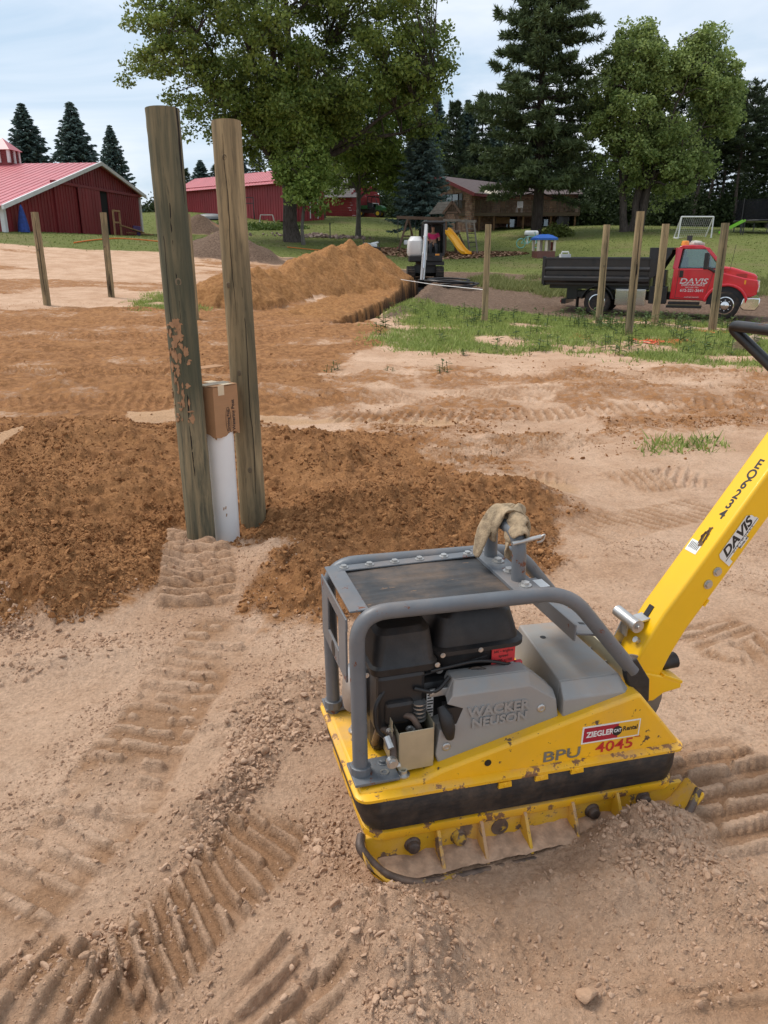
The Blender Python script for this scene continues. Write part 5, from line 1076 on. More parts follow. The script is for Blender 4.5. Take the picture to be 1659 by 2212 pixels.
def seated_person(loc, rz):
    p = empty('person', loc, rz, label='person in a bright pink shirt and dark cap driving the excavator', cat='person')
    J = [(0, .10, .10, .14), (0, .12, .30, .145), (0, .11, .50, .16), (0, .08, .60, .07), (0, .06, .68, .055), (0, .03, .80, .09), (0, .03, .90, .07),
         (.20, .09, .54, .065), (.27, -.05, .32, .05), (.24, -.28, .28, .038), (.23, -.36, .29, .042), (-.20, .09, .54, .065), (-.27, -.05, .32, .05), (-.24, -.28, .28, .038), (-.23, -.36, .29, .042),
         (.11, -.08, .08, .085), (.13, -.40, .08, .068), (.13, -.45, -.30, .05), (.13, -.56, -.36, .045), (-.11, -.08, .08, .085), (-.13, -.40, .08, .068), (-.13, -.45, -.30, .05), (-.13, -.56, -.36, .045)]
    E = [(0, 1), (1, 2), (2, 3), (3, 4), (4, 5), (5, 6), (2, 7), (7, 8), (8, 9), (9, 10), (2, 11), (11, 12), (12, 13), (13, 14), (0, 15), (15, 16), (16, 17), (17, 18), (0, 19), (19, 20), (20, 21), (21, 22)]
    skin_body('body', J, E, M_SKIN, p)
    sh = [(0, .10, .12, .165), (0, .12, .30, .165), (0, .11, .49, .175), (.205, .09, .53, .085), (.26, -.01, .37, .068), (-.205, .09, .53, .085), (-.26, -.01, .37, .068)]
    skin_body('shirt', sh, [(0, 1), (1, 2), (2, 3), (3, 4), (2, 5), (5, 6)], paint('pink_shirt', (.72, .035, .16, 1), .8, 0, .06, 9), p)
    lg_ = [(0, .10, .06, .155), (.115, -.10, .08, .10), (.13, -.41, .08, .082), (.13, -.45, -.28, .065), (-.115, -.10, .08, .10), (-.13, -.41, .08, .082), (-.13, -.45, -.28, .065)]
    skin_body('trousers', lg_, [(0, 1), (1, 2), (2, 3), (0, 4), (4, 5), (5, 6)], paint('dark_trousers', (.045, .045, .05, 1), .9, 0, .1, 9), p)
    mb = MB(); mb.lathe([(.100, .83), (.105, .86), (.098, .92), (.07, .965), (.02, .98)], 16, (0, .03, 0)); mb.obox((0, -.10, .855), (.16, .12, .014)); mb.build('cap', paint('dark_cap', (.02, .022, .03, 1), .8, 0, .1, 9), p, 40)
    mb = MB(); mb.obox((.035, -.058, .815), (.03, .012, .014)); mb.obox((-.035, -.058, .815), (.03, .012, .014)); mb.build('eyes', M_INK, p)
    mb = MB(); mb.prism([(-.062, .80), (-.092, .775), (-.06, .77)], -.012, .012, 'yz'); mb.build('nose', M_SKIN, p, None, .004)
    for k in range(5):
        for s in (1, -1):
            mb = MB(); x = s*(.23+(k-2)*.016); mb.tube([(x, -.36, .30), (x, -.41, .29-.004*k), (x*.99, -.415, .265)], .008, 6); mb.build('finger', M_SKIN, p)
    return p
seated_person((1.80+.35, 35.6+.15, .42+1.36), 0)

# ------------------------------------------------------------------ pipe coil, string, small things on the site
M_POLY = paint('black_pipe', (.014, .014, .015, 1), .4, 0, .2, 3, dust=.08)
cc = at(973, 606, 32.0); zc = gz(cc[0], 32.0); mb = MB(); pts = []; r_ = random.Random(5)
for i in range(200):
    a = i*.21; k = i//30; rr = .85+.16*math.sin(k*2.1)+.05*math.sin(a*1.3); pts.append((cc[0]+rr*math.cos(a)+.12*math.sin(k), 32.0+rr*math.sin(a)*.9, zc+.06+.035*k+.05*math.sin(a+k)))
mb.tube(pts, .032, 7); tag(mb.build('pipe_coil', M_POLY, None, 60), 'loose coil of black plastic pipe beside the trench', 'pipe coil')
a, b = at(866, 604, 27.5), at(1044, 626, 18.72); mb = MB(); mb.tube([a, (a+b)/2-np.array([0, 0, .03]), b], .009, 6)
tag(mb.build('marking_line', M_PVC, None, 60), 'thin white line stretched from the spoil heap to the single fence post', 'line')
M_ORANGE = paint('orange_marking', (.75, .10, .03, 1), .8, 0, .1, 9)
def spray(px_, Y, w, label, n=40, seed=0):
    r = random.Random(seed); mb = MB(); c = at(px_[0], px_[1], Y)
    for k in range(n):
        x = c[0]+r.gauss(0, w); y = Y+r.gauss(0, .22); z = gz(x, y)+.022; m = 6; s = .02+.05*r.random()
        mb.add([(x+s*math.cos(2*math.pi*i/m)*1.4, y+s*math.sin(2*math.pi*i/m), z+.01*r.random()) for i in range(m)], [tuple(range(m))])
    tag(mb.build('spray_paint', M_ORANGE, None), label, 'paint mark', kind='stuff')
spray((1420, 753), 14.2, .35, 'patch of orange marking paint sprayed on the grass', 60, 1); spray((1520, 719), 17.0, .28, 'orange marking paint beside the rightmost fence post', 34, 2); spray((1262, 747), 14.6, .12, 'small orange paint spot', 12, 3)
def hose(name, pts, r, mat, label, cat):
    P = []; 
    for (x, y, Y) in pts: q = at(x, y, Y); P.append((q[0], Y, gz(q[0], Y)+.05))
    mb = MB(); mb.tube(fillet(P, 3, 6), r, 6); tag(mb.build(name, mat, None, 60), label, cat)
M_OCORD = paint('orange_cord', (.70, .16, .02, 1), .6, 0, .1, 3)
hose('extension_cord', [(160, 524, 39), (200, 519, 41), (260, 514, 44), (345, 515, 44), (420, 520, 43)], .03, M_OCORD, 'orange cord lying across the lawn in front of the barn', 'cord')
hose('garden_hose', [(620, 524, 47), (700, 531, 46), (770, 524, 50), (815, 519, 53)], .022, M_OCORD, 'orange hose on the lawn right of the big tree', 'hose')
# ------------------------------------------------------------------ buildings
def siding(name, col, var=.12, rough=.55):
    return paint(name, col, rough, 0, var, 1.2, bump=.03, bscale=3, stretch=(1, 1, .35))
M_BARN = siding('barn_red_metal', (.200, .022, .025, 1)); M_BARNDOOR = siding('barn_door_red', (.225, .025, .028, 1))
M_PINK = paint('faded_red_roof', (.52, .135, .15, 1), .45, .0, .08, .8, bump=.02)
M_TRIM = paint('white_trim', (.66, .66, .65, 1), .5, 0, .06, 2)
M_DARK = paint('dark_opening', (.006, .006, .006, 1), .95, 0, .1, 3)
M_GREYROOF = paint('grey_shingles', (.125, .110, .108, 1), .9, 0, .25, 6, bump=.4, bscale=9); M_PLUMROOF = paint('plum_shingles', (.098, .070, .068, 1), .9, 0, .22, 6, bump=.4, bscale=9)
M_DECK = paint('deck_timber', (.125, .090, .065, 1), .85, 0, .25, 3, bump=.2, stretch=(.4, 1, 6)); M_DECKPOST = paint('deck_post_timber', (.18, .10, .05, 1), .85, 0, .2, 4)
M_REDTRIM = paint('red_fascia', (.16, .016, .016, 1), .6, 0, .1, 3)
class Frame:
    """u along a wall, w outward to the back (right-hand), z up"""
    def __init__(s, o, u): s.o = Vector(o); s.u = Vector((u[0], u[1], 0)).normalized(); s.w = Vector((-s.u.y, s.u.x, 0))
    def p(s, a, d, z): return s.o+s.u*a+s.w*d+Vector((0, 0, z))
    def box(s, mb, a0, a1, d0, d1, z0, z1, z0b=None, z1b=None):
        z0b = z0 if z0b is None else z0b; z1b = z1 if z1b is None else z1b
        v = [s.p(a0, d0, z0), s.p(a1, d0, z0b), s.p(a0, d1, z0), s.p(a1, d1, z0b), s.p(a0, d0, z1), s.p(a1, d0, z1b), s.p(a0, d1, z1), s.p(a1, d1, z1b)]
        mb.add(v, [(0, 2, 3, 1), (4, 5, 7, 6), (0, 1, 5, 4), (2, 6, 7, 3), (0, 4, 6, 2), (1, 3, 7, 5)]); return mb
def panels(fr, parent, mat, a0, a1, zb, top, step=.30, d=0.0, name='siding_panel', rib=.028):
    """ribbed metal sheets side by side; top(a) is the upper edge"""
    n = max(1, round((a1-a0)/step)); st_ = (a1-a0)/n
    for k in range(n):
        x0 = a0+k*st_; x1 = x0+st_-.008; mb = MB(); off = .004*((k*7) % 3)
        fr.box(mb, x0, x1, d-.02-off, d+.02, zb, top(x0), zb, top(x1)); fr.box(mb, x0, x0+.045, d-.02-rib-off, d-.02-off, zb, top(x0), zb, top(x0+.045)); mb.build(name, mat, parent)
def roofstrips(parent, mat, A, B, Cc, D, n, name='roof_panel'):
    """A-B eave, D-C ridge; n ribbed sheets running from eave to ridge"""
    A, B, Cc, D = map(Vector, (A, B, Cc, D)); nn = (B-A).cross(D-A).normalized()
    if nn.z < 0: nn = -nn
    for k in range(n):
        t0 = k/n; t1 = (k+.985)/n; tm = t0+.16/n; mb = MB()
        for s0, s1, h0, h1 in ((t0, t1, -.03, .0), (t0, tm, .0, .022)):
            q = [A.lerp(B, s0), A.lerp(B, s1), D.lerp(Cc, s1), D.lerp(Cc, s0)]
            mb.add([p+nn*h0 for p in q]+[p+nn*h1 for p in q], [(3, 2, 1, 0), (4, 5, 6, 7), (0, 1, 5, 4), (1, 2, 6, 5), (2, 3, 7, 6), (3, 0, 4, 7)])
        mb.build(name, mat, parent)
# left barn: gable wall runs away from us, long roof slope faces us
c0 = at(12, 500, 42.0); c1 = at(307, 506, 60.0)
F1 = Frame((c0[0], c0[1], 0), (c1[0]-c0[0], c1[1]-c0[1])); LW = (Vector(c1[:2])-Vector(c0[:2])).length
zb = 2.55
def onwall(px_, py_):
    r = Vector(ray(px_, py_)); n = F1.w; t = ((F1.o-Vector((0, 0, CAMH))).dot(n))/r.dot(n); p = Vector((0, 0, CAMH))+r*t; return (p-F1.o).dot(F1.u), p.z
aP, zP = onwall(207, 352); _, zL = onwall(12, 441); _, zR = onwall(306, 421)
barn = empty('red_barn', F1.p(LW/2, 0, zb), 0, label='long red metal barn with faded red roof, sliding doors and cupola at left', cat='barn')
barn.location = (0, 0, 0)
top = lambda a: (zL+(zP-zL)*a/aP) if a < aP else (zP+(zR-zP)*(a-aP)/(LW-aP))
aRail0, zRail0 = onwall(108, 400); aRail1, zRail1 = onwall(304, 425); zr = (zRail0+zRail1)/2
panels(F1, barn, M_BARN, 0, LW, zb-.3, lambda a: top(a)-.1, .36)
aD0, _ = onwall(166, 450); aD1, _ = onwall(215, 470); aO1, _ = onwall(233, 470); aD2 = LW-.4
panels(F1, barn, M_BARN, aRail0+.2, aD0, zb, lambda a: zr, .33, -.09, 'door_panel'); panels(F1, barn, M_BARNDOOR, aD0+.1, aD1, zb-.05, lambda a: zr, .42, -.19, 'door_panel', .012); panels(F1, barn, M_BARN, aO1, aD2, zb, lambda a: zr, .33, -.12, 'door_panel')
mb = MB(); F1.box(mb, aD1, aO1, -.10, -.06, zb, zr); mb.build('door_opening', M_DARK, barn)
mb = MB(); F1.box(mb, aRail0, LW-.2, -.24, -.03, zr, zr+.16); mb.build('door_rail', M_BARN, barn)
mb = MB(); F1.box(mb, aD0-.02, aD0+.12, -.24, -.2, zb, zr); mb.build('door_edge', M_BARN, barn)
for a in (0, LW):
    mb = MB(); F1.box(mb, a-.12, a+.12, -.12, .1, zb-.2, top(a)-.05); mb.build('corner_trim', M_TRIM, barn)
LB = 26
for (s0, s1) in ((-.55, aP), (aP, LW+.5)):
    mb = MB(); zz0 = top(s0) if s0 > 0 else zL+(zP-zL)*s0/aP; zz1 = top(s1) if s1 < LW else zR+(zR-zP)*(s1-LW)/(LW-aP)
    F1.box(mb, s0, s1, -.42, -.30, zz0-.16, zz0+.06, zz1-.16, zz1+.06); mb.build('gable_trim', M_TRIM, barn)
e0 = zL+(zP-zL)*-.55/aP
roofstrips(barn, M_PINK, F1.p(-.55, -.3, e0), F1.p(-.55, LB, e0), F1.p(aP, LB, zP), F1.p(aP, -.3, zP), 64)
e1 = zR+(zR-zP)*.5/(LW-aP)
mb = MB(); mb.add([F1.p(aP, -.3, zP), F1.p(LW+.5, -.3, e1), F1.p(LW+.5, LB, e1), F1.p(aP, LB, zP), F1.p(aP, -.3, zP-.05), F1.p(LW+.5, -.3, e1-.05), F1.p(LW+.5, LB, e1-.05), F1.p(aP, LB, zP-.05)], [(0, 1, 2, 3), (7, 6, 5, 4), (0, 4, 5, 1), (1, 5, 6, 2), (2, 6, 7, 3), (3, 7, 4, 0)]); mb.build('roof_far', M_PINK, barn)
FS = Frame(F1.p(0, 0, 0), F1.w)
n = 30; st_ = LB/n
for k in range(n):
    mb = MB(); a = k*st_
    v = [F1.p(0, a, zb-.3), F1.p(0, a+st_-.01, zb-.3), F1.p(0, a+st_-.01, zL-.1), F1.p(0, a, zL-.1)]; o_ = F1.u*-.03; mb.add(v+[p-o_ for p in v], [(0, 1, 2, 3), (7, 6, 5, 4), (0, 4, 5, 1), (1, 5, 6, 2), (2, 6, 7, 3), (3, 7, 4, 0)]); mb.build('siding_panel', M_BARN, barn)
mb = MB(); F1.box(mb, LW-.05, LW, 0, LB, zb-.3, zR-.1); F1.box(mb, 0, LW, LB-.05, LB, zb-.3, zR-.4); mb.build('back_wall', M_BARN, barn)
# cupola
cq = at(23, 345, 54.5); cd_ = 0
for cd_ in np.arange(6, 24, .25):
    q = F1.p(aP, cd_, zP); 
    if 829.5+FPX*q.x/(q.y*ct-(q.z-CAMH)*st) < 23: break
mb = MB(); F1.box(mb, aP-.6, aP+.6, cd_-.6, cd_+.6, zP-.4, zP+.75); cup = mb.build('cupola', M_BARN, barn)
for da, dd in ((-.6, -.6), (-.6, .6), (.6, -.6), (.6, .6), (-.62, 0), (0, -.62), (.62, 0)):
    mb = MB(); F1.box(mb, aP+da-.08, aP+da+.08, cd_+dd-.08, cd_+dd+.08, zP, zP+.75); mb.build('cupola_trim', M_TRIM, cup)
for k in range(5):
    mb = MB(); F1.box(mb, aP-.64, aP+.64, cd_-.64, cd_+.64, zP+.12+k*.12, zP+.17+k*.12); mb.build('louvre', M_BARN, cup)
mb = MB(); z0 = zP+.75; mb.add([F1.p(aP-.8, cd_-.8, z0), F1.p(aP+.8, cd_-.8, z0), F1.p(aP+.8, cd_+.8, z0), F1.p(aP-.8, cd_+.8, z0), F1.p(aP, cd_, z0+.75)], [(3, 2, 1, 0), (0, 1, 4), (1, 2, 4), (2, 3, 4), (3, 0, 4)]); mb.build('cupola_roof', M_PINK, cup)
# things at the barn
bt = onwall(33, 500)[0]; p = F1.p(bt, -.5, 0); z = gz(p.x, p.y); mb = MB(); mb.lathe([(.30, 0), (.26, .4), (.16, .9), (.07, 1.25), (.02, 1.35)], 12, (p.x, p.y, z)); tag(mb.build('blue_umbrella', paint('blue_cloth', (.02, .05, .22, 1), .8, 0, .3, 7), None, 40), 'folded blue umbrella leaning on the barn wall', 'umbrella')
M_PLANK = paint('raw_plank', (.42, .25, .12, 1), .8, 0, .15, 3)
a_ = onwall(236, 480)[0]; fr = empty('lumber_rack', (0, 0, 0), 0, label='open square lumber rack standing at the gap in the barn door', cat='rack')
for (x0, z0, x1, z1) in ((-.5, 1.1, .5, 1.1), (-.5, 2.0, .5, 2.0), (-.5, 1.1, -.5, 2.0), (.5, 1.1, .5, 2.0), (-.5, 0, -.5, 1.1), (.5, 0, .5, 1.1)):
    mb = MB(); mb.beam(F1.p(a_+x0, -.55, zb+z0*.8), F1.p(a_+x1, -.55, zb+z1*.8), .1, .1); mb.build('frame_member', M_PLANK, fr)
for i, (q0, q1, lb) in enumerate((((238, 487), (262, 500), 'raw plank leaning out of the barn door gap'), ((255, 503), (282, 504), 'raw plank lying flat beside the barn wall'))):
    a0_, z0_ = onwall(*q0); a1_, z1_ = onwall(*q1); mb = MB(); mb.beam(F1.p(a0_, -.7, max(z0_, zb+.1)), F1.p(a1_, -1.6, max(z1_-.1, zb+.06)), .22, .06); tag(mb.build('plank', M_PLANK, None), lb, 'plank', 'planks at the barn door')
a0_, _ = onwall(262, 495); p = F1.p(a0_, -1.1, 0); z = gz(p.x, p.y); mb = MB(); mb.obox((p.x, p.y, z+.45), (.5, .6, .35), (0, .15, .4)); mb.tube([(p.x+.2, p.y-.3, z+.12), (p.x+.2, p.y-.2, z+.12)], .13, 10); mb.beam((p.x, p.y, z+.35), (p.x-.5, p.y-.4, z+.55), .05, .05); mb.beam((p.x, p.y, z+.3), (p.x+.1, p.y+.2, z), .05, .05); tag(mb.build('toy_cart', paint('cart_blue_red', (.06, .03, .13, 1), .5, 0, .3, 6), None, None, .03), 'small dark blue toy cart by the barn planks', 'cart')
# middle red building
M_RED2 = siding('shed_red_metal', (.27, .024, .030, 1)); M_LAP = paint('red_lap_siding', (.27, .026, .030, 1), .6, 0, .1, 2)
sh = empty('red_shed', (0, 0, 0), 0, label='red metal shed with pink faded roof behind the big leafy tree', cat='shed')
FA = Frame((-19.4, 78.6, 0), (10.2, -9.2)); LA = 14.9; zs = 4.5; he = 2.70; WB = 4.6
panels(FA, sh, M_RED2, 0, LA, zs-.5, lambda a: zs+he, .33)
FB = Frame(FA.p(LA, 0, 0), FA.w); ridge = 1.05
panels(FB, sh, M_RED2, 0, WB, zs-.6, lambda a: zs+he+ridge*(1-abs(a-WB/2)/(WB/2))-.05, .33)
roofstrips(sh, M_PINK, FA.p(-.5, -.5, zs+he-.3), FA.p(LA+.4, -.5, zs+he-.3), FA.p(LA+.4, WB/2, zs+he+ridge), FA.p(-.5, WB/2, zs+he+ridge), 38)
mb = MB(); mb.add([FA.p(-.5, WB/2, zs+he+ridge), FA.p(LA+.4, WB/2, zs+he+ridge), FA.p(LA+.4, WB+.5, zs+he-.3), FA.p(-.5, WB+.5, zs+he-.3)], [(0, 1, 2, 3)]); mb.build('roof_far', M_PINK, sh)
mb = MB(); FA.box(mb, 0, .05, 0, WB, zs-.5, zs+he); FA.box(mb, 0, LA, WB-.05, WB, zs-.5, zs+he); mb.build('back_wall', M_RED2, sh)
mb = MB(); FB.box(mb, .85, 1.75, -.55, .0, zs+1.75, zs+2.35); mb.build('air_conditioner', M_TRIM, sh, None, .03)
mb = MB(); FB.box(mb, 2.9, 3.0, -.06, .0, zs-.2, zs+2.1); FB.box(mb, 3.8, 3.9, -.06, .0, zs-.2, zs+2.1); FB.box(mb, 3.0, 3.8, -.06, .0, zs+2.0, zs+2.1); mb.build('door_frame', M_TRIM, sh)
# garage with grey shingles
ga = empty('red_garage', (0, 0, 0), 0, label='red lap-sided garage with grey shingle roof right of the shed', cat='garage')
FG = Frame((-8.4, 82.0, 0), (1, -.06)); LG = 5.2; zg = 4.7; hg = 2.15
for k in range(11): mb = MB(); FG.box(mb, 0, LG, -.03+.012*(k % 2), .03, zg-.4+k*.235, zg-.4+k*.235+.225); mb.build('lap_board', M_LAP, ga)
FH = Frame(FG.p(LG, 0, 0), (.62, .78))
for k in range(15):
    z0 = zg-.4+k*.235; z1 = z0+.225; cut = max(0, (z0-zg-hg)/1.5*1.9); mb = MB()
    if 4.4-2*cut > .2: FH.box(mb, cut, 4.4-cut, -.03+.012*(k % 2), .03, z0, z1); mb.build('lap_board', M_LAP, ga)
for r in range(7):
    t0, t1 = r/7, (r+1.06)/7; mb = MB()
    q = lambda t, x: FG.p(x, -.45+t*2.9, zg+hg-.2+t*1.75)
    mb.add([q(t0, -.3), q(t0, LG+.6), q(t1, LG+.6), q(t1, -.3)]+[q(t0, -.3)-Vector((0, 0, .05)), q(t0, LG+.6)-Vector((0, 0, .05)), q(t1, LG+.6)-Vector((0, 0, .09)), q(t1, -.3)-Vector((0, 0, .09))], [(0, 1, 2, 3), (0, 4, 5, 1), (1, 5, 6, 2), (3, 2, 6, 7), (0, 3, 7, 4)]); mb.build('shingle_course', M_GREYROOF, ga)
mb = MB(); FH.box(mb, 3.2, 4.2, -.06, -.02, zg+.6, zg+1.6); w_ = mb.build('window', M_TRIM, ga)
mb = MB(); FH.box(mb, 3.28, 4.12, -.075, -.062, zg+.68, zg+1.52); mb.build('pane', M_PANE, w_)
# brick house with deck
def brick_mat():
    m = NT('house_brick'); v = m.obj(); b = m.n('ShaderNodeTexBrick', {'Vector': m.n('ShaderNodeMapping', {'Vector': v, 'Rotation': (R(90), 0, 0)}).outputs[0], 'Scale': 1.5, 'Mortar Size': .03, 'Color1': (.26, .13, .085, 1), 'Color2': (.40, .26, .18, 1), 'Mortar': (.20, .16, .13, 1)})
    c = m.mix(m.math('MULTIPLY', m.ramp(m.noise(3.5, 4, .7, v), .45, .6), .7), b.outputs[0], (.12, .055, .04, 1)); m.bsdf(c, .9, 0, m.bump(b.outputs[1], .3, .02)); return m.m
M_BRICK = brick_mat()
ho = empty('brick_house', (0, 0, 0), 0, label='low brick house with plum shingle roof and red fascia beyond the playset', cat='house')
zh = 3.3; FHs = Frame((3.1, 73.2, 0), (4.0, -3.4)); LH = 5.6
g0 = FHs.p(0, 0, 0); 
ez, pz = 6.42, 7.62; pk = LH*.42
mb = MB(); v = [FHs.p(0, 0, zh-.6), FHs.p(LH, 0, zh-.6), FHs.p(LH, 0, ez), FHs.p(pk, 0, pz), FHs.p(0, 0, ez)]
mb.add(v+[p+FHs.w*.25 for p in v], [(0, 1, 2, 3, 4), (9, 8, 7, 6, 5)]+[(i, i+5, (i+1) % 5+5, (i+1) % 5) for i in range(5)]); mb.build('gable_wall', M_BRICK, ho)
DP = 11.5
mb = MB(); FHs.box(mb, LH-.2, LH, .26, DP, zh-.6, ez); FHs.box(mb, 0, .2, .26, DP, zh-.6, ez); mb.build('long_wall', M_BRICK, ho)
for s0, s1, z0, z1 in ((pk, LH+.7, pz, ez-.38), (pk, -.7, pz, ez-.38)):
    for r in range(9):
        t0, t1 = 1-(r+1.05)/9, 1-r/9; q = lambda t, dd: FHs.p(s0+(s1-s0)*t, dd, z0+(z1-z0)*t)+Vector((0, 0, .12+.03*(t)))
        mb = MB(); mb.add([q(t0, -.6), q(t1, -.6), q(t1, DP), q(t0, DP)]+[q(t0, -.6)-Vector((0, 0, .10)), q(t1, -.6)-Vector((0, 0, .06)), q(t1, DP)-Vector((0, 0, .06)), q(t0, DP)-Vector((0, 0, .10))], [(0, 1, 2, 3), (7, 6, 5, 4), (0, 4, 5, 1), (1, 5, 6, 2), (2, 6, 7, 3), (3, 7, 4, 0)]); mb.build('shingle_course', M_PLUMROOF, ho)
    mb = MB(); mb.beam(FHs.p(s0, -.62, z0+.02), FHs.p(s1, -.62, z1+.02), .06, .26); mb.build('fascia', M_REDTRIM, ho)
mb = MB(); mb.beam(FHs.p(LH+.7, -.6, ez-.36), FHs.p(LH+.7, DP, ez-.36), .06, .2); mb.build('fascia', M_REDTRIM, ho)
for (a0, a1, z0, z1) in ((3.0, 4.25, 5.15, 6.2), (.5, 1.5, 5.15, 6.1)):
    mb = MB(); FHs.box(mb, a0-.06, a1+.06, -.05, .05, z0-.06, z1+.06); w_ = mb.build('window', M_DARK, ho)
    for k in range(2): m_ = MB(); x = a0+(a1-a0)/2*k; FHs.box(m_, x+.04, x+(a1-a0)/2-.04, -.075, -.055, z0, z1); m_.build('pane', M_PANE, w_)
    for x in (a0-.42, a1+.10): m_ = MB(); FHs.box(m_, x, x+.32, -.08, -.02, z0-.05, z1+.05); m_.build('shutter', paint('shutter_grey', (.17, .18, .20, 1), .6, 0, .1, 5), ho)
# wall behind the deck, dark ground floor, terrace door
FD = Frame((7.2, 70.0, 0), (1, -.10))
mb = MB(); FD.box(mb, 0, 9.5, 3.6, 3.8, zh-.4, ez-.05); mb.build('terrace_wall', M_BRICK, ho)
mb = MB(); mb.add([FD.p(-.4, 2.9, ez-.1), FD.p(9.8, 2.9, ez-.1), FD.p(9.8, 8.5, pz-.1), FD.p(-.4, 8.5, pz-.1)], [(0, 1, 2, 3)]); mb.build('rear_roof', M_PLUMROOF, ho)
mb = MB(); FD.box(mb, .3, 2.2, 3.5, 3.6, 4.7, 6.2); mb.build('patio_door', M_DARK, ho)
for (a0, a1, z0, z1) in ((1.6, 2.5, zh, zh+1.2), (3.4, 4.3, zh, zh+1.25), (5.6, 7.0, zh+.3, zh+1.2)):
    mb = MB(); FD.box(mb, a0, a1, 3.5, 3.58, z0, z1); mb.build('basement_window', M_PANE, ho)
dk = empty('timber_deck', (0, 0, 0), 0, label='raised brown timber deck with baluster railing along the brick house', cat='deck')
zd = 4.72; mb = MB(); FD.box(mb, -1.2, 9.2, 0, 3.5, zd-.05, zd); FD.box(mb, -1.2, 9.2, -.05, .0, zd-.28, zd+.01); FD.box(mb, 9.15, 9.25, 0, 3.5, zd-.28, zd+.01); mb.build('deck_floor', M_DECK, dk)
for a in (-.3, .9, 2.15, 4.6, 6.9, 8.9):
    mb = MB(); p = FD.p(a, .15, 0); FD.box(mb, a-.07, a+.07, .05, .19, gz(p.x, p.y)-.2, zd-.05); mb.build('deck_post', M_DECKPOST, dk)
mb = MB()
for k in range(104): a = -1.2+k*.1; FD.box(mb, a, a+.045, -.03, .01, zd+.05, zd+.93)
for k in range(34): d_ = k*.1; FD.box(mb, 9.17, 9.21, d_, d_+.045, zd+.05, zd+.93); FD.box(mb, -1.2, -1.16, d_, d_+.045, zd+.05, zd+.93)
tag(mb.build('balusters', M_DECK, dk), kind='stuff')
mb = MB(); FD.box(mb, -1.25, 9.25, -.06, .05, zd+.93, zd+.98); mb.build('handrail', M_DECK, dk)
for a in (-1.2, .95, 3.1, 5.3, 7.4, 9.2): mb = MB(); FD.box(mb, a-.05, a+.05, -.07, .03, zd-.25, zd+1.0); mb.build('rail_post', M_DECK, dk)
# deck furniture
p = FD.p(1.55, 1.6, zd); um = empty('patio_umbrella', tuple(p), 0, label='cream patio umbrella tilted over the deck', cat='umbrella')
mb = MB(); mb.tube([(0, 0, 0), (0, 0, 2.2)], .025, 6); mb.build('pole', M_DECKPOST, um)
mb = MB(); mb.lathe([(1.35, 1.45), (1.3, 1.50), (.6, 1.95), (.02, 2.2)], 8); mb.xf(Matrix.Rotation(R(16), 4, 'Y')); mb.build('canopy', paint('cream_canvas', (.60, .53, .42, 1), .9, 0, .05, 3), um)
def deck_chair(a, d_, rz, mat, lb):
    p = FD.p(a, d_, zd); e = empty('deck_chair', tuple(p), rz, label=lb, cat='chair', group='chairs on the deck')
    for nm, bx in (('seat', (-.25, .25, -.25, .25, .40, .44)), ('backrest', (-.25, .25, .22, .27, .44, .95))): mb = MB(); mb.box(*bx); mb.build(nm, mat, e)
    for x in (-.22, .22):
        for y in (-.22, .22): mb = MB(); mb.box(x-.02, x+.02, y-.02, y+.02, 0, .40); mb.build('leg', mat, e)
deck_chair(3.0, 1.0, .3, M_DECKPOST, 'brown chair on the deck left of the pine trunk'); deck_chair(4.3, 1.2, -.4, M_TRIM, 'white chair on the deck nearest the pine trunk'); deck_chair(7.2, 1.3, .2, M_DECKPOST, 'brown chair on the deck right of the pine trunk')
p = FD.p(2.9, 2.6, 0); bn = empty('garden_bench', (p.x, p.y, gz(p.x, p.y)), 0, label='reddish wooden bench standing under the deck', cat='bench')
for nm, bx in (('seat', (-.75, .75, -.25, .25, .38, .44)), ('backrest', (-.75, .75, .22, .27, .44, .9)), ('leg', (-.7, -.62, -.25, .25, 0, .38)), ('leg', (.62, .7, -.25, .25, 0, .38))): mb = MB(); mb.box(*bx); mb.build(nm, M_PLANK, bn)
p = FD.p(8.0, 1.0, 0); mb = MB(); mb.box(-.45, .45, -.4, .4, 0, .95); mb.lathe([(.3, .95), (.3, .98), (.28, .98)], 16); mb.xf(Matrix.Translation((p.x, p.y, gz(p.x, p.y)))); tag(mb.build('heat_pump', M_TBLK, None, None, .03), 'dark box unit under the right end of the deck', 'heat pump')

# ------------------------------------------------------------------ playset
YS = 49.0; ps = empty('wooden_playset', (0, 0, 0), 0, label='wooden playset with roofed tower, swing beam, ladder and yellow slide', cat='playset')
ps.location = (at(972.5, 546, YS)[0], YS, gz(at(972.5, 546, YS)[0], YS)); S_ = .00802
def zq(x, y, d_=0.0): return Vector(((x-680)*S_, d_, (762-y)*S_))
M_PW = paint('playset_wood', (.105, .062, .038, 1), .85, 0, .2, 4, stretch=(1, 1, .3)); M_PG = paint('playset_grey_wood', (.17, .145, .115, 1), .85, 0, .2, 4)
M_SLIDE = paint('slide_yellow', (.78, .36, .006, 1), .35, 0, .05, 2, coat=.2)
for x in (640, 722):
    for d_ in (-.4, .55): mb = MB(); mb.beam(zq(x, 762, d_)-Vector((0, 0, .25)), zq(x, 470, d_), .10, .10); mb.build('tower_post', M_PW, ps)
mb = MB(); mb.box(zq(630, 0).x, zq(732, 0).x, -.45, .6, zq(0, 612).z, zq(0, 604).z); mb.build('platform', M_PG, ps)
for k in range(6): mb = MB(); x = zq(522+k*15, 0).x; mb.box(x, x+.105, .5, .53, zq(0, 575).z, zq(0, 512).z); mb.build('wall_board', M_PW, ps)
for y in (522, 600): mb = MB(); mb.beam(zq(615, y, -.46), zq(745, y, -.46), .05, .13); mb.build('tower_rail', M_PG, ps)
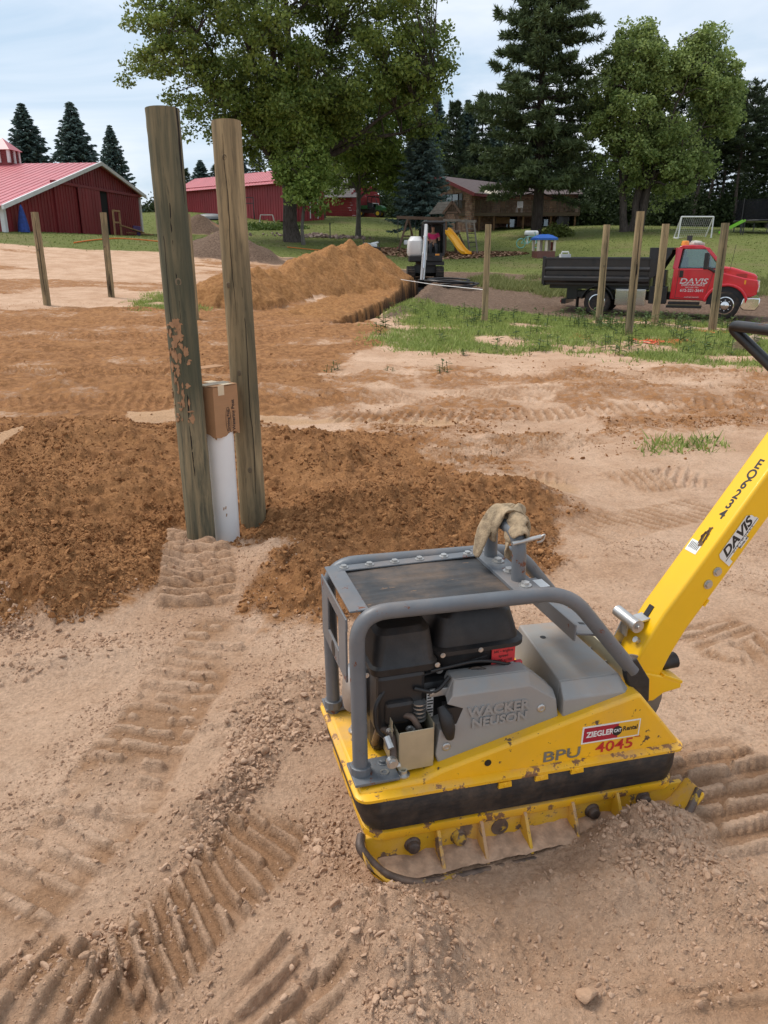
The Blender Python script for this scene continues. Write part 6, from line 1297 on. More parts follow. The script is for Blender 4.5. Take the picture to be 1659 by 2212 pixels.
# tower roof, ridge running back left
rd = Vector((-.75, .9, 0))
pkp = zq(680, 393, -.55); el = zq(612, 476, -.55); er = zq(742, 476, -.55)
for side_, e in (('l', el), ('r', er)):
    for k in range(8):
        t0 = k/8; t1 = (k+1.1)/8; a = pkp.lerp(e, t0); b = pkp.lerp(e, t1); mb = MB(); up_ = Vector((0, 0, .03)); h = Vector((0, 0, .015*(1 if k % 2 else 0)))
        v = [a+h, b+h+up_*.5, b+rd+h+up_*.5, a+rd+h]; mb.add(v+[p-up_ for p in v], [(0, 1, 2, 3), (7, 6, 5, 4), (0, 4, 5, 1), (1, 5, 6, 2), (2, 6, 7, 3), (3, 7, 4, 0)]); mb.build('roof_board', M_PG, ps)
    mb = MB(); mb.beam(pkp, e, .05, .12); mb.build('gable_board', M_PW, ps)
for k in range(5): x = 650+k*15; mb = MB(); mb.beam(zq(x, 476, -.53), zq(x, 476-70*(1-abs(x-680)/64)+4, -.53), .05, .03); mb.build('gable_slat', M_PW, ps)
mb = MB(); mb.beam(zq(640, 470, -.54), zq(722, 470, -.54), .05, .10); mb.build('tie_beam', M_PW, ps)
# swing beam with A-frame, swing, rings
mb = MB(); mb.beam(zq(275, 500, -.1), zq(640, 512, -.1), .10, .17); mb.build('swing_beam', M_PW, ps)
for x, d_ in ((288, -.9), (425, .9)): mb = MB(); mb.beam(zq(360, 505, -.1), zq(x, 705 if d_ < 0 else 700, d_)-Vector((0, 0, .2)), .09, .09); mb.build('swing_leg', M_PW, ps)
mb = MB(); mb.beam(zq(318, 632, -.5), zq(402, 632, .5), .07, .09); mb.build('cross_brace', M_PW, ps)
for x0 in (283, 380):
    for dx in (0, 34 if x0 > 300 else 6): mb = MB(); mb.tube([zq(x0+dx, 505, -.1), zq(x0+dx, 650, -.1)], .012, 5); mb.build('swing_chain', M_TBLK, ps)
mb = MB(); mb.box(zq(330, 0).x, zq(372, 0).x, -.25, .1, zq(0, 692).z, zq(0, 660).z); mb.build('swing_seat', M_TRIM, ps, None, .05)
mb = MB(); mb.box(zq(278, 0).x, zq(298, 0).x, -.25, .1, zq(0, 716).z, zq(0, 706).z); mb.build('toy_swing', M_REDLENS, ps, None, .02)
# slide
sp_ = [zq(628, 588, -.5), zq(645, 592, -.65), zq(700, 660, -1.1), zq(745, 728, -1.5), zq(772, 752, -1.75), zq(788, 756, -1.9)]
mb = MB(); sp_ = fillet(sp_, .35, 5); v = []
for i, p in enumerate(sp_):
    for dx, dz in ((-.24, .13), (-.21, .13), (-.19, .0), (.19, 0), (.21, .13), (.24, .13), (.24, -.03), (-.24, -.03)): v.append(p+Vector((dx, dx*.35, dz)))
mb.add(v, [(i*8+k, i*8+(k+1) % 8, (i+1)*8+(k+1) % 8, (i+1)*8+k) for i in range(len(sp_)-1) for k in range(8)]); mb.build('slide', M_SLIDE, ps, 40)
mb = MB(); mb.beam(zq(730, 605, -.5), zq(792, 735, -.9), .5, .05, (1, 0, .5)); mb.build('climbing_wall', M_PW, ps)
# ladder frame and monkey bar
for a, b in ((zq(782, 515, -.4), zq(825, 775, -.7)), (zq(843, 525, -.4), zq(880, 768, -.7))): mb = MB(); mb.beam(a, b-Vector((0, 0, .15)), .08, .08); mb.build('ladder_rail', M_PG, ps)
for k in range(7): t = .12+k*.125; mb = MB(); mb.tube([zq(782, 515, -.4).lerp(zq(825, 775, -.7), t), zq(843, 525, -.4).lerp(zq(880, 768, -.7), t)], .02, 6); mb.build('rung', M_TBLK if k > 1 else M_PG, ps)
for d_ in (-.4, .4): mb = MB(); mb.beam(zq(615, 520, d_), zq(862, 530, d_), .06, .13); mb.build('monkey_beam', M_PG, ps)
# wood chip bed below it
r2 = np.random.default_rng(3); N = 3600; ang = r2.uniform(0, 6.28, N); rad = np.sqrt(r2.uniform(0, 1, N)); cxp = at(960, 560, 48.2)
X = cxp[0]-.6+5.6*rad*np.cos(ang); Y = 48.3+2.6*rad*np.sin(ang)*(1+.2*np.sin(3*ang)); Z = terrain(X, Y, False)[0]+.02+.10*(1-rad**4)*r2.uniform(.4, 1, N)
def cards(X, Y, Z, sx, sy, r2, tilt=.5):
    N = len(X); a = r2.uniform(0, 6.28, N); t = r2.uniform(-tilt, tilt, N); u = np.stack([np.cos(a), np.sin(a), t], 1)*sx[:, None]; w = np.stack([-np.sin(a), np.cos(a), r2.uniform(-tilt, tilt, N)], 1)*sy[:, None]
    P = np.stack([X, Y, Z], 1); V = np.stack([P-u-w, P+u-w, P+u+w, P-u+w], 1).reshape(-1, 3); return V, np.arange(4*N).reshape(-1, 4)
V, Fq = cards(X, Y, Z, r2.uniform(.05, .13, N), r2.uniform(.03, .06, N), r2)
def tint_mat(name, a, b, rough=.9, trans=0.0, spec=.25):
    m = NT(name); t = m.attr('tint'); c = m.mix(t, a, b); p = m.bsdf(c, rough, 0, None, spec)
    if trans:
        tr = m.n('ShaderNodeBsdfTranslucent', {'Color': m.mix(t, tuple(x*1.2 for x in a[:3])+(1,), tuple(x*1.4 for x in b[:3])+(1,))}); mx_ = m.n('ShaderNodeMixShader', {0: trans}); m.l(p.outputs[0], mx_.inputs[1]); m.l(tr.outputs[0], mx_.inputs[2]); m.l(mx_.outputs[0], m.out.inputs[0])
    return m.m
me = npmesh('wood_chips', V, Fq, {'tint': np.repeat(r2.uniform(0, 1, N), 4)}); tag(link('wood_chips', me, tint_mat('wood_chip', (.18, .09, .05, 1), (.42, .25, .15, 1))), 'bed of reddish wood chips under the playset', 'wood chips', kind='stuff')

# ------------------------------------------------------------------ yard things
def place(name, px_, Y, label, cat, rz=0, **k):
    q = at(px_[0], px_[1], Y); return empty(name, (q[0], Y, gz(q[0], Y)), rz, label=label, cat=cat, **k)
M_BLUE = paint('toy_blue', (.012, .10, .42, 1), .45, 0, .05, 3); M_CREAM = paint('toy_cream', (.60, .52, .42, 1), .5, 0, .08, 4); M_TBROWN = paint('toy_brown', (.16, .06, .045, 1), .6, 0, .1, 4)
ph = place('toy_playhouse', (1173, 557), 45, 'small plastic playhouse with blue roof and cream columns on the lawn', 'playhouse', .15)
mb = MB(); mb.box(-.52, .52, -.45, .45, -.1, .32); mb.build('base', M_TBROWN, ph, None, .03)
for x in (-.46, -.02, .46):
    for y in (-.40, .40): mb = MB(); mb.box(x-.07, x+.07, y-.06, y+.06, .32, .92); mb.build('column', M_CREAM, ph, None, .02)
mb = MB(); mb.box(.50, .545, -.3, .3, .35, .8); mb.build('shutter', M_REDLENS, ph)
mb = MB(); loops(mb, [[(a, b, .90) for a, b in rrect(-.62, .62, -.55, .55, .08)], [(a, b, 1.0) for a, b in rrect(-.62, .62, -.55, .55, .08)], [(a, b, 1.16) for a, b in rrect(-.35, .35, -.3, .3, .08)], [(a, b, 1.20) for a, b in rrect(-.2, .2, -.16, .16, .08)]]); mb.build('roof', M_BLUE, ph, 40)
tkk = place('white_tank', (1147, 519), 55, 'small white cylindrical tank lying in front of the pine trunk', 'tank')
mb = MB(); mb.lathe([(.08, -.47), (.17, -.42), (.19, -.34), (.19, .34), (.17, .42), (.08, .47)], 18, (0, 0, .68), 'x'); mb.build('shell', M_TRIM, tkk, 40)
for x in (-.25, .25): mb = MB(); mb.box(x-.04, x+.04, -.16, .16, 0, .52); mb.build('foot', M_TRIM, tkk)
bk = place('small_bicycle', (1142, 524), 52, 'mint green small bicycle standing in front of the white tank', 'bicycle')
M_MINT = paint('mint_paint', (.14, .40, .34, 1), .4, 0, .05, 3)
for x in (-.5, .5): mb = MB(); mb.tube([(x+.28*math.cos(R(t)), 0, .30+.28*math.sin(R(t))) for t in range(0, 361, 24)], .03, 6, False); mb.build('wheel', M_MINT, bk)
mb = MB()
for a, b in (((-.5, 0, .3), (-.15, 0, .72)), ((-.5, 0, .3), (0, 0, .32)), ((0, 0, .32), (-.15, 0, .72)), ((0, 0, .32), (.38, 0, .75)), ((-.15, 0, .68), (.38, 0, .72)), ((.5, 0, .3), (.36, 0, .95))): mb.tube([a, b], .025, 6)
mb.build('frame', M_MINT, bk)
mb = MB(); mb.obox((-.18, 0, .78), (.25, .14, .06)); mb.build('saddle', M_TBLK, bk); mb = MB(); mb.tube([(.36, -.25, .98), (.36, .25, .98)], .02, 6); mb.build('handlebar', M_CHROME, bk)
gl = place('soccer_goal', (1500, 513), 52, 'white framed soccer goal with net on the far lawn', 'goal')
def goalpole(a, b): mb = MB(); mb.tube([a, b], .045, 8); mb.build('goal_pole', M_TRIM, gl)
for a, b in (((-1.05, 0, 0), (-.98, 0, 1.28)), ((1.05, 0, 0), (1.05, 0, 1.28)), ((-.98, 0, 1.28), (1.05, 0, 1.28)), ((-1.05, 0, 0), (-1.0, .9, .02)), ((1.05, 0, 0), (1.0, .9, .02)), ((-1.0, .9, .02), (1.0, .9, .02)), ((-.98, 0, 1.28), (-1.0, .9, .02)), ((1.05, 0, 1.28), (1.0, .9, .02))): goalpole(a, b)
mb = MB()
for k in range(17): t = -1+2*k/16; mb.tube([(t, .05, 1.26), (t, .88, .04)], .005, 4)
for k in range(12): t = k/11; mb.tube([(-1, .05+.83*t, 1.26-1.22*t), (1, .05+.83*t, 1.26-1.22*t)], .005, 4)
tag(mb.build('net', M_TRIM, gl), kind='stuff')
tp = place('trampoline', (1640, 503), 56, 'trampoline with dark safety net at the right edge of the lawn', 'trampoline')
mb = MB(); mb.tube([(1.7*math.cos(R(t)), 1.7*math.sin(R(t)), .75) for t in range(0, 361, 20)], .06, 6, False); mb.build('rim', M_TBLK, tp)
mb = MB(); mb.lathe([(1.65, .72), (1.65, .74)], 28); mb.build('mat', M_TBLK, tp)
m_net = NT('safety_net'); tr_ = m_net.n('ShaderNodeBsdfTransparent'); df = m_net.n('ShaderNodeBsdfDiffuse', {'Color': (.02, .02, .022, 1)}); mx_ = m_net.n('ShaderNodeMixShader', {0: .72}); m_net.l(tr_.outputs[0], mx_.inputs[1]); m_net.l(df.outputs[0], mx_.inputs[2]); m_net.l(mx_.outputs[0], m_net.out.inputs[0])
mb = MB(); mb.add([(1.62*math.cos(R(t)), 1.62*math.sin(R(t)), z) for z in (.75, 2.1) for t in range(0, 360, 15)], [(i, (i+1) % 24, (i+1) % 24+24, i+24) for i in range(24)]); mb.build('net', m_net.m, tp)
for k in range(6): a = R(k*60+20); mb = MB(); mb.tube([(1.7*math.cos(a), 1.7*math.sin(a), 0), (1.7*math.cos(a), 1.7*math.sin(a), 2.15)], .035, 6); mb.build('net_pole', M_TBLK, tp)
gs_ = place('toy_slide', (1578, 510), 54, 'lime green plastic slide beside the trampoline', 'slide')
mb = MB(); mb.beam((-.75, 0, .08), (.75, 0, .85), .4, .05); mb.beam((-.75, -.2, .14), (.75, -.2, .91), .04, .12); mb.beam((-.75, .2, .14), (.75, .2, .91), .04, .12); mb.build('chute', paint('lime_plastic', (.20, .50, .03, 1), .45, 0, .05, 3), gs_)
mb = MB(); mb.beam((.7, -.15, 0), (.75, -.15, .85), .05, .05); mb.beam((.7, .15, 0), (.75, .15, .85), .05, .05); mb.build('ladder', M_TBLK, gs_)
# green utility vehicle
uv = place('utility_vehicle', (801, 470), 83, 'green utility vehicle with black roll cage parked by the garage', 'utility vehicle', R(-18))
M_JG = paint('vehicle_green', (.015, .10, .025, 1), .35, 0, .05, 3, coat=.3); M_JY = paint('hub_yellow', (.62, .40, .02, 1), .4, 0, .05, 3)
for x in (-.85, .95):
    for y in (-.6, .6):
        w = empty('wheel', (x, y, .33)); w.parent = uv
        mb = MB(); mb.lathe([(.18, -.13), (.31, -.13), (.34, -.08), (.34, .08), (.31, .13), (.18, .13)], 18, (0, 0, 0), 'y'); mb.build('tyre', M_TIRE, w, 40)
        mb = MB(); mb.lathe([(.18, .135), (.1, .12), (.05, .13)], 14, (0, 0, 0), 'y'); mb.build('rim', M_JY, w, 40)
mb = MB(); mb.box(-1.45, -.1, -.72, .72, .75, .80); mb.box(-1.45, -.1, -.74, -.70, .75, 1.1); mb.box(-1.45, -.1, .70, .74, .75, 1.1); mb.box(-1.47, -1.43, -.74, .74, .75, 1.1); mb.build('cargo_bed', M_JG, uv)
mb = MB(); mb.box(-1.3, 1.3, -.5, .5, .4, .72); mb.build('chassis', M_TBLK, uv); mb = MB(); mb.prism([(.65, .6), (1.45, .55), (1.5, .8), (1.3, 1.05), (.75, 1.15)], -.6, .6); mb.build('hood', M_JG, uv, None, .05)
mb = MB(); mb.box(-.05, .4, -.6, .6, .72, .95); mb.box(-.1, .02, -.6, .6, .95, 1.35); mb.build('seat', M_SEAT, uv)
for y in (-.66, .66): mb = MB(); mb.tube(fillet([(-.12, y, .75), (-.12, y, 1.9), (.65, y, 1.9), (.98, y, 1.0)], .12), .035, 6); mb.build('roll_bar', M_TBLK, uv)
mb = MB(); mb.box(-.15, .7, -.7, .7, 1.90, 1.95); mb.build('roof', M_TBLK, uv)
# upturned boat, rack, hurdle, rubble, stake, cooler, table
bo = place('rowing_boat', (455, 463), 70, 'upturned grey boat lying by the red shed', 'boat', R(-4)); mb = MB(); L = []
for i in range(13):
    t = i/12*2-1; w = .62*(1-abs(t)**2.6)**.6+.02; h = .42*(1-abs(t)**3)+.05; L.append([(t*1.55, w*math.cos(R(a)), h*math.sin(R(a))) for a in range(0, 181, 20)])
n = len(L[0]); mb.add([p for l in L for p in l], [(i*n+k, i*n+k+1, (i+1)*n+k+1, (i+1)*n+k) for i in range(12) for k in range(n-1)]); mb.build('hull', paint('boat_grey', (.14, .145, .145, 1), .5, .2, .15, 3), bo, 60)
rk = place('metal_rack', (540, 465), 70.5, 'black metal rack against the shed wall', 'rack')
for a, b in (((-.45, 0, 0), (-.45, 0, 1.75)), ((.35, 0, 0), (.35, 0, 1.75)), ((-.45, 0, 1.75), (.35, 0, 1.75)), ((-.45, 0, 1.3), (.35, 0, 1.3)), ((-.45, .4, 0), (-.45, 0, .9)), ((.35, .4, 0), (.35, 0, .9))): mb = MB(); mb.beam(a, b, .06, .06); mb.build('rack_bar', M_TBLK, rk)
hd = place('white_hurdle', (576, 468), 68, 'low white hurdle in front of the shed', 'hurdle')
for a, b in (((-.62, 0, 0), (-.5, 0, .62)), ((.62, 0, 0), (.5, 0, .62)), ((-.5, 0, .62), (.5, 0, .62)), ((-.62, .4, 0), (-.5, 0, .62)), ((.62, .4, 0), (.5, 0, .62))): mb = MB(); mb.beam(a, b, .06, .06); mb.build('hurdle_bar', M_TRIM, hd)
q = at(690, 497, 58); N = 240; r2 = np.random.default_rng(8); X = q[0]+r2.normal(0, 1.5, N); Y = 58+r2.normal(0, .5, N); Z = terrain(X, Y, False)[0]; s = r2.uniform(.06, .22, N)
gn_scatter('rubble', np.stack([X, Y, Z+s*.3], 1), s[:, None]*r2.uniform(.7, 1.2, (N, 3)), r2.uniform(0, 6, (N, 3)), [clod_mesh(40+i, 1) for i in range(4)], soil_mat('rubble_stone', (.20, .13, .11, 1), (.38, .30, .26, 1)), 'low heap of broken stones on the lawn beside the big tree', 'rubble')
e = place('black_stake', (713, 497), 57, 'thin black stake standing by the stone heap', 'stake'); mb = MB(); mb.beam((0, 0, 0), (0, 0, 1.0), .07, .07); mb.beam((0, 0, .9), (0, 0, 1.03), .1, .1); mb.build('stake', M_TBLK, e)
e = place('pump_stand', (757, 541), 45, 'small reddish pump with blue cylinder standing behind the spoil heap', 'pump'); mb = MB(); mb.box(-.16, .16, -.14, .14, 0, .4); mb.build('base', M_TBROWN, e, None, .03); mb = MB(); mb.lathe([(.09, .4), (.09, .62), (.05, .68), (.05, .8)], 12); mb.build('cylinder', M_BLUE, e, 40)
e = place('folding_table', (802, 543), 47, 'white load on a dark folding cart left of the excavator', 'cart')
mb = MB(); mb.box(-.5, .5, -.35, .35, .28, .34); mb.build('tray', M_TBLK, e); mb = MB(); mb.obox((-.05, 0, .46), (.75, .5, .16), (0, .12, .1)); mb.obox((.2, .1, .56), (.4, .3, .1), (0, -.2, .3)); mb.build('bundle', M_TRIM, e, None, .03)
for x in (-.46, .46):
    for y in (-.3, .3): mb = MB(); mb.beam((x, y, 0), (x, y, .75 if y > 0 else .3), .04, .04); mb.build('leg', M_TBLK, e)
# ------------------------------------------------------------------ trees
def bark(name, a, b, s=(5, 5, .9)):
    m = NT(name); v = m.n('ShaderNodeMapping', {'Vector': m.obj(), 'Scale': s}).outputs[0]; n = m.noise(2.2, 6, .7, v, .6); w = m.vor(2.0, v, 'DISTANCE_TO_EDGE')
    c = m.mix(m.ramp(n, .3, .7), a, b); m.bsdf(c, .95, 0, m.bump(m.math('ADD', n, m.math('MULTIPLY', w, 1.5)), .9, .06), .2); return m.m
M_BARK = bark('maple_bark', (.045, .036, .030, 1), (.125, .103, .088, 1)); M_BARKL = bark('light_bark', (.10, .088, .075, 1), (.20, .18, .155, 1)); M_BARKP = bark('pine_bark', (.035, .027, .023, 1), (.085, .068, .058, 1)); M_BARKR = bark('red_pine_bark', (.060, .047, .042, 1), (.150, .120, .105, 1))
L_MAPLE = tint_mat('maple_leaf', (0.0746, 0.1129, 0.0217, 1), (0.2361, 0.2930, 0.0651, 1), .55, .28, .35); L_LIGHT = tint_mat('light_leaf', (0.1070, 0.1725, 0.0302, 1), (0.3210, 0.4096, 0.1035, 1), .55, .30, .35); L_SOFT = tint_mat('soft_leaf', (0.1192, 0.1756, 0.0451, 1), (0.3351, 0.4053, 0.1350, 1), .6, .30, .3)
L_SPRUCE = tint_mat('spruce_needle', (0.0318, 0.0583, 0.0478, 1), (0.1379, 0.1990, 0.1751, 1), .8, .05); L_PINE = tint_mat('pine_needle', (0.0360, 0.0572, 0.0271, 1), (0.1497, 0.1956, 0.0815, 1), .75, .08); L_RPINE = tint_mat('red_pine_needle', (0.0241, 0.0390, 0.0207, 1), (0.0916, 0.1239, 0.0597, 1), .8, .05)
def quads(P, U, W, tint):
    V = np.stack([P-U-W*.25, P-U*.1+W*-1, P+U, P-U*.1+W], 1).reshape(-1, 3); return V, np.arange(len(V)).reshape(-1, 4), np.repeat(tint, 4)
def unit(v): return v/np.maximum(np.linalg.norm(v, axis=-1, keepdims=True), 1e-9)
def leafcloud(P, size, r, upb=.8, lo=.7, hi=1.35, aspect=.62):
    N = len(P); nrm = unit(r.normal(size=(N, 3))+np.array([0, 0, upb])); a = unit(np.cross(nrm, r.normal(size=(N, 3)))); b = np.cross(nrm, a); s = size*r.uniform(lo, hi, (N, 1)); return a*s, b*s*aspect
def tube_np(mb, pts, r0, r1, n=7): mb.tube(pts, list(np.linspace(r0, r1, len(pts))), n, True)
def deciduous(seed, H, crown, trunk_r, fork, nclump, nleaf, lsize, limbs=8, clump=(1.0, .62), gap=.42, stems=1, droop=.0, inner=.25):
    """crown: list of ellipsoids (x, y, z, rx, ry, rz); returns trunk builder and leaf arrays"""
    r = np.random.default_rng(seed); mb = MB(); nodes = []; E_ = np.array(crown, float)
    vol = E_[:, 3]*E_[:, 4]*E_[:, 5]; ci = r.choice(len(E_), size=nclump*3, p=vol/vol.sum()); d_ = unit(r.normal(size=(nclump*3, 3))); rad = r.uniform(inner, 1, nclump*3)**.45
    Cn = E_[ci, :3]+d_*rad[:, None]*E_[ci, 3:]; keep = fbm(Cn[:, 0]+Cn[:, 2]*.7+seed, Cn[:, 1]+Cn[:, 2], .45, 3, seed) > gap; Cn = Cn[keep][:nclump]
    for s_ in range(stems):
        ox = np.array([0, 0, 0.0]) if stems == 1 else np.array([r.normal(0, trunk_r*1.6), r.normal(0, trunk_r), 0]); lean = np.array([r.normal(0, .06), r.normal(0, .04), 1]) if stems == 1 else np.array([ox[0]*.22+r.normal(0, .06), r.normal(0, .06), 1])
        tp_ = [ox+np.array([0, 0, -.5]), ox+np.array([0, 0, .12])]+[ox+lean*fork*t+np.array([r.normal(0, .06), r.normal(0, .06), 0]) for t in (.3, .6, 1.0)]
        mb.tube(tp_, [trunk_r*1.9, trunk_r*1.35, trunk_r*1.02, trunk_r*.96, trunk_r*.9], 14)
        b0 = tp_[-1]; nl = max(3, limbs//stems)
        far_ = Cn[r.choice(len(Cn), size=nl*6)]; az = np.arctan2(far_[:, 1]-b0[1], far_[:, 0]-b0[0]); order = np.argsort(az)[::6][:nl]
        ends = [far_[i] for i in order]+[np.array([b0[0]+r.normal(0, 1.0), b0[1]+r.normal(0, 1), (E_[:, 2]+E_[:, 5]*.45).max()])]
        for e in ends:
            st0 = b0-lean*r.uniform(0, fork*.25); mid = st0*.55+e*.45+np.array([0, 0, .10*np.linalg.norm(e-st0)]); pts = [st0*(1-t)**2+mid*2*t*(1-t)+e*t*t+r.normal(0, .10, 3)*(0 < t < 1) for t in np.linspace(0, 1, 10)]
            rr0 = trunk_r*r.uniform(.42, .62); tube_np(mb, pts, rr0, .035, 8); nodes += [(p, rr0*(1-k/9)+.03) for k, p in enumerate(pts)][1:]
    NP = np.array([n[0] for n in nodes]); NRr = np.array([n[1] for n in nodes])
    for c in Cn:
        dd = np.linalg.norm(NP-c, axis=1)+.6*np.maximum(0, NP[:, 2]-c[2]); k = int(np.argmin(dd)); a = NP[k]
        if dd[k] > .4:
            m = a*.5+c*.5+np.array([r.normal(0, .15), r.normal(0, .15), .12*dd[k]]); mb.tube([a, m, c], [min(.07, NRr[k]*.6), .03, .012], 5, False)
    reps = np.maximum(8, (nleaf/len(Cn)*r.uniform(.4, 1.6, len(Cn)))).astype(int); idx_ = np.repeat(np.arange(len(Cn)), reps); N = len(idx_)
    cs = r.uniform(.65, 1.35, len(Cn))[idx_, None]; off = unit(r.normal(size=(N, 3)))*r.uniform(.15, 1, (N, 1))**.5*np.array([clump[0], clump[0], clump[1]])*cs
    off[:, 2] -= droop*np.hypot(off[:, 0], off[:, 1])**2; P = Cn[idx_]+off; U, Wd = leafcloud(P, lsize, r); t = np.clip(.5+.22*r.normal(size=N)+.20*r.normal(size=len(Cn))[idx_], 0, 1)
    return mb, quads(P, U, Wd, t)
def plant_tree(name, loc, label, cat, barkm, leafm, built, group=None, rz=0):
    mb, (V, F_, t) = built; e = empty(name, loc, rz, label=label, cat=cat, group=group); mb.build('trunk', barkm, e, 60); link('crown', npmesh('crown', V, F_, {'tint': t}), leafm, e); return e
def spruce(seed, H, Rb, base=.5, quad=(.17, .055), dens=1.0):
    r = np.random.default_rng(seed); mb = MB(); tube_np(mb, [(0, 0, -.4), (0, 0, H*.5), (0, 0, H*.98)], H*.017+.04, .02, 9); P = []; U = []; W = []; T = []
    z = base
    while z < H*.985:
        L0 = (Rb*(1-z/H)**.88+.10); nb = int(5+5*min(1, L0))
        for k in range(nb):
            az = 2*math.pi*(k+r.uniform(-.35, .35))/nb+z*2.4; L = L0*r.uniform(.72, 1.16); dr = np.array([math.cos(az), math.sin(az), 0]); sd_ = np.array([-dr[1], dr[0], 0]); slope = -.10-.35*(1-z/H)+r.normal(0, .06)
            m = max(3, int(L/.15*dens)); tt_ = r.uniform(.08, 1, m*5)**.8; N = len(tt_); lat = r.uniform(-1, 1, N)*(.42*L*(1-tt_)+.10)*np.minimum(1, tt_*4); zz = slope*tt_*L+.22*L*tt_**3-np.abs(lat)*.30+r.normal(0, .03, N)
            P.append(dr*(tt_*L)[:, None]+sd_*lat[:, None]+np.array([0, 0, 1])*(z+zz)[:, None]); di = unit(dr*.8+sd_*np.sign(lat)[:, None]*.55+np.array([0, 0, -.25])+r.normal(0, .25, (N, 3))); nn = unit(np.cross(di, r.normal(size=(N, 3))+np.array([0, 0, .2]))); s = r.uniform(.7, 1.3, (N, 1)); U.append(di*quad[0]*s); W.append(nn*quad[1]*s); T.append(np.clip(.25+.5*tt_+r.normal(0, .15, N), 0, 1))
        z += .14+.012*H*r.uniform(.7, 1.2)
    return mb, quads(np.concatenate(P), np.concatenate(U), np.concatenate(W), np.concatenate(T))
def pine(seed, H, Rb, base, step=.75, tuft=.34, up=.28, ntuft=11, lens=None, tr=.33, nbr=(5, 7), branchw=.05, sparse=1.0, tw=.028):
    r = np.random.default_rng(seed); mb = MB(); wob = r.normal(0, .12, (7, 2)); wob[0] = 0
    tp_ = [(wob[i, 0], wob[i, 1], -.5+(H+.3)*i/6) for i in range(7)]; tube_np(mb, tp_, tr*1.15, .04, 10); P = []; U = []; W = []; T = []; z = base
    while z < H*.985:
        f = (z-base)/(H-base); L0 = Rb*(lens(f) if lens else (1-f)**.75)+.3; nb = r.integers(nbr[0], nbr[1]+1)
        for k in range(nb):
            az = 2*math.pi*(k+r.uniform(-.4, .4))/nb+z*1.7; L = L0*r.uniform(.55, 1.12); dr = np.array([math.cos(az), math.sin(az), 0]); sd_ = np.array([-dr[1], dr[0], 0]); s0 = r.normal(.0, .10)-.12*(1-f); zb_ = z+r.uniform(-.2, .2)
            pt = lambda t: dr*t*L+np.array([0, 0, zb_+s0*t*L+up*L*t*t*.5])
            mb.tube([pt(t) for t in (0, .35, .7, 1)], [branchw*(.5+L/6), branchw*.7, branchw*.4, .01], 5, False)
            m = max(3, int(L/.30*sparse)); ts = np.concatenate([r.uniform(.30, 1, m*3), [1.0]]); lat = r.uniform(-1, 1, len(ts))*(.30*L*(1.05-ts)+.12)
            c = np.array([pt(t) for t in ts])+sd_*lat[:, None]; c[:, 2] += .10*np.abs(lat)+r.normal(0, .06, len(ts)); n = len(c); cc_ = np.repeat(c, ntuft, 0); N = len(cc_)
            di = unit(r.normal(size=(N, 3))*.75+dr*.75+np.repeat(sd_*np.sign(lat)[:, None], ntuft, 0)*.4+np.array([0, 0, .45])); s = r.uniform(.6, 1.2, (N, 1)); P.append(cc_+di*tuft*.5*s); U.append(di*tuft*.6*s); W.append(unit(np.cross(di, r.normal(size=(N, 3))))*tw*s*tuft/.34); T.append(np.clip(.3+.35*np.repeat(ts, ntuft)+r.normal(0, .16, N), 0, 1))
        z += step*r.uniform(.7, 1.25)*(1 if f < .8 else .6)
    return mb, quads(np.concatenate(P), np.concatenate(U), np.concatenate(W), np.concatenate(T))
def gp(x, y): return (x, y, gz(x, y))
# the large maple, its young neighbours
plant_tree('leafy_tree', gp(-5.95, 53), 'largest broad leafy tree, thick dark trunk, on the lawn left of centre', 'tree', M_BARK, L_MAPLE,
           deciduous(5, 20, [(.3, 0, 12.3, 10.0, 7.5, 7.8), (-4.5, 0, 9.6, 5.6, 5, 4.2), (5.2, 0, 9.6, 5.2, 5, 4.5), (0, -1, 7.4, 4, 4, 2.6), (0, 0, 17, 7, 6, 4)], .46, 3.9, 820, 120000, .110, 11, (.88, .58), .43, droop=.16, inner=.10))
plant_tree('young_leafy_tree', gp(-5.0, 50.5), 'slender pale green young tree in front of the thick dark trunk', 'tree', M_BARKL, L_LIGHT,
           deciduous(6, 10, [(0, 0, 6.2, 1.7, 1.5, 3.9), (.2, 0, 3.6, 1.3, 1.2, 2.2), (0, 0, 9.4, .9, .9, 2.2)], .10, 3.0, 150, 20000, .105, 6, (.62, .5), .28, droop=.15, inner=.05))
plant_tree('leafy_tree', gp(-1.9, 60), 'medium pale green leafy tree with thin grey trunk right of the largest tree', 'tree', M_BARKL, L_LIGHT,
           deciduous(7, 12, [(.8, 0, 7.2, 3.6, 3, 3.9), (3.2, 0, 6.3, 3.0, 2.6, 3.6), (-.5, 0, 4.6, 2.4, 2, 2.4), (3.5, 0, 9.6, 1.8, 1.8, 2.4)], .17, 3.4, 330, 42000, .11, 8, (.8, .55), .36, droop=.12, inner=.08))
plant_tree('leafy_tree', gp(-5.9, 76), 'leafy tree with straight dark trunk in front of the garage', 'tree', M_BARK, L_MAPLE,
           deciduous(8, 12, [(0, 0, 7.6, 3.8, 3, 3.8), (2, 0, 6, 2.6, 2.5, 2.6)], .40, 4.2, 150, 16000, .15, 7, (1.0, .6), .36))
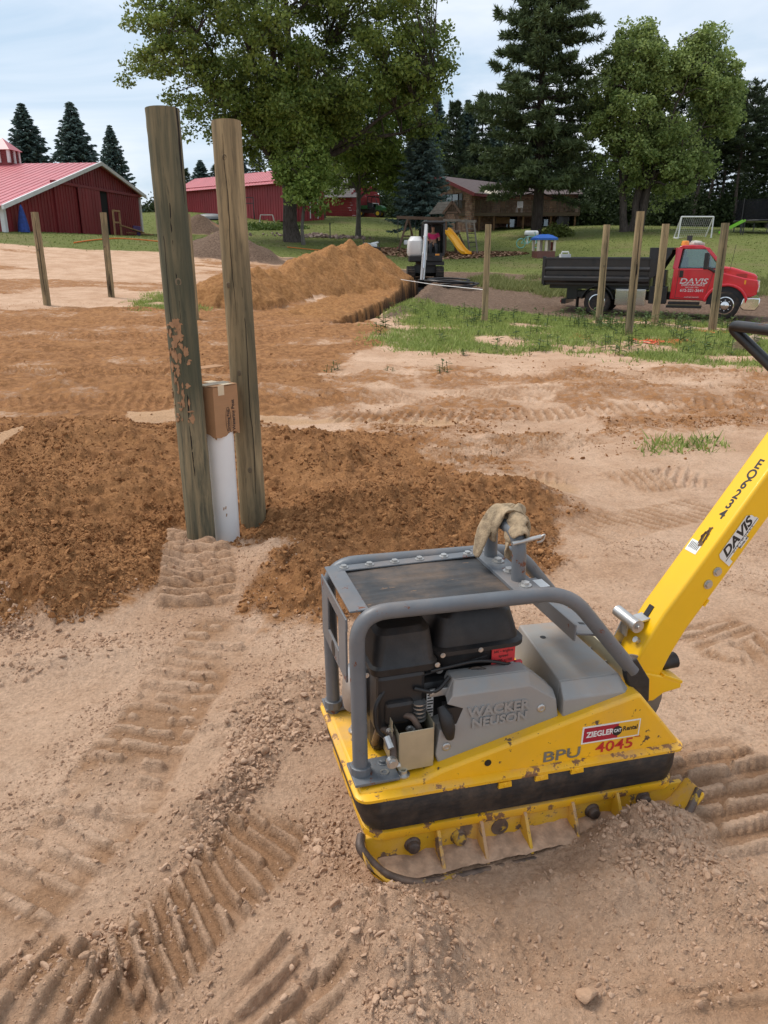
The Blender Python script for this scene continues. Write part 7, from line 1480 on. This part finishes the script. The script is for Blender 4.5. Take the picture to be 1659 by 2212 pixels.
# clump of leafy trees at right
plant_tree('leafy_tree', gp(18.2, 60), 'tall pale green leafy tree with several stems behind the dump truck', 'tree', M_BARK, L_SOFT,
           deciduous(9, 17, [(-1.0, 0, 8.0, 3.0, 2.8, 4.4), (3.2, 0, 7.8, 3.4, 2.8, 4.6), (1.3, 0, 4.6, 3.2, 2.8, 3.4), (-.7, 0, 11.3, 2.3, 2.0, 2.0), (1.3, 0, 10.6, 2.2, 2.0, 2.0), (3.8, 0, 11.0, 2.5, 2.0, 2.2), (5.2, 0, 8.6, 2.0, 1.8, 2.6)], .26, 3.2, 640, 80000, .106, 14, (.66, .55), .41, stems=4, inner=.08))
# conifers
plant_tree('white_pine', gp(11.5, 62), 'huge dark pine with one thick trunk in front of the deck', 'tree', M_BARKP, L_PINE,
           pine(3, 20.5, 6.3, 3.3, .60, .44, .26, 13, lambda f: (1-f)**.62*(.84+.16*math.sin(f*23))*min(1, .70+f*1.6), .40, (6, 8), .06, 1.05, .034))
plant_tree('spruce', gp(2.55, 56), 'dark spruce with drooping skirt behind the playset swing', 'tree', M_BARKP, L_SPRUCE, spruce(4, 9.0, 2.6, 1.5))
sa = spruce(21, 11.2, 3.9, .4, (.22, .085), 1.0); sb = spruce(22, 10.4, 3.6, .4, (.22, .085), 1.0)
def mesh_pair(b, bm_, lm): 
    mb, (V, F_, t) = b; me = bpy.data.meshes.new('trunk'); me.from_pydata(mb.v, [], mb.f); me.materials.append(bm_); c = npmesh('crown', V, F_, {'tint': t}); c.materials.append(lm); return me, c
def put(name, pair, loc, rz, sc, label, group):
    e = empty(name, loc, rz, label=label, cat='tree', group=group); e.scale = (sc[0], sc[0], sc[1])
    for n, m in zip(('trunk', 'crown'), pair): o = bpy.data.objects.new(n, m); C.objects.link(o); o.parent = e
    return e
SA = mesh_pair(sa, M_BARKP, L_SPRUCE); SB = mesh_pair(sb, M_BARKP, L_SPRUCE)
for (x, Y, tz, pr, rz, lb) in ((45, 85, 218, SA, 0, 'left of the three blue spruces behind the barn roof'), (150, 85, 216, SB, 1, 'middle one of the three blue spruces behind the barn roof'), (236, 80, 266, SA, 2.2, 'right, smaller one of the three blue spruces behind the barn'), (-22, 86, 300, SB, 3, 'blue spruce cut off by the left edge above the barn cupola')):
    q = at(x, tz, Y); z = gz(q[0], Y); h = (11.2 if pr is SA else 10.4); k = (q[2]-z)/h; put('spruce', pr, (q[0], Y, z-.1), rz, (k*(1.12 if x < 200 else .95), k), lb, 'blue spruces behind the barn')
RA = mesh_pair(pine(31, 19, 2.9, 8.5, .62, .42, .35, 8, lambda f: .55+.45*math.sin(math.pi*min(1, f*1.15+.1)), .20, (4, 6), .035, .9, .040), M_BARKR, L_RPINE)
RB = mesh_pair(pine(32, 17, 2.6, 6.0, .58, .42, .35, 8, lambda f: .5+.5*math.sin(math.pi*min(1, f*1.1+.12)), .18, (4, 6), .035, .9, .040), M_BARKR, L_RPINE)
RC = mesh_pair(pine(33, 14, 3.0, 2.2, .55, .42, .25, 8, lambda f: (1-f)**.7, .2, (5, 7), .035, .9, .040), M_BARKP, L_RPINE)
r_ = random.Random(12); K = 0
ordn = 'first second third fourth fifth sixth seventh eighth ninth tenth eleventh twelfth thirteenth fourteenth fifteenth sixteenth'.split()
def wood(xs, Y0, Y1, pairs, tops, what, group):
    for i, x in enumerate(xs):
        Y = r_.uniform(Y0, Y1); q = at(x, tops[i % len(tops)]+r_.uniform(-12, 12), Y); z = gz(q[0], Y); pr = pairs[i % len(pairs)]; h = {id(RA): 19, id(RB): 17, id(RC): 14, id(SA): 11.2, id(SB): 10.4}[id(pr)]; k = (q[2]-z)/h
        put('pine_tree', pr, (q[0], Y, z-.2), r_.uniform(0, 6), (max(k*.85, .75), k), ordn[i]+' tree from the left '+what, group)
wood([1500, 1535, 1568, 1590, 1622, 1650, 1690, 1740], 70, 84, [RA, RB, RA, RA], [150, 170, 152, 185, 178, 215, 240, 250], 'of the tall bare-stemmed pines at the right edge', 'tall pines at the right edge')
wood([1225, 1262, 1300, 1345, 1400, 1455, 1510, 1560, 1610, 1660, 1720], 80, 92, [RC, RB, RC], [270, 300, 330, 300, 260, 250, 260, 290, 330, 330, 330], 'of the dark wood behind the truck', 'dark wood behind the truck')
wood([945, 985, 1012, 1045, 1080, 1120, 1165, 1200], 86, 102, [SB, RC, SA, RC], [188, 205, 215, 190, 240, 250, 260, 270], 'of the conifers behind the brick house', 'conifers behind the house')
wood([395, 432, 470, 510, 552, 600, 660, 720, 790, 850, 900], 92, 112, [RC, SA, RC, SB], [360, 330, 345, 300, 330, 320, 330, 320, 300, 280, 250], 'of the conifers behind the red shed', 'conifers behind the shed')
# low growth at the wood edge, bushes
def bush_arrays(items, seed, size, per):
    r = np.random.default_rng(seed); P = []
    for (x, y, z, rx, rz_) in items:
        n = int(per*rx*rz_); d_ = unit(r.normal(size=(n, 3))); d_[:, 2] = np.abs(d_[:, 2]); P.append(np.array([x, y, z])+d_*(r.uniform(.1, 1, (n, 1))**.4)*np.array([rx, rx*.8, rz_])*(1+.25*r.normal(size=(n, 1))))
    P = np.concatenate(P); U, W = leafcloud(P, size, r, .6); return quads(P, U, W, np.clip(.45+.25*r.normal(size=len(P)), 0, 1))
it = []
for k in range(46): x = 1235+k*12; Y = r_.uniform(70, 82); q = at(x, 490, Y); it.append((q[0], Y, gz(q[0], Y)-.3, r_.uniform(1.2, 2.2), r_.uniform(1.5, 4.2)))
for k in range(14): x = 310+k*6; Y = r_.uniform(84, 92); q = at(x, 470, Y); it.append((q[0], Y, gz(q[0], Y)-.3, r_.uniform(1.0, 1.6), r_.uniform(1.0, 2.2)))
for k in range(16): x = 815+k*10; Y = r_.uniform(88, 96); q = at(x, 470, Y); it.append((q[0], Y, gz(q[0], Y)-.3, r_.uniform(1.0, 1.8), r_.uniform(1.5, 3.5)))
V, F_, t = bush_arrays(it, 5, .15, 330); tag(link('undergrowth', npmesh('undergrowth', V, F_, {'tint': t}), tint_mat('undergrowth_leaf', (.018, .030, .010, 1), (.055, .080, .026, 1), .7, .2)), 'dense dark undergrowth along the edge of the woods', 'undergrowth', kind='stuff')
q = at(1205, 500, 60); sh_ = empty('round_shrub', (q[0], 60, gz(q[0], 60)), 0, label='low round yellow-green shrub below the right end of the deck', cat='shrub')
V, F_, t = bush_arrays([(0, 0, 0, 1.0, .75), (-.4, .1, 0, .6, .6)], 6, .08, 5200); link('foliage', npmesh('foliage', V, F_, {'tint': t}), tint_mat('shrub_leaf', (.065, .085, .015, 1), (.16, .19, .05, 1), .6, .2), sh_)
it = []
for k in range(26): x = 405+k*9.5; Y = r_.uniform(62, 66); q = at(x, 480, Y); it.append((q[0], Y, gz(q[0], Y)-.1, r_.uniform(.7, 1.1), r_.uniform(.25, .5)))
V, F_, t = bush_arrays(it, 7, .09, 1500); tag(link('shed_weeds', npmesh('shed_weeds', V, F_, {'tint': t}), tint_mat('weed_leaf', (.06, .10, .018, 1), (.15, .21, .05, 1), .7, .2)), 'low leafy ground cover in front of the red shed', 'ground cover', kind='stuff')

# ------------------------------------------------------------------ grass and weeds
def blades(X, Y, Z, h, w, r, lean=.45):
    N = len(X); a = r.uniform(0, 6.28, N); l = r.normal(0, lean, (N, 2))*h[:, None]; B = np.stack([X, Y, Z], 1); s = np.stack([np.cos(a), np.sin(a), 0*a], 1)*w[:, None]; T = B+np.stack([l[:, 0], l[:, 1], h], 1)
    return np.stack([B-s, B+s, T], 1).reshape(-1, 3), np.arange(3*N).reshape(-1, 3)
M_GRASS = tint_mat('grass_blade', (0.1373, 0.1868, 0.0329, 1), (0.3794, 0.4336, 0.1346, 1), .7, .25); M_LAWN = tint_mat('lawn_blade', (0.0906, 0.1265, 0.0287, 1), (0.2340, 0.2587, 0.0791, 1), .7, .2)
def grow(name, n, w, hgt, wid, mat, label, per=1, spread=.05, seed=1):
    r = np.random.default_rng(seed); w = np.maximum(w, 0)*(gy_all-AP)**1.7; p = w/w.sum(); sel = r.choice(len(gx), size=n, p=p); X = np.repeat(gx[sel], per); Y = np.repeat(gy_all[sel], per); Z = np.repeat(GZ[sel], per); N = len(X); d_ = 1+0*X
    X = X+r.normal(0, spread, N); Y = Y+r.normal(0, spread*1.4, N); h = hgt*r.uniform(.35, 1.3, N)*np.repeat(r.uniform(.5, 1.3, n), per); V, F_ = blades(X, Y, Z-.01, h, wid*r.uniform(.6, 1.4, N), r)
    t = np.clip(np.repeat(r.normal(.5, .2, n), per)+r.normal(0, .15, N), 0, 1); me = npmesh(name, V, F_, {'tint': np.repeat(t, 3)}); tag(link(name, me, mat), label, 'grass', kind='stuff')
inv = (np.abs(gx) < .62*(gy_all+1.5))
grow('field_grass', 17000, GW['grass']*inv*(gy_all < 26), .085, .010, M_GRASS, 'patchy bright green grass in front of the dump truck', 6, .05, 2)
grow('verge_grass', 9000, GW['grass']*inv*(gy_all > 26), .22, .018, tint_mat('verge_blade', (.13, .15, .04, 1), (.30, .30, .12, 1), .7, .2), 'taller pale grass strip behind the dump truck', 6, .10, 3)
grow('lawn_grass', 60000, GW['lawn']*inv*(gy_all < 85), .055, .028, M_LAWN, 'mown lawn running up to the barn, shed and house', 2, .08, 4)
def weed(mb, x, y, z, h, r):
    for k in range(r.randint(7, 13)):
        a = r.uniform(0, 6.28); zz = z+h*r.uniform(.1, .95); L = h*r.uniform(.35, .7); w = L*.16; d_ = Vector((math.cos(a), math.sin(a), r.uniform(-.1, .6))).normalized(); s = Vector((-math.sin(a), math.cos(a), 0)); b = Vector((x, y, zz)); mb.add([b, b+d_*L*.5+s*w, b+d_*L-Vector((0, 0, L*.15)), b+d_*L*.5-s*w], [(0, 1, 2, 3)])
    mb.tube([(x, y, z-.02), (x+r.uniform(-.03, .03), y, z+h)], .006, 4)
mb = MB(); r_ = random.Random(21)
for k in range(330):
    x_ = r_.choice([r_.uniform(840, 1640), r_.uniform(1250, 1640), r_.uniform(1000, 1560)]); y_ = r_.uniform(672, 712) if k % 3 else r_.uniform(690, 775); q = gnd(x_, y_); z = gz(*q); weed(mb, q[0], q[1], z, r_.uniform(.10, .30), r_)
for x_, y_, h in ((828, 722, .32), (815, 730, .25), (958, 805, .20), (950, 808, .14), (838, 808, .12), (722, 800, .14), (705, 805, .12), (1495, 962, .06), (1530, 955, .06)): q = gnd(x_, y_); weed(mb, q[0], q[1], gz(*q), h, r_); weed(mb, q[0]+.06, q[1], gz(*q), h*.8, r_)
tag(mb.build('weeds', tint_mat('broad_weed', (.075, .115, .030, 1), (.15, .20, .06, 1), .6, .2), None), 'leafy weeds growing through the grass around the right-hand fence posts', 'weeds', kind='stuff')
# the one big pale stone in the foreground
q = gnd(1270, 2150); m_ = clod_mesh(88, 3); o = link('stone', m_, M_CLOD_TAN); o.scale = (.030, .024, .018); o.location = (q[0], q[1], gz(*q)+.012); tag(o, 'single pale fist-sized stone on the sand at the bottom right', 'stone')
